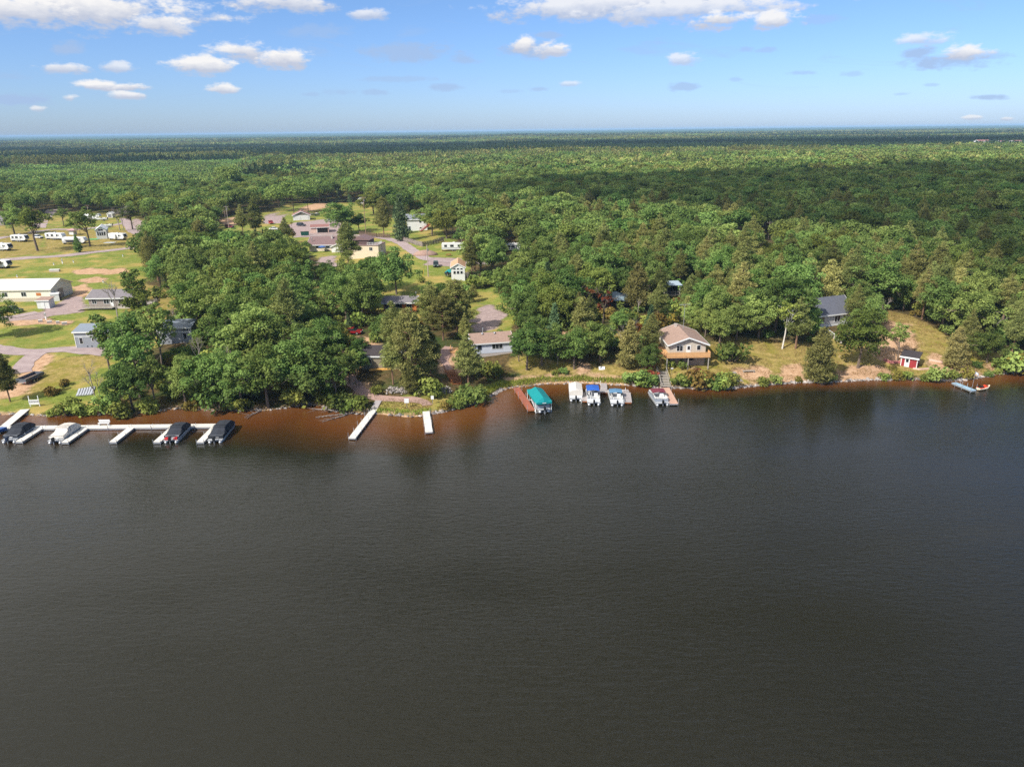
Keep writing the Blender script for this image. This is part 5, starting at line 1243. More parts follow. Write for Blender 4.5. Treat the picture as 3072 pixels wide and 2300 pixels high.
tops = [b + Vector((0, 0, h - .2)) for b, h in poles]
wire('sagging power line over the campground, leaving the frame', Vector(tops[0]) + Vector((-75, 3, -1.0)), tops[0], .8)
wire('long power line from the camper pole to the tall pale pole', tops[0], tops[1], 1.6)
wire('power line from the tall pale pole to the slim lodge pole', tops[1], tops[2], 1.2)
wire('power line from the slim lodge pole across the white house', tops[2], Vector(P(1480, 640)) + Vector((0, 0, 10)), 1.2)
gy_ = thing('guy_wire', 'yellow sleeved guy wire slanting beside the bare pale pole', 'guy wire', PV(1268, 838), 0)
MB().tube((0, 0, 0), (.5, .1, 3.2), .06).build('yellow_guard', mat('guard_yellow', srgb(222, 176, 60), .6, .1), gy_); MB().tube((.5, .1, 3.2), (1.6, .3, 9.0), .025).build('cable', WIRE, gy_)
PYL = [(2698, 440, 413), (2786, 440, 408), (2803, 438, 415), (2862, 437, 410), (3043, 420, 381)]
for i, (x, y, tp) in enumerate(PYL):
    d = 1900. if i < 4 else 2600.; r0 = ray(x, tp); q = CAM + r0 * (d / r0[1]); z0 = gz(q[0], q[1])
    o = thing('transmission_pole', ('broad headed pale pylon over the dark far pines', 'taller of the two thin poles just past the pylon', 'short thin pole just past the pylon', 'thin grey pole west of the distant buildings', 'very tall dark mast above the distant buildings')[i], 'pylon', (q[0], q[1], z0), 0, 'far transmission poles')
    MB().tube((0, 0, 0), (0, 0, q[2] - z0), 1.0, .5, 6).build('pole', CONC if i < 4 else BLACK, o)
    if i == 0: MB().bar((-6, 0, q[2] - z0 - 4), (6, 0, q[2] - z0 - 4), .8, 1).bar((-4, 0, q[2] - z0), (4, 0, q[2] - z0), .8, 1).build('crossarm', CONC, o)

# ---------- left shore: dock with five fingers, boats
zl = .5
c0 = L0(652, 1275, zl); xl = L0(18, 1276, zl)
dko = thing('marina_dock', 'white floating dock with five finger piers and a ramp to the grass', 'dock', (c0.x, c0.y, 0), 0)
Lw = c0.x - xl.x
def dsec(x0, x1, y0, y1, nm):
    o = MB().span(x0, x1, y0, y1, zl - .07, zl).build(nm, DOCKW, dko)
    MB().span(x0 + .02, x1 - .02, y0 + .02, y0 + .08, zl - .38, zl - .075).span(x0 + .02, x1 - .02, y1 - .08, y1 - .02, zl - .38, zl - .075).span(x0 + .02, x0 + .08, y0 + .08, y1 - .08, zl - .38, zl - .075).span(x1 - .08, x1 - .02, y0 + .08, y1 - .08, zl - .38, zl - .075).build('frame', ALU, o)
    for px_, py_ in ((x0, y0), (x1, y0), (x0, (y0 + y1) / 2), (x1, (y0 + y1) / 2)): MB().tube((px_, py_, -1.5), (px_, py_, zl + .45), .045).build('post', ALU, o)
nsec = 10
for i in range(nsec): dsec(-Lw + Lw * i / nsec + .02, -Lw + Lw * (i + 1) / nsec, -.75, .75, 'walkway')
fingers = []
for nx_, ny_ in ((46, 1324), (184, 1326), (328, 1325), (460, 1325), (590, 1325)):
    q = L0(nx_ + 10, ny_, zl); dsec(q.x - c0.x - .62, q.x - c0.x + .62, q.y - c0.y, -.77, 'finger'); fingers.append(q)
ra = PV(76, 1230); rb = L0(8, 1283, zl); a_ = rb - c0; b_ = ra - c0; a_.z = zl - .06; b_.z = ra.z + .1
MB().bar(tuple(a_), tuple(b_), 1.6, .12).build('ramp', DOCKW, dko)
bn = thing('white_bench', 'white bench on the dock facing the boats', 'bench', (L0(323, 1268, zl).x, c0.y + .55, zl), R(180))
MB().span(-1, 1, -.2, .25, .42, .48).build('seat', WHITE, bn); MB().box((0, -.3, .75), (2, .06, .5), 0, 1, R(-12)).build('backrest', WHITE, bn)
for x in (-.8, .8): MB().span(x - .05, x + .05, -.2, .2, 0, .42).build('leg', WHITE, bn)
bl = 'white dock'
for k, (fx, dx, st, cov, lab, cow) in enumerate(((0, -2.15, 'cover', COV_DARK, 'pontoon boat under black cover at the first dock finger from the ramp', NAVY), (1, -2.1, 'cover', COV_CREAM, 'pontoon boat under cream cover at the white marina dock', BLACK), (3, 2.1, 'cover', COV_DARK, 'black covered pontoon boat with red stern cushions at the marina dock', BLACK), (4, 2.25, 'cover', COV_DARK, 'largest black covered pontoon boat at the outer end of the marina dock', BLACK))):
    q = fingers[fx]; o = pontoon(lab, (q.x + dx, q.y + .55, 0), R(2 if k != 1 else 0), 6.6 if k < 3 else 7.6, 2.45, st, cov, [HULLG, SEAT, HULLW, RVBLK][k], cow)
    if k == 2:
        for sx in (-.75, .75): MB().span(sx - .3, sx + .3, .15, .6, .52, .85).build('stern_cushion', mat('cushion_red', srgb(196, 40, 44), .6, .1), o)
runabout('moored_boat', 'blue boat stern just visible at the dock ramp', (rb.x - 3.0, rb.y - 3.2, .1), R(-60), 5, 1.9, mat('hull_blue', (.03, .1, .3), .3, .1), None, False)
# sign
sg = thing('lettered_sign', 'white signboard on two posts with black lettering near the dock ramp', 'sign', PV(106, 1219), R(4))
sw = 30 * mpp(106, 1219)
for x in (-sw / 2 + .1, sw / 2 - .1): MB().span(x - .06, x + .06, -.06, .06, -.4, 2.2).build('post', WHITE, sg)
bd = MB().span(-sw / 2, sw / 2, -.12, -.065, .45, 1.4).build('board', WHITE, sg)
def lettering(txt, size, par, loc, m, rot=(R(90), 0, 0)):
    cu = bpy.data.curves.new('lettering', 'FONT'); cu.body = txt; cu.size = size; cu.align_x = 'CENTER'; cu.align_y = 'CENTER'; cu.extrude = .004
    ot = bpy.data.objects.new('lettering_curve', cu); COL.objects.link(ot); bpy.context.view_layer.update()
    me = bpy.data.meshes.new_from_object(ot.evaluated_get(bpy.context.evaluated_depsgraph_get())); bpy.data.objects.remove(ot); me.name = 'lettering'
    o = bpy.data.objects.new('lettering', me); COL.objects.link(o); o.parent = par; o.location = loc; o.rotation_euler = rot; me.materials.clear(); me.materials.append(m)
    return o
t = lettering("SEAMANS", .52, bd, (0, -.13, 1.0), BLACK); t.scale = (sw / 2.35, 1.15, 1)
for nm, px, py, ww, hh, lab in (('notice_sign', 1221, 1224, .85, .9, 'larger white notice sign on a post in the reeds between the docks'), ('notice_sign', 1298, 1212, .55, .7, 'smaller white notice sign beside the path above the docks')):
    o = thing(nm, lab, 'sign', PV(px, py), 0, 'white notice signs by the swimming docks'); hz_ = 1.05 if ww > .7 else 1.0
    MB().span(-.04, .04, 0, .06, -.3, hz_ + hh).build('post', CHROME, o); MB().span(-ww / 2, ww / 2, -.05, -.005, hz_, hz_ + hh).build('board', WHITE, o)
# utility trailer on the grass
ut = thing('utility_trailer', 'grey open box trailer parked on the grass near the lower drive', 'trailer', PV(66, 1156), R(-7))
TG = mat('trailer_grey', srgb(92, 98, 108), .5, .12)
MB().span(-1.1, 1.1, 0, 5.2, .65, .75).build('bed', boards('bed_planks', (150, 128, 112), 0, .2), ut)
for x0, x1, y0, y1 in ((-1.15, -1.08, 0, 5.2), (1.08, 1.15, 0, 5.2), (-1.08, 1.08, 5.13, 5.2), (-1.08, 1.08, 0, .07)): MB().span(x0, x1, y0, y1, .75, 1.35).build('side_wall', TG, ut)
MB().span(-1.15, 1.15, -.14, -.02, .5, .72).build('bumper', CHROME, ut)
for sx in (-1, 1):
    for y in (1.9, 2.75): wheel(ut, sx * 1.27, y, .36)
    MB().span(sx * 1.27 - .14, sx * 1.27 + .14, 1.45, 3.2, .8, .86).build('mudguard', TG, ut)
    MB().box((sx * .85, -.15, .62), (.2, .03, .1)).build('tail_light', mat('lamp_red', (.4, .02, .02), .3, .05), ut)
MB().bar((-.7, 5.2, .6), (0, 6.7, .55), .1, .1).bar((.7, 5.2, .6), (0, 6.7, .55), .1, .1).build('hitch', BLACK, ut)
BLOCK.append((ut.location.x, ut.location.y + 2.5, 3)); protect(44, 1112, 104, 1158)
# stacked dock sections
for i in range(7):
    q = PV(252 + i * 1.5, 1188 - i * 3.0)
    o = thing('dock_section', 'grey aluminium dock section laid in the stack under the bare tree', 'dock section', q + Vector((0, 0, .1)), R(12 + 3 * i), 'spare dock sections stacked on the grass')
    f = MB().span(-1.5, 1.5, -.04, .04, 0, .14).span(-1.5, 1.5, 1.06, 1.14, 0, .14).span(-1.5, -1.42, .04, 1.06, 0, .14).span(1.42, 1.5, .04, 1.06, 0, .14).build('frame', ALU, o)
    s_ = MB()
    for k in range(6): s_.span(-1.4 + k * .48, -1.15 + k * .48, .05, 1.05, .11, .155)
    s_.build('decking', mat('dock_plank_pale', (.5, .52, .56), .5, .1), o)
for px, py, s, lab in ((122, 966, 1.0, 'first'), (149, 969, 1.15, 'second'), (174, 970, .8, 'third'), (194, 973, 1.2, 'last')):
    o = MB().span(-1.0 * s, 1.0 * s, -.5, .5, -.2, .95).build('concrete_block', CONC); o.location = PV(px, py); o.scale = (.5, .5, .62); o.rotation_euler.z = R(28); tag(o, f'{lab} of four pale concrete blocks in a row from the drive', 'block', 'concrete blocks beside the drive')
    MB().span(-1.02 * s, 1.02 * s, -.52, .52, .95, 1.0).build('cap', WHITE, o)
o = thing('meter_pedestal', 'white electric pedestal behind the concrete blocks', 'pedestal', PV(139, 960)); MB().span(-.15, .15, -.1, .1, 0, 2.0).build('post', WHITE, o); MB().span(-.3, .3, -.16, -.105, 1.2, 1.9).build('meter_box', CHROME, o)
o = thing('septic_tank', 'pale concrete tank lying on the lawn above the metal building', 'tank', PV(165, 815), R(6)); MB().span(-1.7, 1.7, -.5, .5, -.1, .75).build('tank_shell', CONC, o); MB().span(-1.75, 1.75, -.55, .55, .75, .9).build('lid', WHITE, o)
PEDS = [(188, 791, 'tall'), (162, 795, 'short'), (221, 788, 'small'), (369, 770, 'lone'), (310, 848, 'low'), (52, 832, 'leaning')]
for (px, py, w_) in PEDS:
    o = thing('hookup_post', f'{w_} white hookup post standing on the {"campground" if py < 820 else "dry"} lawn', 'post', PV(px, py), 0, 'white hookup posts on the lawns'); hh = 1.8 if w_ == 'tall' else .9
    MB().span(-.16, .16, -.12, .12, 0, hh).build('post', WHITE, o); MB().span(-.2, .2, -.16, -.125, hh * .55, hh * .95).build('box', CHROME, o)

# ---------- central docks
def gp(px, py): return L0(px, py, .45)
d1a, d1b = gp(1122, 1228), gp(1056, 1314)
dock('long white dock slanting from the gravel path, with thin posts', d1a, d1b, 1.25, DOCKW, .5, nposts=6)
o = thing('gangway', 'grey ribbed gangway from the path down to the long white dock', 'gangway', Vector((d1a.x, d1a.y, .5)), 0)
MB().bar((0, .1, .0), tuple(PV(1136, 1203) - Vector((d1a.x, d1a.y, .5)) + Vector((0, 0, .12))), 1.25, .1).build('ramp_deck', DOCKG, o)
dock('short white dock beside the notice signs', gp(1278, 1234), gp(1287, 1296), 1.25, DOCKW, .5, nposts=4)
dock('red brown plank dock beside the teal boat canopy', gp(1549, 1163), gp(1594, 1230), 1.35, DOCKR, .5, edge=STAIRB, nposts=4, post_h=1.0)
# boat lift with teal canopy: px corners of the eaves
fl, fr_, bl_, br_ = L0(1612, 1203, 2.6), L0(1654, 1200, 2.6), L0(1581, 1162, 2.6), L0(1624, 1160, 2.6)
ctr_ = (fl + fr_ + bl_ + br_) / 4; dv = ((bl_ + br_) - (fl + fr_)) / 2; ang = math.atan2(-dv.x, dv.y); LL = dv.length; WW = 3.2
lf_ = thing('boat_lift', 'boat lift with long teal canvas canopy on white posts', 'boat lift', (ctr_.x, ctr_.y, 0), ang)
hw, hl = WW / 2, LL / 2; z0 = 2.25
MB().loft([[(-hw * a, y, z0 - .35 * b), (-hw * a, y, z0), (0, y, z0 + .75 * c), (hw * a, y, z0), (hw * a, y, z0 - .35 * b)] for y, a, b, c in ((-hl, .92, 1, .12), (-hl + .9, 1, 1, 1), (0, 1, 1, 1), (hl - .9, 1, 1, 1), (hl, .92, 1, .12))]).build('canopy', COV_TEAL, lf_)
MB().span(-.35, .35, -hl - .03, -hl + .0, z0 - .2, z0 - .08).build('canopy_label', WHITE, lf_)
for x in (-hw + .1, hw - .1):
    for y in (-hl + .5, hl - .5): MB().tube((x, y, -1.6), (x, y, z0), .06).build('post', WHITE, lf_)
    MB().bar((x, -hl + .5, .25), (x, hl - .5, .25), .1, .14).bar((x, -hl + .5, .35), (x, 0, 1.5), .06, .06).bar((x, hl - .5, .35), (x, 0, 1.5), .06, .06).build('lift_beam', WHITE, lf_)
MB().bar((-hw + .1, -hl + .5, .2), (hw - .1, -hl + .5, .2), .12, .14).bar((-hw + .1, hl - .5, .2), (hw - .1, hl - .5, .2), .12, .14).build('cradle', ALU, lf_)
pontoon('dark pontoon boat hanging in the lift under the teal canopy', Vector((ctr_.x, ctr_.y, .35)) + Matrix.Rotation(ang, 3, 'Z') @ Vector((0, -hl - .1, 0)), ang, 6.4, 2.3, 'plain', COV_DARK, HULLG, BLACK)
# three pontoons and grey docks
def stern(px, py): return L0(px, py, .3)
q = stern(1728, 1199); pontoon('pontoon boat zipped up in a cream canvas enclosure', (q.x, q.y, 0), R(-3), 6.3, 2.5, 'tent', COV_CREAM, HULLW); 
q = stern(1782, 1211); pontoon('pontoon boat with bright blue sun top', (q.x, q.y, 0), R(-2), 6.9, 2.5, 'bimini', COV_BLUE, HULLW)
q = stern(1852, 1213); pontoon('pontoon boat with white deck and steel blue top', (q.x, q.y, 0), R(-2), 6.6, 2.5, 'open', COV_STEEL, HULLW)
q = stern(1988, 1212); pontoon('grey pontoon boat with maroon top tied at the stair dock', (q.x, q.y, 0), R(4), 6.6, 2.6, 'open', COV_MAR, HULLG)
dm = thing('grey_dock', 'weathered grey dock with two fingers between the pontoon boats', 'dock', (gp(1812, 1172).x, gp(1812, 1172).y, 0))
o0 = dm.location
def seg(a, b, wd, nm):
    a = Vector((a.x - o0.x, a.y - o0.y, .45)); b = Vector((b.x - o0.x, b.y - o0.y, .45))
    p_ = MB().bar(tuple(a), tuple(b), wd, .12).build(nm, DOCKG, dm)
    MB().bar(tuple(a - Vector((0, 0, .2))), tuple(b - Vector((0, 0, .2))), wd * .9, .2).build('frame', STAIRB, p_)
    for s in (a, b): MB().tube((s.x - wd / 2, s.y, -1.5), (s.x - wd / 2, s.y, 1.1), .05).build('post', WHITE, p_)
seg(gp(1756, 1174), gp(1886, 1172), 1.3, 'walkway'); seg(gp(1756, 1202), gp(1758, 1178), 1.4, 'finger'); seg(gp(1884, 1206), gp(1880, 1177), 1.5, 'finger'); seg(gp(1812, 1170), gp(1811, 1150), 1.3, 'gangway')
dock('tan plank dock alongside the grey maroon topped pontoon boat', gp(1996, 1163), gp(2022, 1211), 1.6, DOCKP, .5, nposts=3)
stairs('dock_stairs', 'weathered open stairs from the bank down to the tan dock', 'stairs', PV(1984, 1118) + Vector((0, 0, .3)), gp(1997, 1161) + Vector((0, 0, .05)), 1.7, 10, DECKG, True)
stairs('shore_stairs', 'grey timber steps down the bank in front of the wide pale shrub', 'stairs', PV(2195, 1118) + Vector((0, 0, .2)), PV(2218, 1146) + Vector((0, 0, .1)), 1.5, 8, DECKG, False)
stairs('shore_stairs', 'dark narrow steps to the pale blue dock', 'stairs', PV(2830, 1122) + Vector((0, 0, .2)), PV(2846, 1139) + Vector((0, 0, .1)), 1.0, 7, STAIRB, False)
stairs('bank_stairs', 'brown wooden stairs with railings down the shaded bank above the signs', 'stairs', PV(1346, 1114) + Vector((0, 0, .3)), PV(1370, 1155) + Vector((0, 0, .1)), 1.7, 11, STAIRB)
protect(1340, 1100, 1380, 1155)
o = thing('cedar_deck', 'small cedar deck with railings on the slope above the brown stairs', 'deck', PV(1368, 1062)); MB().span(-1.3, 1.6, 0, 2.6, .2, .34).build('deck', DECKO, o); railing('deck_railing', [(-1.3, 2.5, .34), (-1.3, .05, .34), (1.5, .05, .34)], DECKO, o, 1.0, 1.2); protect(1358, 1036, 1380, 1062)
dock('pale blue dock standing clear of the shore near the orange watercraft', L0(2862, 1147, .6), L0(2922, 1171, .6), 1.2, DOCKB, .6, nposts=3, post_h=1.3)
fp = thing('flag_pole', 'pale flag on a pole at the pale blue dock end', 'flag', L0(2916, 1165, .3)); MB().tube((0, 0, -1), (0, 0, 3.6), .04, .03).build('pole', ALU, fp)
MB().loft([[(.05 + .7 * t, .14 * math.sin(t * 7), 3.5 - .35 * t), (.05 + .7 * t, .14 * math.sin(t * 7) + .02, 3.5 - .35 * t), (.05 + .9 * t, .14 * math.sin(t * 7) + .02, 3.05 - .45 * t), (.05 + .9 * t, .14 * math.sin(t * 7), 3.05 - .45 * t)] for t in np.linspace(0, 1, 9)]).build('flag', mat('flag_cloth', (.62, .66, .72), .8, .2, 4), fp)
js = thing('jet_ski', 'orange and white personal watercraft moored at the pale blue dock', 'jet ski', L0(2950, 1167, .1), R(-70))
OR = mat('ski_orange', srgb(214, 72, 34), .3, .06)
MB().loft([[(-.55 * k, y, z), (0, y, z - .28 * k), (.55 * k, y, z), (.48 * k, y, z + .2), (-.48 * k, y, z + .2)] for y, k, z in ((-1.5, .9, .22), (-.5, 1, .22), (.7, .85, .26), (1.3, .45, .36), (1.6, .06, .5))]).build('hull', mat('ski_cream', srgb(232, 214, 186), .3, .05), js)
MB().loft([[(-.36 * k, y, .42), (-.3 * k, y, .42 + h), (.3 * k, y, .42 + h), (.36 * k, y, .42)] for y, k, h in ((-.2, .9, .2), (.5, 1, .42), (1.0, .7, .2), (1.35, .3, .08))]).build('cowl', OR, js); MB().loft([[(-.22, y, .42), (-.2, y, .42 + h), (.2, y, .42 + h), (.22, y, .42)] for y, h in ((-1.3, .3), (-.6, .22), (-.1, .3))]).build('saddle', BLACK, js); MB().tube((-.4, .35, .95), (.4, .35, .95), .03).tube((0, .45, .8), (0, .35, .95), .05).build('handlebar', BLACK, js); MB().span(-.5, -.3, -1.45, -.3, .42, .5).span(.3, .5, -1.45, -.3, .42, .5).build('footwell_trim', OR, js)
o = MB().tube((0, 0, 0), (0, 0, .06), .13, .2, 10).tube((0, 0, .06), (0, 0, .26), .2, .13, 10).build('mooring_buoy', WHITE); o.location = L0(2963, 1160, 0); tag(o, 'small white round buoy just past the watercraft', 'buoy')
o = thing('bench_platform', 'flat weathered wooden bench on the dry slope right of the timber steps', 'bench', PV(2247, 1119), R(5)); MB().span(-1.3, 1.3, 0, .5, .4, .48).build('seat', DECKG, o)
for x in (-1.1, 1.1): MB().span(x - .06, x + .06, .05, .45, -.1, .4).build('leg', DECKG, o)
o = thing('lawn_board', 'small pale board lying on the dry bank behind the cream boat', 'board', PV(1806, 1110)); MB().box((0, .4, .3), (1.3, .06, .75), 0, 1, R(-40)).build('panel', WHITE, o); MB().bar((-.4, .55, 0), (-.4, .3, .45), .05, .05).bar((.4, .55, 0), (.4, .3, .45), .05, .05).build('strut', CHROME, o)
o = thing('lamp_post', 'short white lamp post on the bank beside the tan dock stairs', 'lamp post', PV(2015, 1124)); MB().tube((0, 0, 0), (0, 0, 1.3), .035).build('post', CHROME, o); MB().box((0, 0, 1.35), (.5, .3, .12)).build('lamp_head', WHITE, o)
# dirt mound with black tarp, dead timber at the shore
md = MB().loft([[(5.2 * k * math.cos(a) * (1 + .1 * math.sin(3 * a)), 2.6 * k * math.sin(a), z) for a in np.linspace(0, 2 * math.pi, 16, endpoint=False)] for k, z in ((1, -.3), (.8, .7), (.5, 1.5), (.12, 1.9))]).build('gravel_mound', mat('mound_gravel', srgb(158, 130, 116), .95, .2, 2, 0, None, .6), None, True); md.location = PV(1276, 765); tag(md, 'low gravel mound with dark crest beside the fence corner', 'mound')
for k, (px, py, an_, L) in enumerate(((1062, 1240, 20, 7), (1020, 1236, -12, 6), (1040, 1245, 40, 5), (780, 1234, 70, 4))):
    rs = np.random.default_rng(k + 40); mb = MB(); pr = Vector((0, 0, .15)); r = .14
    for i in range(6): nx2 = pr + Vector((L / 6, rs.normal() * .12, rs.normal() * .07)); mb.tube(pr, nx2, r, r * .82, 6); pr = nx2; r *= .82
    for i in range(7):
        s = Vector((L * (.3 + .1 * i), 0, .15)); mb.tube(s, s + Vector((rs.uniform(.3, 1.2), rs.normal() * .9, rs.uniform(-.1, .7))), .05, .015, 5)
    o = mb.build('driftwood', BARK_D); o.location = L0(px, py, .05); o.rotation_euler.z = R(180 + an_); tag(o, ('longest pale driftwood trunk at the waterline west of the long dock', 'thin driftwood limb leaning out from the dark shore', 'short forked driftwood at the foot of the long dock', 'grey fallen branch tangle under the western shore oaks')[k], 'driftwood', 'driftwood along the shore')
# ================================================================== planting
HAND = [
 ('pine',31,1205,1058,'half bare pine leaning at the left edge above the marina dock'),('oak',-14,1014,880,'dark rounded oak cut by the frame edge below the metal building'),
 ('bare',286,1195,1070,'grey bare tree above the stacked dock sections'),('bare',300,1190,1090,'second grey leafless tree, smaller, beside the stacked dock sections'),('bare',354,962,815,'tall leafless snag in front of the grey tan deck house'),
 ('slim_oak',420,956,800,'slender oak with pale trunk at the deck house east end'),('slim_oak',330,1110,960,'slender light green oak east of the first tiny house'),('slim_oak',488,1116,900,'tall thin trunked oak standing before the second tiny house'),
 ('oak',385,1120,945,'broad oak between the two tiny houses'),('slim_oak',445,1050,850,'narrow oak behind the second tiny house west corner'),
 ('oak',45,704,612,'oak beside the grey house at the campground edge'),('slim_oak',114,753,612,'tall campground oak with a long bare trunk by the road'),('slim_oak',192,678,618,'oak on the grass island of the gravel loop'),('slim_oak',271,740,616,'thin trunked oak in front of the park cabin'),('young_pine',237,757,706,'small bright green young pine on the campground lawn'),
 ('slim_oak',398,688,612,'dark oak east of the gravel loop'),('bare',360,692,600,'pinkish grey leafless tree at the gravel loop bend'),('bare',372,692,612,'second leafless tree close by the gravel loop bend'),('red',450,640,585,'reddish dying oak north of the campground'),
 ('oak',1190,884,742,'great dark oak shading the lawn behind the orange cabin'),('oak',1130,876,756,'broad oak beside the great dark oak'),('oak',1050,872,768,'rounded oak left of the orange cabin group'),('oak',1010,905,800,'oak west of the orange cabin lawn'),('oak',1095,950,815,'oak in front of the orange cabin west wall'),('oak',1040,960,815,'wide oak on the dirt yard edge behind the shore'),
 ('pine',1046,800,664,'upright pine standing before the lodge annex'),('oak',1030,702,604,'oak between the carport and the dark fence'),('pine',1152,712,588,'rounded pine behind the dark board fence'),('spruce',1206,722,588,'dark pointed spruce beside the white two storey house'),('oak',1296,705,612,'oak right of the white two storey house'),
 ('spruce',1015,606,565,'grey green spruce at the back of the lodge yard'),('spruce',1052,640,586,'thin spruce on the dry yard behind the lodge'),('oak',882,640,548,'large oak with twin trunk behind the garage'),('oak',925,636,552,'large oak just right behind the garage'),('oak',838,634,556,'oak left behind the garage'),
 ('oak',960,612,548,'oak at the back of the lodge yard'),('oak',1000,600,536,'tall oak behind the grey green spruce'),('oak',1122,646,572,'oak right of the far white shed'),('pine',1150,628,560,'pine behind the far white shed'),('oak',1078,694,640,'leafy oak behind the lodge chimney'),('oak',1340,716,620,'oak over the grey fence end'),('slim_oak',1385,752,680,'bright leaved oak over the trailer beyond the fence'),('oak',985,588,530,'oak north of the lodge yard'),('oak',1090,598,535,'oak at the wood edge north of the lodge'),('pine',770,712,596,'tall sparse pine west of the red car'),('pine',730,706,615,'dark pine right of the tall pale utility pole'),('pine',860,742,655,'pine in front of the dumpster'),('yellow',880,730,668,'yellow green bushy tree before the lodge roof west end'),('slim_oak',806,745,680,'light oak in front of the white parked car'),
 ('big_pine',1372,996,838,'wide pine right of the orange cabin'),('big_pine',1300,990,856,'pine between the orange cabin and the gravel lot'),('pine',1420,905,850,'young pine at the gravel lot back edge'),
 ('big_pine',1240,1152,925,'great shore pine nearest the beige cabin'),('pine',1180,1154,1012,'shore pine covering the beige cabin end'),('pine',1292,1128,975,'tall shore pine above the notice signs'),('pine',1190,1090,905,'pine behind the great shore pine'),('big_pine',1330,1020,880,'pine above the cedar deck'),('oak',1165,1060,930,'oak among the shore pines'),
 ('pine',1406,1172,1003,'bushy pine right of the brown bank stairs'),('pine',1402,1130,1035,'smaller bushy pine before the pale blue cabin'),('cedar',1232,1178,1080,'low spreading cedar above the stone bank'),
 ('oak',1075,1090,1010,'leafy oak left of the beige cabin'),('oak',1072,1126,1050,'small oak before the beige cabin corner'),('slim_oak',1050,1150,1040,'oak leaning by the lower gravel path'),
 ('oak',1580,1110,975,'oak on the bank right of the pale blue cabin'),('slim_oak',1556,1084,975,'oak touching the pale blue cabin end wall'),('oak',1625,1096,955,'dense oak on the bank above the teal canopy'),('spruce',1660,1050,918,'pointed blue green spruce on the middle bank'),('oak',1722,1108,985,'round tree with visible trunk above the cream boat'),('bare',1672,1098,1028,'white bare fallen looking branches on the middle bank'),
 ('cedar',1885,1106,965,'spreading olive pine on the bank above the steel blue boat'),('oak',1800,1085,960,'oak above the lawn board'),('oak',1935,1120,1030,'oak thicket left of the cabin stairs'),('pine',1950,1070,940,'pine by the cabin stairs head'),
 ('oak',2158,1035,925,'oak with grey trunk behind the gable cabin'),('oak',2208,1022,905,'oak with twin trunks right of the gable cabin'),('oak',2115,1010,915,'oak close behind the gable cabin roof'),('green_shrub',2198,1086,1020,'small green tree on the dry slope by the gable cabin'),
 ('birch',2346,1046,890,'birch with white trunk west of the slate roofed house'),('pine',2386,1046,892,'pine next to the white birch'),('young_pine',2426,1000,872,'light green young pine before the slate roofed house gable'),('cedar',2452,1148,986,'large olive cedar reaching the waterline'),
 ('oak',2572,1104,932,'free standing round oak on the sandy shore'),('slim_oak',2692,1082,962,'oak with pale trunk behind the red shed'),('pine',2560,985,860,'pine right of the slate roof'),('oak',2600,995,880,'oak behind the free standing round oak'),('cedar',2858,1106,985,'olive cedar above the pale blue dock'),('oak',2960,1088,985,'oak above the bank east of the pale blue dock'),('pine',2895,1060,935,'pine on the east bank rise'),
 ('yellow',2022,986,930,'yellow tree behind the television mast'),('cedar',2060,965,890,'olive pine behind the gable cabin'),
 ('bare',1912,948,885,'pale bare tree beside the blue pavilion'),('slim_oak',1858,948,900,'thin oak in front of the blue pavilion'),('bare',1404,862,802,'pale broken snag right of the park home'),
 ('spruce',2240,835,798,'thin spruce pair member in the east woods'),('spruce',2262,835,796,'taller of the thin spruces in the east woods'),('spruce',2172,752,712,'pointed light spruce at the woods clearing'),('yellow',2435,660,607,'lime yellow tree in the shaded east woods'),
 ('oak',690,590,500,'tall dark oak rising over the woods behind the campground'),('oak',400,1230,1085,'oak over the water at the wood west corner'),('slim_oak',468,1224,1060,'slim oak leaning over the brown shallows'),('oak',560,1216,1070,'oak on the shore behind the outer black covered boat'),('oak',645,1220,1045,'shore oak in the middle of the western wood front'),('oak',725,1222,1060,'low branched oak over the shallows'),('oak',805,1222,1035,'bright oak over the shallows left of the driftwood'),('oak',885,1206,1005,'tall shore oak inside the small western bight'),('oak',955,1206,1015,'shore oak just left of the driftwood'),('slim_oak',1012,1214,1070,'grey trunked oak beside the driftwood'),('bare',700,1150,1005,'grey bare branches among the western shore oaks'),('bare',608,1120,985,'leafless grey tree inside the western wood'),('bare',885,1150,1025,'leafless tree near the driftwood wood edge'),('red',815,1180,1085,'russet sapling among the western shore oaks'),('red',690,1180,1095,'reddish sapling low in the western wood'),('bare',2300,960,880,'pale dead tree right of the gable cabin'),('bare',2640,960,880,'pale dead tree over the eastern slope'),('bare',2975,1010,925,'grey dead crown above the east bank'),('bare',1180,990,905,'grey dead crown in front of the orange cabin'),('pine',655,600,512,'tall pine beside the dark oak behind the campground'),
]
for k, px, py, tp, lb in HAND: plant(k, px, py, tp, lb, 1.4 if (py < 800 and px < 460 and k == 'slim_oak') else (1.25 if py < 720 and k == 'oak' else None))
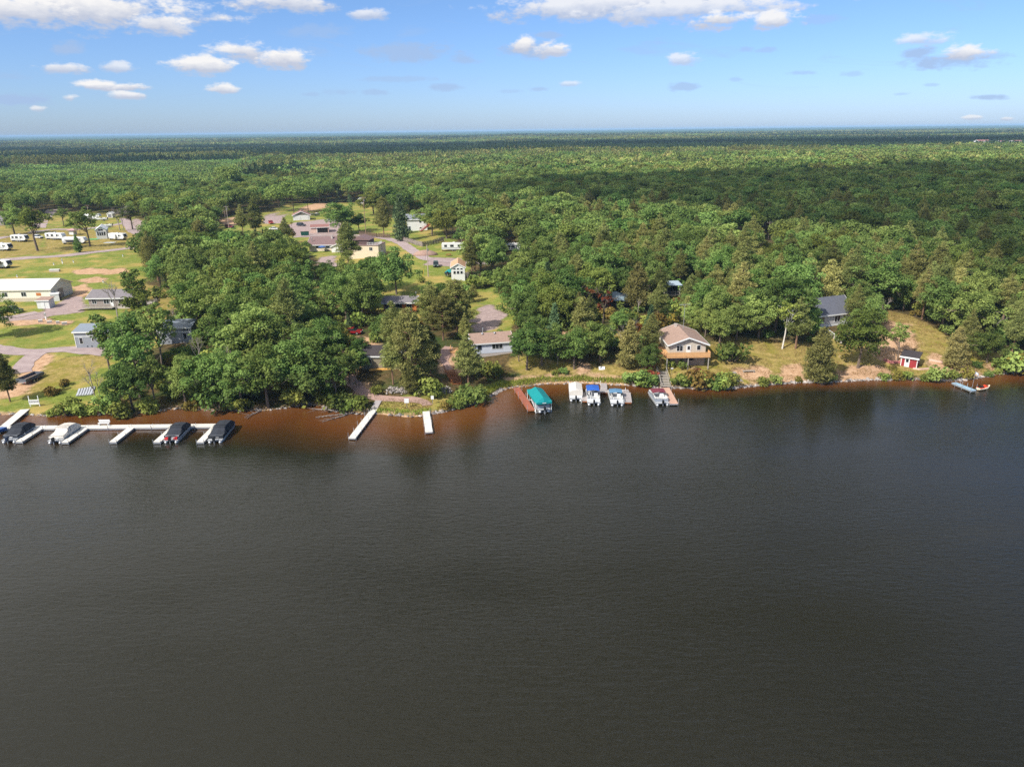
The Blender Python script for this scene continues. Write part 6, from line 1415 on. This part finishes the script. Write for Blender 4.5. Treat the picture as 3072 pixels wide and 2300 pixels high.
SHR = [('shrub',205,1246,1192),('shrub',235,1245,1200),('shrub',160,1247,1222),('shrub',265,1244,1215),('shrub',305,1243,1200),('green_shrub',330,1238,1175),('shrub',362,1250,1195),('shrub',450,1236,1190),
 ('shrub',575,1228,1195),('green_shrub',655,1230,1150),('shrub',690,1231,1195),('shrub',730,1231,1190),('shrub',880,1217,1150),
 ('shrub',985,1222,1160),('green_shrub',1020,1232,1170),('shrub',1055,1232,1195),('shrub',1080,1228,1185),('shrub',1336,1228,1200),('green_shrub',1362,1224,1190),('shrub',1390,1217,1180),('green_shrub',1412,1210,1150),('shrub',1440,1200,1160),('green_shrub',1392,1200,1160),
 ('green_shrub',1905,1155,1105),('shrub',1930,1156,1110),('red_shrub',1960,1140,1110),('green_shrub',1950,1156,1120),('shrub',2040,1158,1118),('green_shrub',2060,1160,1130),('red_shrub',2088,1130,1105),('shrub',2095,1160,1100),('shrub',2105,1160,1110),('green_shrub',2150,1164,1118),('shrub',2180,1164,1114),('shrub',2165,1166,1120),
 ('green_shrub',2045,1105,1080),('shrub',2010,1100,1075),('shrub',2290,1156,1125),('green_shrub',2324,1150,1122),('shrub',2395,1146,1128),('green_shrub',2490,1146,1120),('shrub',2650,1140,1115),('shrub',2690,1139,1110),('shrub',2715,1138,1108),('green_shrub',2805,1142,1095),('shrub',2776,1142,1118),('shrub',2850,1138,1110),
 ('shrub',2862,1134,1105),('shrub',2905,1134,1100),('green_shrub',2965,1130,1110),('shrub',2990,1124,1105),('green_shrub',3040,1116,1040),('shrub',3060,1112,1050),('shrub',3010,1112,1070),('green_shrub',1690,1122,1100),('shrub',1480,1105,1080),('shrub',1665,1125,1108),
 ('shrub',600,1185,1140),('green_shrub',520,1190,1140),('shrub',700,1190,1130),('green_shrub',760,1190,1130),('shrub',860,1180,1120),('shrub',1130,1180,1155)]
for k, px, py, tp in SHR: plant(k, px, py, tp)

# woods: which kinds grow where (base-of-trunk areas in the photograph), anything not cleared is wood
WOOD_MIX = [   # polygon px, [(kind, weight)], spacing, height range
 ([(300,1240),(340,1120),(470,1040),(560,1040),(600,900),(480,800),(470,720),(700,700),(960,780),(1010,900),(1010,1000),(1040,1120),(1060,1240),(700,1232),(400,1250)], [('oak',.66),('slim_oak',.18),('pine',.08),('birch',.05),('bare',.045),('red',.01)], 4.9, (8, 15)),
 ([(1100,930),(1260,960),(1400,860),(1560,940),(1540,1060),(1400,1060),(1330,1060),(1150,1100)], [('pine',.6),('oak',.35),('bare',.05)], 5.2, (9, 17)),
 ([(1530,1130),(1540,960),(1560,880),(2000,880),(2000,1120),(1900,1110)], [('oak',.52),('pine',.33),('cedar',.06),('spruce',.05),('bare',.03),('red',.01)], 5.0, (7.5, 14)),
 ([(2000,1000),(2000,860),(2700,860),(2760,960),(2560,990),(2400,1030)], [('oak',.48),('pine',.42),('cedar',.05),('bare',.03),('red',.02)], 5.2, (8, 15)),
 ([(2640,930),(2680,860),(3300,860),(3300,1100),(2980,1085),(2900,1050),(2760,960)], [('pine',.55),('oak',.37),('cedar',.05),('bare',.03)], 5.0, (8, 14)),
]
MIXW = [(wp(a), b, c, d) for a, b, c, d in WOOD_MIX]
def choose(mix, r):
    s = 0
    for k, w in mix:
        s += w
        if r < s: return k
    return mix[0][0]
def mix_at(x, y):
    for poly, mix, sp_, hr in MIXW:
        if inpoly(np.array([x]), np.array([y]), poly)[0]: return mix, sp_, hr
    px, py, _ = proj((x, y, 6))
    if y < 420 and px < 720: return [('oak', .45), ('pine', .45), ('slim_oak', .06), ('bare', .02), ('red', .02)], 6.6, (9, 15)
    if y < 560 and 700 <= px < 1300: return [('oak', .62), ('pine', .3), ('spruce', .05), ('bare', .03)], 7.0, (10, 15)
    return [('oak', .66), ('pine', .27), ('bare', .045), ('spruce', .02), ('birch', .03), ('red', .015)], 6.6, (9.5, 14)
cand = []
rs = np.random.default_rng(11)
y = 112.0
while y < 640:
    st = 3.4 if y < 260 else 4.6
    xw = y * .80 + 25
    x = -xw
    while x < xw:
        cand.append((x + rs.uniform(-.48, .48) * st, y + rs.uniform(-.48, .48) * st, rs.random(), rs.random(), rs.random())); x += st
    y += st
cand = np.array(cand)
cd = shore_dist(cand[:, 0], cand[:, 1])
ok = cd > 1.6
roadm = np.zeros(len(cand), bool)
for _k, wd, pts in _road_w: roadm |= near_line(cand[:, 0], cand[:, 1], pts, wd / 2 + 2.0)
clr = np.zeros(len(cand), bool)
for w in CLEAR_W: clr |= inpoly(cand[:, 0], cand[:, 1], w)
ok &= ~roadm & ~clr
cand, cd = cand[ok], cd[ok]
cz = terrain(cand[:, 0], cand[:, 1], cd)
YOUNGZ = wp([(-900, 590), (-900, 470), (300, 462), (690, 470), (730, 520), (700, 600), (560, 585), (330, 560), (150, 580)])
grid = {}
def near_ok(x, y, r):
    i, j = int(x // 6), int(y // 6)
    for a in (-1, 0, 1):
        for b in (-1, 0, 1):
            for q in grid.get((i + a, j + b), ()):
                if (q[0] - x) ** 2 + (q[1] - y) ** 2 < r * r: return False
    return True
for t in TREES: grid.setdefault((int(t[1] // 6), int(t[2] // 6)), []).append((t[1], t[2]))
order = np.argsort(cand[:, 1])
FOREST = []    # further trees: (kind, x, y, z, h, rot)
for i in order:
    x, y, r1, r2, r3 = cand[i]
    if not near_ok(x, y, 2.6): continue
    young = y > 380 and x < 0 and inpoly(np.array([x]), np.array([y]), YOUNGZ)[0]
    if young:
        if not near_ok(x, y, 4.2): continue
        k, h = 'young_pine', 5.5 + 3.5 * r2
    else:
        mix, sp_, hr = mix_at(x, y)
        if not near_ok(x, y, sp_ * (.82 + .3 * r3)): continue
        k = choose(mix, r1); h = hr[0] + (hr[1] - hr[0]) * r2
        if k in ('spruce', 'red', 'yellow', 'bare'): h *= .72
        if k == 'pine': h *= 1.08
    rad = PRAD[k] * h / PH[k]
    if y < 420:
        if not free(x, y, .6): continue
        if hides(x, y, cz[i], h, rad * .85):
            h2 = h * .45      # room for a sapling instead
            if hides(x, y, cz[i], h2, rad * .42): continue
            h, rad = h2, rad * .45
    TREES.append((k, x, y, cz[i], h, 1.0, None)); grid.setdefault((int(x // 6), int(y // 6)), []).append((x, y))
# undergrowth shrubs along the wood edges and the bank
for i in range(5200):
    x, y = rs.uniform(-130, 150), rs.uniform(112, 235)
    d = shore_dist(np.array([x]), np.array([y]))[0]
    if d < .8 or d > 90 or rs.random() > (1.0 if d < 5 else .6): continue
    if not near_ok(x, y, 1.9) or not free(x, y, .8): continue
    if any(inpoly(np.array([x]), np.array([y]), w)[0] for w in CLEAR_W) and (rs.random() > .04 or any(inpoly(np.array([x]), np.array([y]), w)[0] for w in CLEAR_W[-len(GRAVEL_AREAS):])): continue
    if any(near_line(np.array([x]), np.array([y]), p_, w_ / 2 + .8)[0] for _k, w_, p_ in _road_w): continue
    z = gz(x, y); h = rs.uniform(.9, 2.4) if d < 5 else rs.uniform(1.4, 4.6); 
    if hides(x, y, z, h, h * .6): continue
    TREES.append((('shrub', 'green_shrub', 'green_shrub', 'red_shrub')[int(rs.choice(4, p=[.5, .24, .24, .02]))], x, y, z, h, 1.0, None)); grid.setdefault((int(x // 6), int(y // 6)), []).append((x, y))

# ---- what the frame shows, nearest first, as single trees; the rest goes into the stuff of the wood
TONE = {'oak': ['mid green', 'deep green', 'fresh green', 'olive green'], 'pine': ['olive', 'yellowish green', 'dull green']}
LMK = [(130,700,'the white camping trailers'),(30,880,'the metal building'),(330,900,'the grey tan deck house'),(285,1020,'the first tiny house'),(525,1010,'the second tiny house'),(980,735,'the lodge'),(905,645,'the garage'),(1250,660,'the white two storey house'),(1200,915,'the orange cabin'),(1120,1085,'the beige cabin'),
 (1478,1035,'the pale blue cabin'),(1375,805,'the park home'),(1846,905,'the blue pavilion'),(2018,870,'the lookout'),(2060,1040,'the gable cabin'),(2480,940,'the slate roofed house'),(2740,1080,'the red shed'),(2890,1158,'the pale blue dock'),(1630,1190,'the teal boat canopy'),(1800,1185,'the middle pontoon boats'),(1250,1230,'the notice signs'),(1085,1270,'the long white dock'),(350,1280,'the marina dock'),(75,1140,'the grey box trailer'),(700,1240,'the shaded western shore'),(850,1000,'the western oak wood'),(650,850,'the western oak wood'),(2250,800,'the eastern woods'),(2700,800,'the far eastern woods'),(1650,760,'the woods behind the park home'),(500,640,'the campground back woods')]
NTH = ['first', 'second', 'third', 'fourth', 'fifth', 'sixth', 'seventh', 'eighth', 'ninth', 'tenth', 'eleventh', 'twelfth']
CAPS = {'oak_tree': 300, 'pine_tree': 300, 'shrub': 290, 'young_pine_tree': 60, 'bare_tree': 90, 'spruce_tree': 70, 'cedar_tree': 60, 'birch_tree': 40, 'red_leaved_tree': 40, 'yellowing_tree': 20}
infr = []
for t in TREES:
    bx, by, dz = proj((t[1], t[2], t[3] + t[4] * .6))
    rp = PRAD[t[0]] * F / dz
    infr.append((-rp < bx < W + rp and dz > 0, bx, by, dz))
idx = sorted(range(len(TREES)), key=lambda i: (TREES[i][6] is None, infr[i][3]))
cnt = {}; singles = []; rest = []
for i in idx:
    nm = NAME[TREES[i][0]]
    if infr[i][0] and cnt.get(nm, 0) < CAPS[nm] and infr[i][3] < 430: cnt[nm] = cnt.get(nm, 0) + 1; singles.append(i)
    elif infr[i][0] or infr[i][3] < 330: rest.append(i)
# labels: tone and size by what the eye sees, then the place by the nearest landmark, then the order along it
groups = {}
for i in singles:
    t = TREES[i]
    if t[6]: continue
    bx, by, dz = infr[i][1:]
    k = min(range(len(LMK)), key=lambda j: ((LMK[j][0] - bx) ** 2 + ((LMK[j][1] - by) * 1.6) ** 2))
    lx, ly, ln = LMK[k]
    gb = proj((t[1], t[2], t[3]))[1]
    rel = 'behind' if gb < ly - 25 else ('in front of' if gb > ly + 40 else ('left of' if bx < lx else 'right of'))
    sz = 'tall' if t[4] > PH[t[0]] * 1.0 else ('low' if t[4] < PH[t[0]] * .62 else 'middling')
    groups.setdefault((NAME[t[0]], sz, rel, ln), []).append(i)
LAB = {}
for (nm, sz, rel, ln), v in groups.items():
    v.sort(key=lambda i: infr[i][1]); kind = nm.replace('_', ' ').replace('shrub', 'leafy shrub')
    for n_, i in enumerate(v):
        if len(v) == 1: LAB[i] = f'only {sz} {kind} {rel} {ln}'
        elif n_ < len(NTH): LAB[i] = f'{NTH[n_]} {sz} {kind} {rel} {ln}, from the left'
        else: LAB[i] = f'{sz} {kind} among the many {rel} {ln}'
GRP = {'oak_tree': 'oaks of the lakeside woods', 'pine_tree': 'pines of the lakeside woods', 'shrub': 'shrubs along the bank', 'young_pine_tree': 'young pines of the plantation'}
for i in singles:
    k, x, y, z, h, wf, lb = TREES[i]; nm = NAME[k]
    v = (int(abs(x) * 7.3 + y * 3.1)) % len(PROTO[k]); cm, tm = PROTO[k][v]
    s = h / PH[k]
    o = bpy.data.objects.new(nm, None); COL.objects.link(o); o.location = (x, y, z); o.rotation_euler = (0, 0, (x * 1.7 + y * 2.3) % 6.28); sw_ = s * wf
    if k in ('oak', 'pine', 'big_pine', 'slim_oak'): sw_ *= 1.0 + .25 * (((x * 3.1 + y) % 1) - .3)
    o.scale = (sw_, sw_, s); o.empty_display_size = .3
    tag(o, lb or LAB[i], nm.replace('_tree', ' tree') if nm != 'shrub' else 'shrub', GRP.get(nm, nm.replace('_', ' ') + 's of the woods'))
    if cm: c = bpy.data.objects.new('crown', cm); COL.objects.link(c); c.parent = o
    if k == 'bare': c = bpy.data.objects.new('branches', tm)
    else: c = bpy.data.objects.new('stems' if 'shrub' in k else 'trunk', tm)
    COL.objects.link(c); c.parent = o

# ------------------------------------------------------------------ the wood beyond, as stuff (instances on points)
PC = bpy.data.collections.new('forest_sources')
def far_proto(name, parts, seg=False):
    """one light tree or a patch of trees as a single mesh"""
    V, Fq, T, MI, mats = [], [], [], [], []
    for v, f, t, m in parts:
        if m not in mats: mats.append(m)
        V.append(v); Fq.append(f + sum(len(q) for q in V[:-1])); T.append(t); MI.append(np.full(len(f), mats.index(m)))
    me = np_mesh(name, np.concatenate(V), np.concatenate(Fq), None, {'tint': ('FLOAT', 'POINT', np.concatenate(T))})
    for m in mats: me.materials.append(m)
    me.polygons.foreach_set('material_index', np.concatenate(MI).astype(np.int32))
    o = bpy.data.objects.new(name, me); PC.objects.link(o); return o
def light_oak(rs, h, cr, per=1.3, size=.95, leaf=L_OAK, n=18):
    cl = []
    zc, rz = h * .68, h * .33
    while len(cl) < n:
        d = rs.normal(size=3); d /= np.linalg.norm(d)
        if d[2] < -.35: continue
        r = U(rs, .5, .95); cs = U(rs, .25, .42) * cr
        cl.append((d[0] * cr * r, d[1] * cr * r, min(zc + d[2] * rz * r, h - cs * .6), cs, cs, cs * .75, U(rs, .1, .9)))
    return cloud_leaves(cl, per, size, rs)
def light_pine(rs, h, cr, base=.3, per=2.2, size=1.0, taper=.8):
    cl = []; z = h * base
    while z < h * .98:
        u = (z / h - base) / (1 - base); rr = cr * max(1 - u, .03) ** taper; nb = max(2, int(2 + rr))
        for b in range(nb):
            a = U(rs, 0, 6.28); q = U(rs, .45, .95); cs = max(.5, .38 * rr)
            cl.append((math.cos(a) * rr * q, math.sin(a) * rr * q, z, cs, cs, cs * .6, U(rs, .15, .85)))
        z += .1 * h
    return cloud_leaves(cl, per, size, rs, spike=1, aspect=.5)
def trunkq(h, r, x=0, y=0):
    v = np.array([[x - r, y, 0], [x + r, y, 0], [x + r * .5, y, h], [x - r * .5, y, h], [x, y - r, 0], [x, y + r, 0], [x, y + r * .5, h], [x, y - r * .5, h]], float)
    return v, np.array([[0, 1, 2, 3], [4, 5, 6, 7]]), np.full(8, .5)
KIDX = {}
def add_single(kind, fn, n):
    KIDX[kind] = []
    for j in range(n):
        r_ = np.random.default_rng(900 + len(PC.objects)); v, f, t = fn(r_)
        leaf = {'pine': L_PINE, 'young_pine': L_YOUNG, 'spruce': L_SPR, 'dark': L_DARK}.get(kind, L_OAK)
        tv, tf, tt = trunkq(PH.get(kind, 12) * .6, .16)
        nm_ = f'forest_{len(PC.objects):02d}_{kind}'; KIDX[kind].append(len(PC.objects)); far_proto(nm_, [(v, f, t, leaf), (tv, tf, tt, BARK)])
add_single('oak', lambda r: light_oak(r, 13, 5.4, 2.3, .72, n=30), 5)
add_single('pine', lambda r: light_pine(r, 16, 3.6, .3, 4.0, .72), 4)
add_single('young_pine', lambda r: light_pine(r, 8, 1.9, .06, 4, .62), 3)
add_single('spruce', lambda r: light_pine(r, 10, 2.0, .05, 4, .62, .95), 1)
PH['bush'] = .8
def light_bush(rs):
    cl = []
    for _ in range(9): a = U(rs, 0, 6.28); q = 1.5 * math.sqrt(rs.random()) * .8; cs = U(rs, .5, .8); cl.append((q * math.cos(a), q * math.sin(a), U(rs, .5, 1.7), cs, cs, cs * .8, U(rs, .1, .9)))
    return cloud_leaves(cl, 4, .5, rs)
add_single('bush', light_bush, 3); PH['bush'] = 2.3
def add_patch(kind, fn, n, count, size, leaf, leaf2=None):
    KIDX[kind] = []
    for j in range(n):
        r_ = np.random.default_rng(1200 + len(PC.objects)); parts = []
        g = int(math.ceil(math.sqrt(count)))
        for a in range(g):
            for b in range(g):
                x = (a + .5 + r_.uniform(-.4, .4)) / g * size - size / 2; y = (b + .5 + r_.uniform(-.4, .4)) / g * size - size / 2
                v, f, t = fn(r_); s = r_.uniform(.75, 1.25); v = v * np.array([s, s, s * r_.uniform(.9, 1.1)]) + np.array([x, y, 0])
                t = np.clip(t * .6 + r_.random() * .5, 0, 1); parts.append((v, f, t, leaf2 if (leaf2 and r_.random() < .22) else leaf))
        KIDX[kind].append(len(PC.objects)); far_proto(f'forest_{len(PC.objects):02d}_{kind}', parts)
add_patch('oakpatch', lambda r: light_oak(r, 12, 5.2, .55, 1.45, n=12), 3, 36, 44, L_OAK, L_PINE)
add_patch('pinepatch', lambda r: light_pine(r, 14, 3.0, .2, .9, 1.5), 3, 49, 44, L_PINE, L_OAK)
add_patch('darkpatch', lambda r: light_pine(r, 14, 2.9, .12, 1.0, 1.5, .9), 2, 64, 44, L_DARK)
add_patch('youngpatch', lambda r: light_pine(r, 8, 2.0, .05, 1.1, 1.2, .9), 2, 121, 44, L_YOUNG)
pts, rot, scl, ix = [], [], [], []
kmap = {'oak': 'oak', 'slim_oak': 'oak', 'pine': 'pine', 'big_pine': 'pine', 'cedar': 'pine', 'birch': 'oak', 'spruce': 'spruce', 'young_pine': 'young_pine', 'yellow': 'oak', 'red': 'oak', 'bare': 'oak', 'shrub': 'bush', 'green_shrub': 'bush', 'red_shrub': 'bush'}
FR = {'undergrowth': [], 'oak_forest': [], 'pine_forest': [], 'young_pine_forest': []}
def push(kk, x, y, z, s, sz=None):
    v = KIDX[kk][int(rs.integers(len(KIDX[kk])))]
    key = 'undergrowth' if kk == 'bush' else 'oak_forest' if kk in ('oak', 'oakpatch') else ('young_pine_forest' if kk in ('young_pine', 'youngpatch') else 'pine_forest')
    FR[key].append((x, y, z, rs.uniform(0, 6.28), s, s if sz is None else sz, v))
for i in rest:
    k, x, y, z, h, wf, lb = TREES[i]
    if k not in kmap: continue
    kk = kmap[k]; s = h / PH[kk]; push(kk, x, y, z, s * rs.uniform(.95, 1.2), s)
# patches out to four and a half kilometres
y = 662.0
while y < 5200:
    step = 40 if y < 1500 else (40 * (y / 1500) ** .8)
    xw = y * .76 + 60; x = -xw; sc = step / 40
    while x < xw:
        X_, Y_ = x + rs.uniform(-6, 6), y + rs.uniform(-6, 6); z_ = gz(X_, Y_) if y < 2000 else float(terrain(np.array([X_]), np.array([Y_]), np.array([60.]))[0])
        px, py, _ = proj((X_, Y_, z_))
        v_ = float(hash_noise(np.array([X_]), np.array([Y_ * 2.2]), 420.)[0]); w_ = float(hash_noise(np.array([X_ + 500]), np.array([Y_ * 3]), 260.)[0])
        if px < 760 and y < 1500: kk = 'youngpatch' if w_ < (.8 if y < 950 else .55) else ('pinepatch' if v_ < .6 else 'darkpatch')
        elif px > 1750 and 1330 < y < 2500: kk = 'darkpatch' if not (1640 < y < 1800 and px < 2500) else 'youngpatch'
        elif px < 1850 and y > 1900 and y < 2500: kk = 'darkpatch' if w_ < .7 else 'pinepatch'
        elif y < 1250 and px > 900: kk = 'oakpatch' if v_ < .8 else 'pinepatch'
        else: kk = 'darkpatch' if v_ < .36 else ('pinepatch' if v_ < .58 else ('youngpatch' if w_ < .4 else 'oakpatch'))
        push(kk, X_, Y_, z_ - .5, sc * 1.05, (.85 + .3 * w_) * (1 if y < 2500 else 1.15)); x += step
    y += step
for fname, rows in FR.items():
    a = np.array(rows)
    me = bpy.data.meshes.new(fname); me.vertices.add(len(a)); me.vertices.foreach_set('co', a[:, :3].astype(np.float32).ravel())
    for nm, typ, dat in (('rz', 'FLOAT_VECTOR', np.c_[a[:, 3] * 0, a[:, 3] * 0, a[:, 3]]), ('sc', 'FLOAT_VECTOR', a[:, [4, 4, 5]])):
        at = me.attributes.new(nm, typ, 'POINT'); at.data.foreach_set('vector', np.ascontiguousarray(dat, np.float32).ravel())
    at = me.attributes.new('which', 'INT', 'POINT'); at.data.foreach_set('value', a[:, 6].astype(np.int32))
    ob = bpy.data.objects.new(fname, me); COL.objects.link(ob)
    tag(ob, {'undergrowth': 'leafy undergrowth filling the woods between the trunks', 'oak_forest': 'rolling green oak wood reaching back to the skyline', 'pine_forest': 'dark pine stands between the oak woods and the skyline', 'young_pine_forest': 'bright green young pine plantation behind the campground'}[fname], 'forest', kind='stuff')
    g = bpy.data.node_groups.new(fname + '_scatter', 'GeometryNodeTree')
    g.interface.new_socket('Geometry', in_out='INPUT', socket_type='NodeSocketGeometry'); g.interface.new_socket('Geometry', in_out='OUTPUT', socket_type='NodeSocketGeometry')
    gi, go_ = g.nodes.new('NodeGroupInput'), g.nodes.new('NodeGroupOutput')
    iop = g.nodes.new('GeometryNodeInstanceOnPoints'); ci = g.nodes.new('GeometryNodeCollectionInfo')
    ci.inputs['Collection'].default_value = PC; ci.inputs['Separate Children'].default_value = True; ci.inputs['Reset Children'].default_value = True
    def na(nm, t):
        q = g.nodes.new('GeometryNodeInputNamedAttribute'); q.data_type = t; q.inputs['Name'].default_value = nm
        return [s for s in q.outputs if s.enabled and s.name == 'Attribute'][0]
    L = g.links.new
    L(gi.outputs[0], iop.inputs['Points']); L(ci.outputs[0], iop.inputs['Instance']); iop.inputs['Pick Instance'].default_value = True
    L(na('which', 'INT'), iop.inputs['Instance Index']); L(na('rz', 'FLOAT_VECTOR'), iop.inputs['Rotation']); L(na('sc', 'FLOAT_VECTOR'), iop.inputs['Scale'])
    L(iop.outputs[0], go_.inputs[0])
    md_ = ob.modifiers.new('scatter', 'NODES'); md_.node_group = g

# ------------------------------------------------------------------ rough ground cover and shore stones
def blades(pos, h0, h1, w, rs, lean=.35):
    k = len(pos); a = rs.uniform(0, 6.28, k); h = rs.uniform(h0, h1, k); d = np.stack([np.cos(a), np.sin(a), 0 * a], -1) * (w * rs.uniform(.6, 1.4, k))[:, None]
    t = pos + np.stack([rs.normal(size=k) * lean * h, rs.normal(size=k) * lean * h, h], -1)
    return np.stack([pos - d, pos + d, t + d * .25, t - d * .25], 1).reshape(-1, 3), np.arange(k * 4).reshape(-1, 4), np.repeat(rs.random(k), 4)
def cover(name, label, m, n, xr, cond, h0, h1, w, seed, yr=(112, 215)):
    r_ = np.random.default_rng(seed); x = r_.uniform(*xr, n); yy = r_.uniform(*yr, n); d = shore_dist(x, yy)
    k = cond(x, yy, d, r_); x, yy, d = x[k], yy[k], d[k]
    zz = terrain(x, yy, d)
    v, f, t = blades(np.stack([x, yy, zz - .03], -1), h0, h1, w, r_)
    me = np_mesh(name, v, f, m, {'tint': ('FLOAT', 'POINT', t)}); o = bpy.data.objects.new(name, me); COL.objects.link(o); tag(o, label, 'grass', kind='stuff')
L_REED = leaf_mat('reed_green', (.19, .25, .03), (.42, .44, .09)); L_DRYG = leaf_mat('dry_grass', (.20, .16, .05), (.42, .33, .14)); L_MIXG = leaf_mat('mixed_grass', (.07, .11, .02), (.20, .20, .05))
cx0, cx1 = P(1430, 1190)[0], P(1905, 1150)[0]
cover('shore_grass', 'bright green reeds along the middle shore', L_REED, 90000, (cx0 - 4, cx1), lambda x, y, d, r: (d > .5) & (d < 1.5 + 1.2 * hash_noise(x, y, 3)) & (r.random(len(x)) < .75), .3, .8, .05, 21, (118, 150))
bx0, bx1 = P(1130, 1240)[0], P(1290, 1240)[0]
cover('shore_grass', 'green and dry reeds edging the little beach between the docks', L_REED, 9000, (bx0, bx1), lambda x, y, d, r: (d > .3) & (d < 1.7), .2, .6, .05, 27, (112, 135))
cover('dry_grass', 'rough dry grass on the little beach between the docks', L_DRYG, 12000, (bx0, bx1), lambda x, y, d, r: (d > 1.5) & (d < 5.5) & inpoly(x, y, CLEAR_W[3]), .1, .3, .05, 28, (112, 140))
cover('bank_weeds', 'mixed weeds on the wooded banks', L_MIXG, 130000, (-110, 140), lambda x, y, d, r: (d > .7) & (d < 9) & (hash_noise(x, y, 2.2) > .42) & ~np.any([inpoly(x, y, w) for w in CLEAR_W], axis=0), .15, .6, .06, 22)
cover('dry_grass', 'dry yellow grass on the open slope', L_DRYG, 150000, (15, 130), lambda x, y, d, r: (d > 1.2) & (hash_noise(x + 7, y, 1.6) > .5) & inpoly(x, y, CLEAR_W[len(LAWN)]), .12, .38, .05, 23, (125, 215))
# stones at the waterline
r_ = np.random.default_rng(5); V, Fc, T = [], [], []; off = 0
base = np.array([[0, 0, 1], [1, 0, 0], [0, 1, 0], [-1, 0, 0], [0, -1, 0], [0, 0, -1]], float); bf = np.array([[0, 1, 2], [0, 2, 3], [0, 3, 4], [0, 4, 1], [5, 2, 1], [5, 3, 2], [5, 4, 3], [5, 1, 4]])
segs_ = np.cumsum(np.r_[0, np.linalg.norm(np.diff(SH, axis=0), axis=1)])
for i in range(5200):
    s = r_.uniform(0, segs_[-1]); x = np.interp(s, segs_, SH[:, 0]); yy = np.interp(s, segs_, SH[:, 1])
    px = proj((x, yy, 0))[0]
    if not (-20 < px < 3100): continue
    pr = .9 if (1950 < px < 2960 or 1300 < px < 1520) else .22
    if r_.random() > pr: continue
    q = np.array([x + r_.normal() * .3, yy + abs(r_.normal()) * .55 - .25, .02 + r_.uniform(-.05, .12)]); sz_ = r_.uniform(.08, .38) * np.array([1.3, 1, .7]) * (1 if r_.random() < .9 else 1.8)
    v = base * sz_ * r_.uniform(.7, 1.25, (6, 1)); a_ = r_.uniform(0, 6.28); c_, s_ = math.cos(a_), math.sin(a_); v = np.stack([v[:, 0] * c_ - v[:, 1] * s_, v[:, 0] * s_ + v[:, 1] * c_, v[:, 2]], -1) + q
    V.append(v); Fc.append(bf + off); off += 6; T.append(np.full(6, r_.random()))
for i in range(420):     # stone bank over the gravel path
    a = P(1165 + r_.uniform(0, 180), 1178 - r_.uniform(0, 16)); q = a + np.array([r_.normal() * .4, r_.normal() * .4, .05]); v = base * r_.uniform(.12, .34) * r_.uniform(.6, 1.3, (6, 1)) + q; V.append(v); Fc.append(bf + off); off += 6; T.append(np.full(6, r_.random()))
ms, n, b, out = new_mat('shore_stone'); at = n.n('ShaderNodeAttribute'); at.attribute_name = 'tint'; n.l(n.mix(at.outputs['Fac'], srgb(74, 68, 66), srgb(186, 176, 168)), b.inputs['Base Color']); b.inputs['Roughness'].default_value = .9
me = np_mesh('shore_rocks', np.concatenate(V), np.concatenate(Fc), ms, {'tint': ('FLOAT', 'POINT', np.concatenate(T))}); o = bpy.data.objects.new('shore_rocks', me); COL.objects.link(o); tag(o, 'grey and tan stones lining the water edge', 'rocks', kind='stuff')
print('TREES', len(TREES), 'singles', len(singles), cnt, 'rest', len(rest), {k: len(v) for k, v in FR.items()})
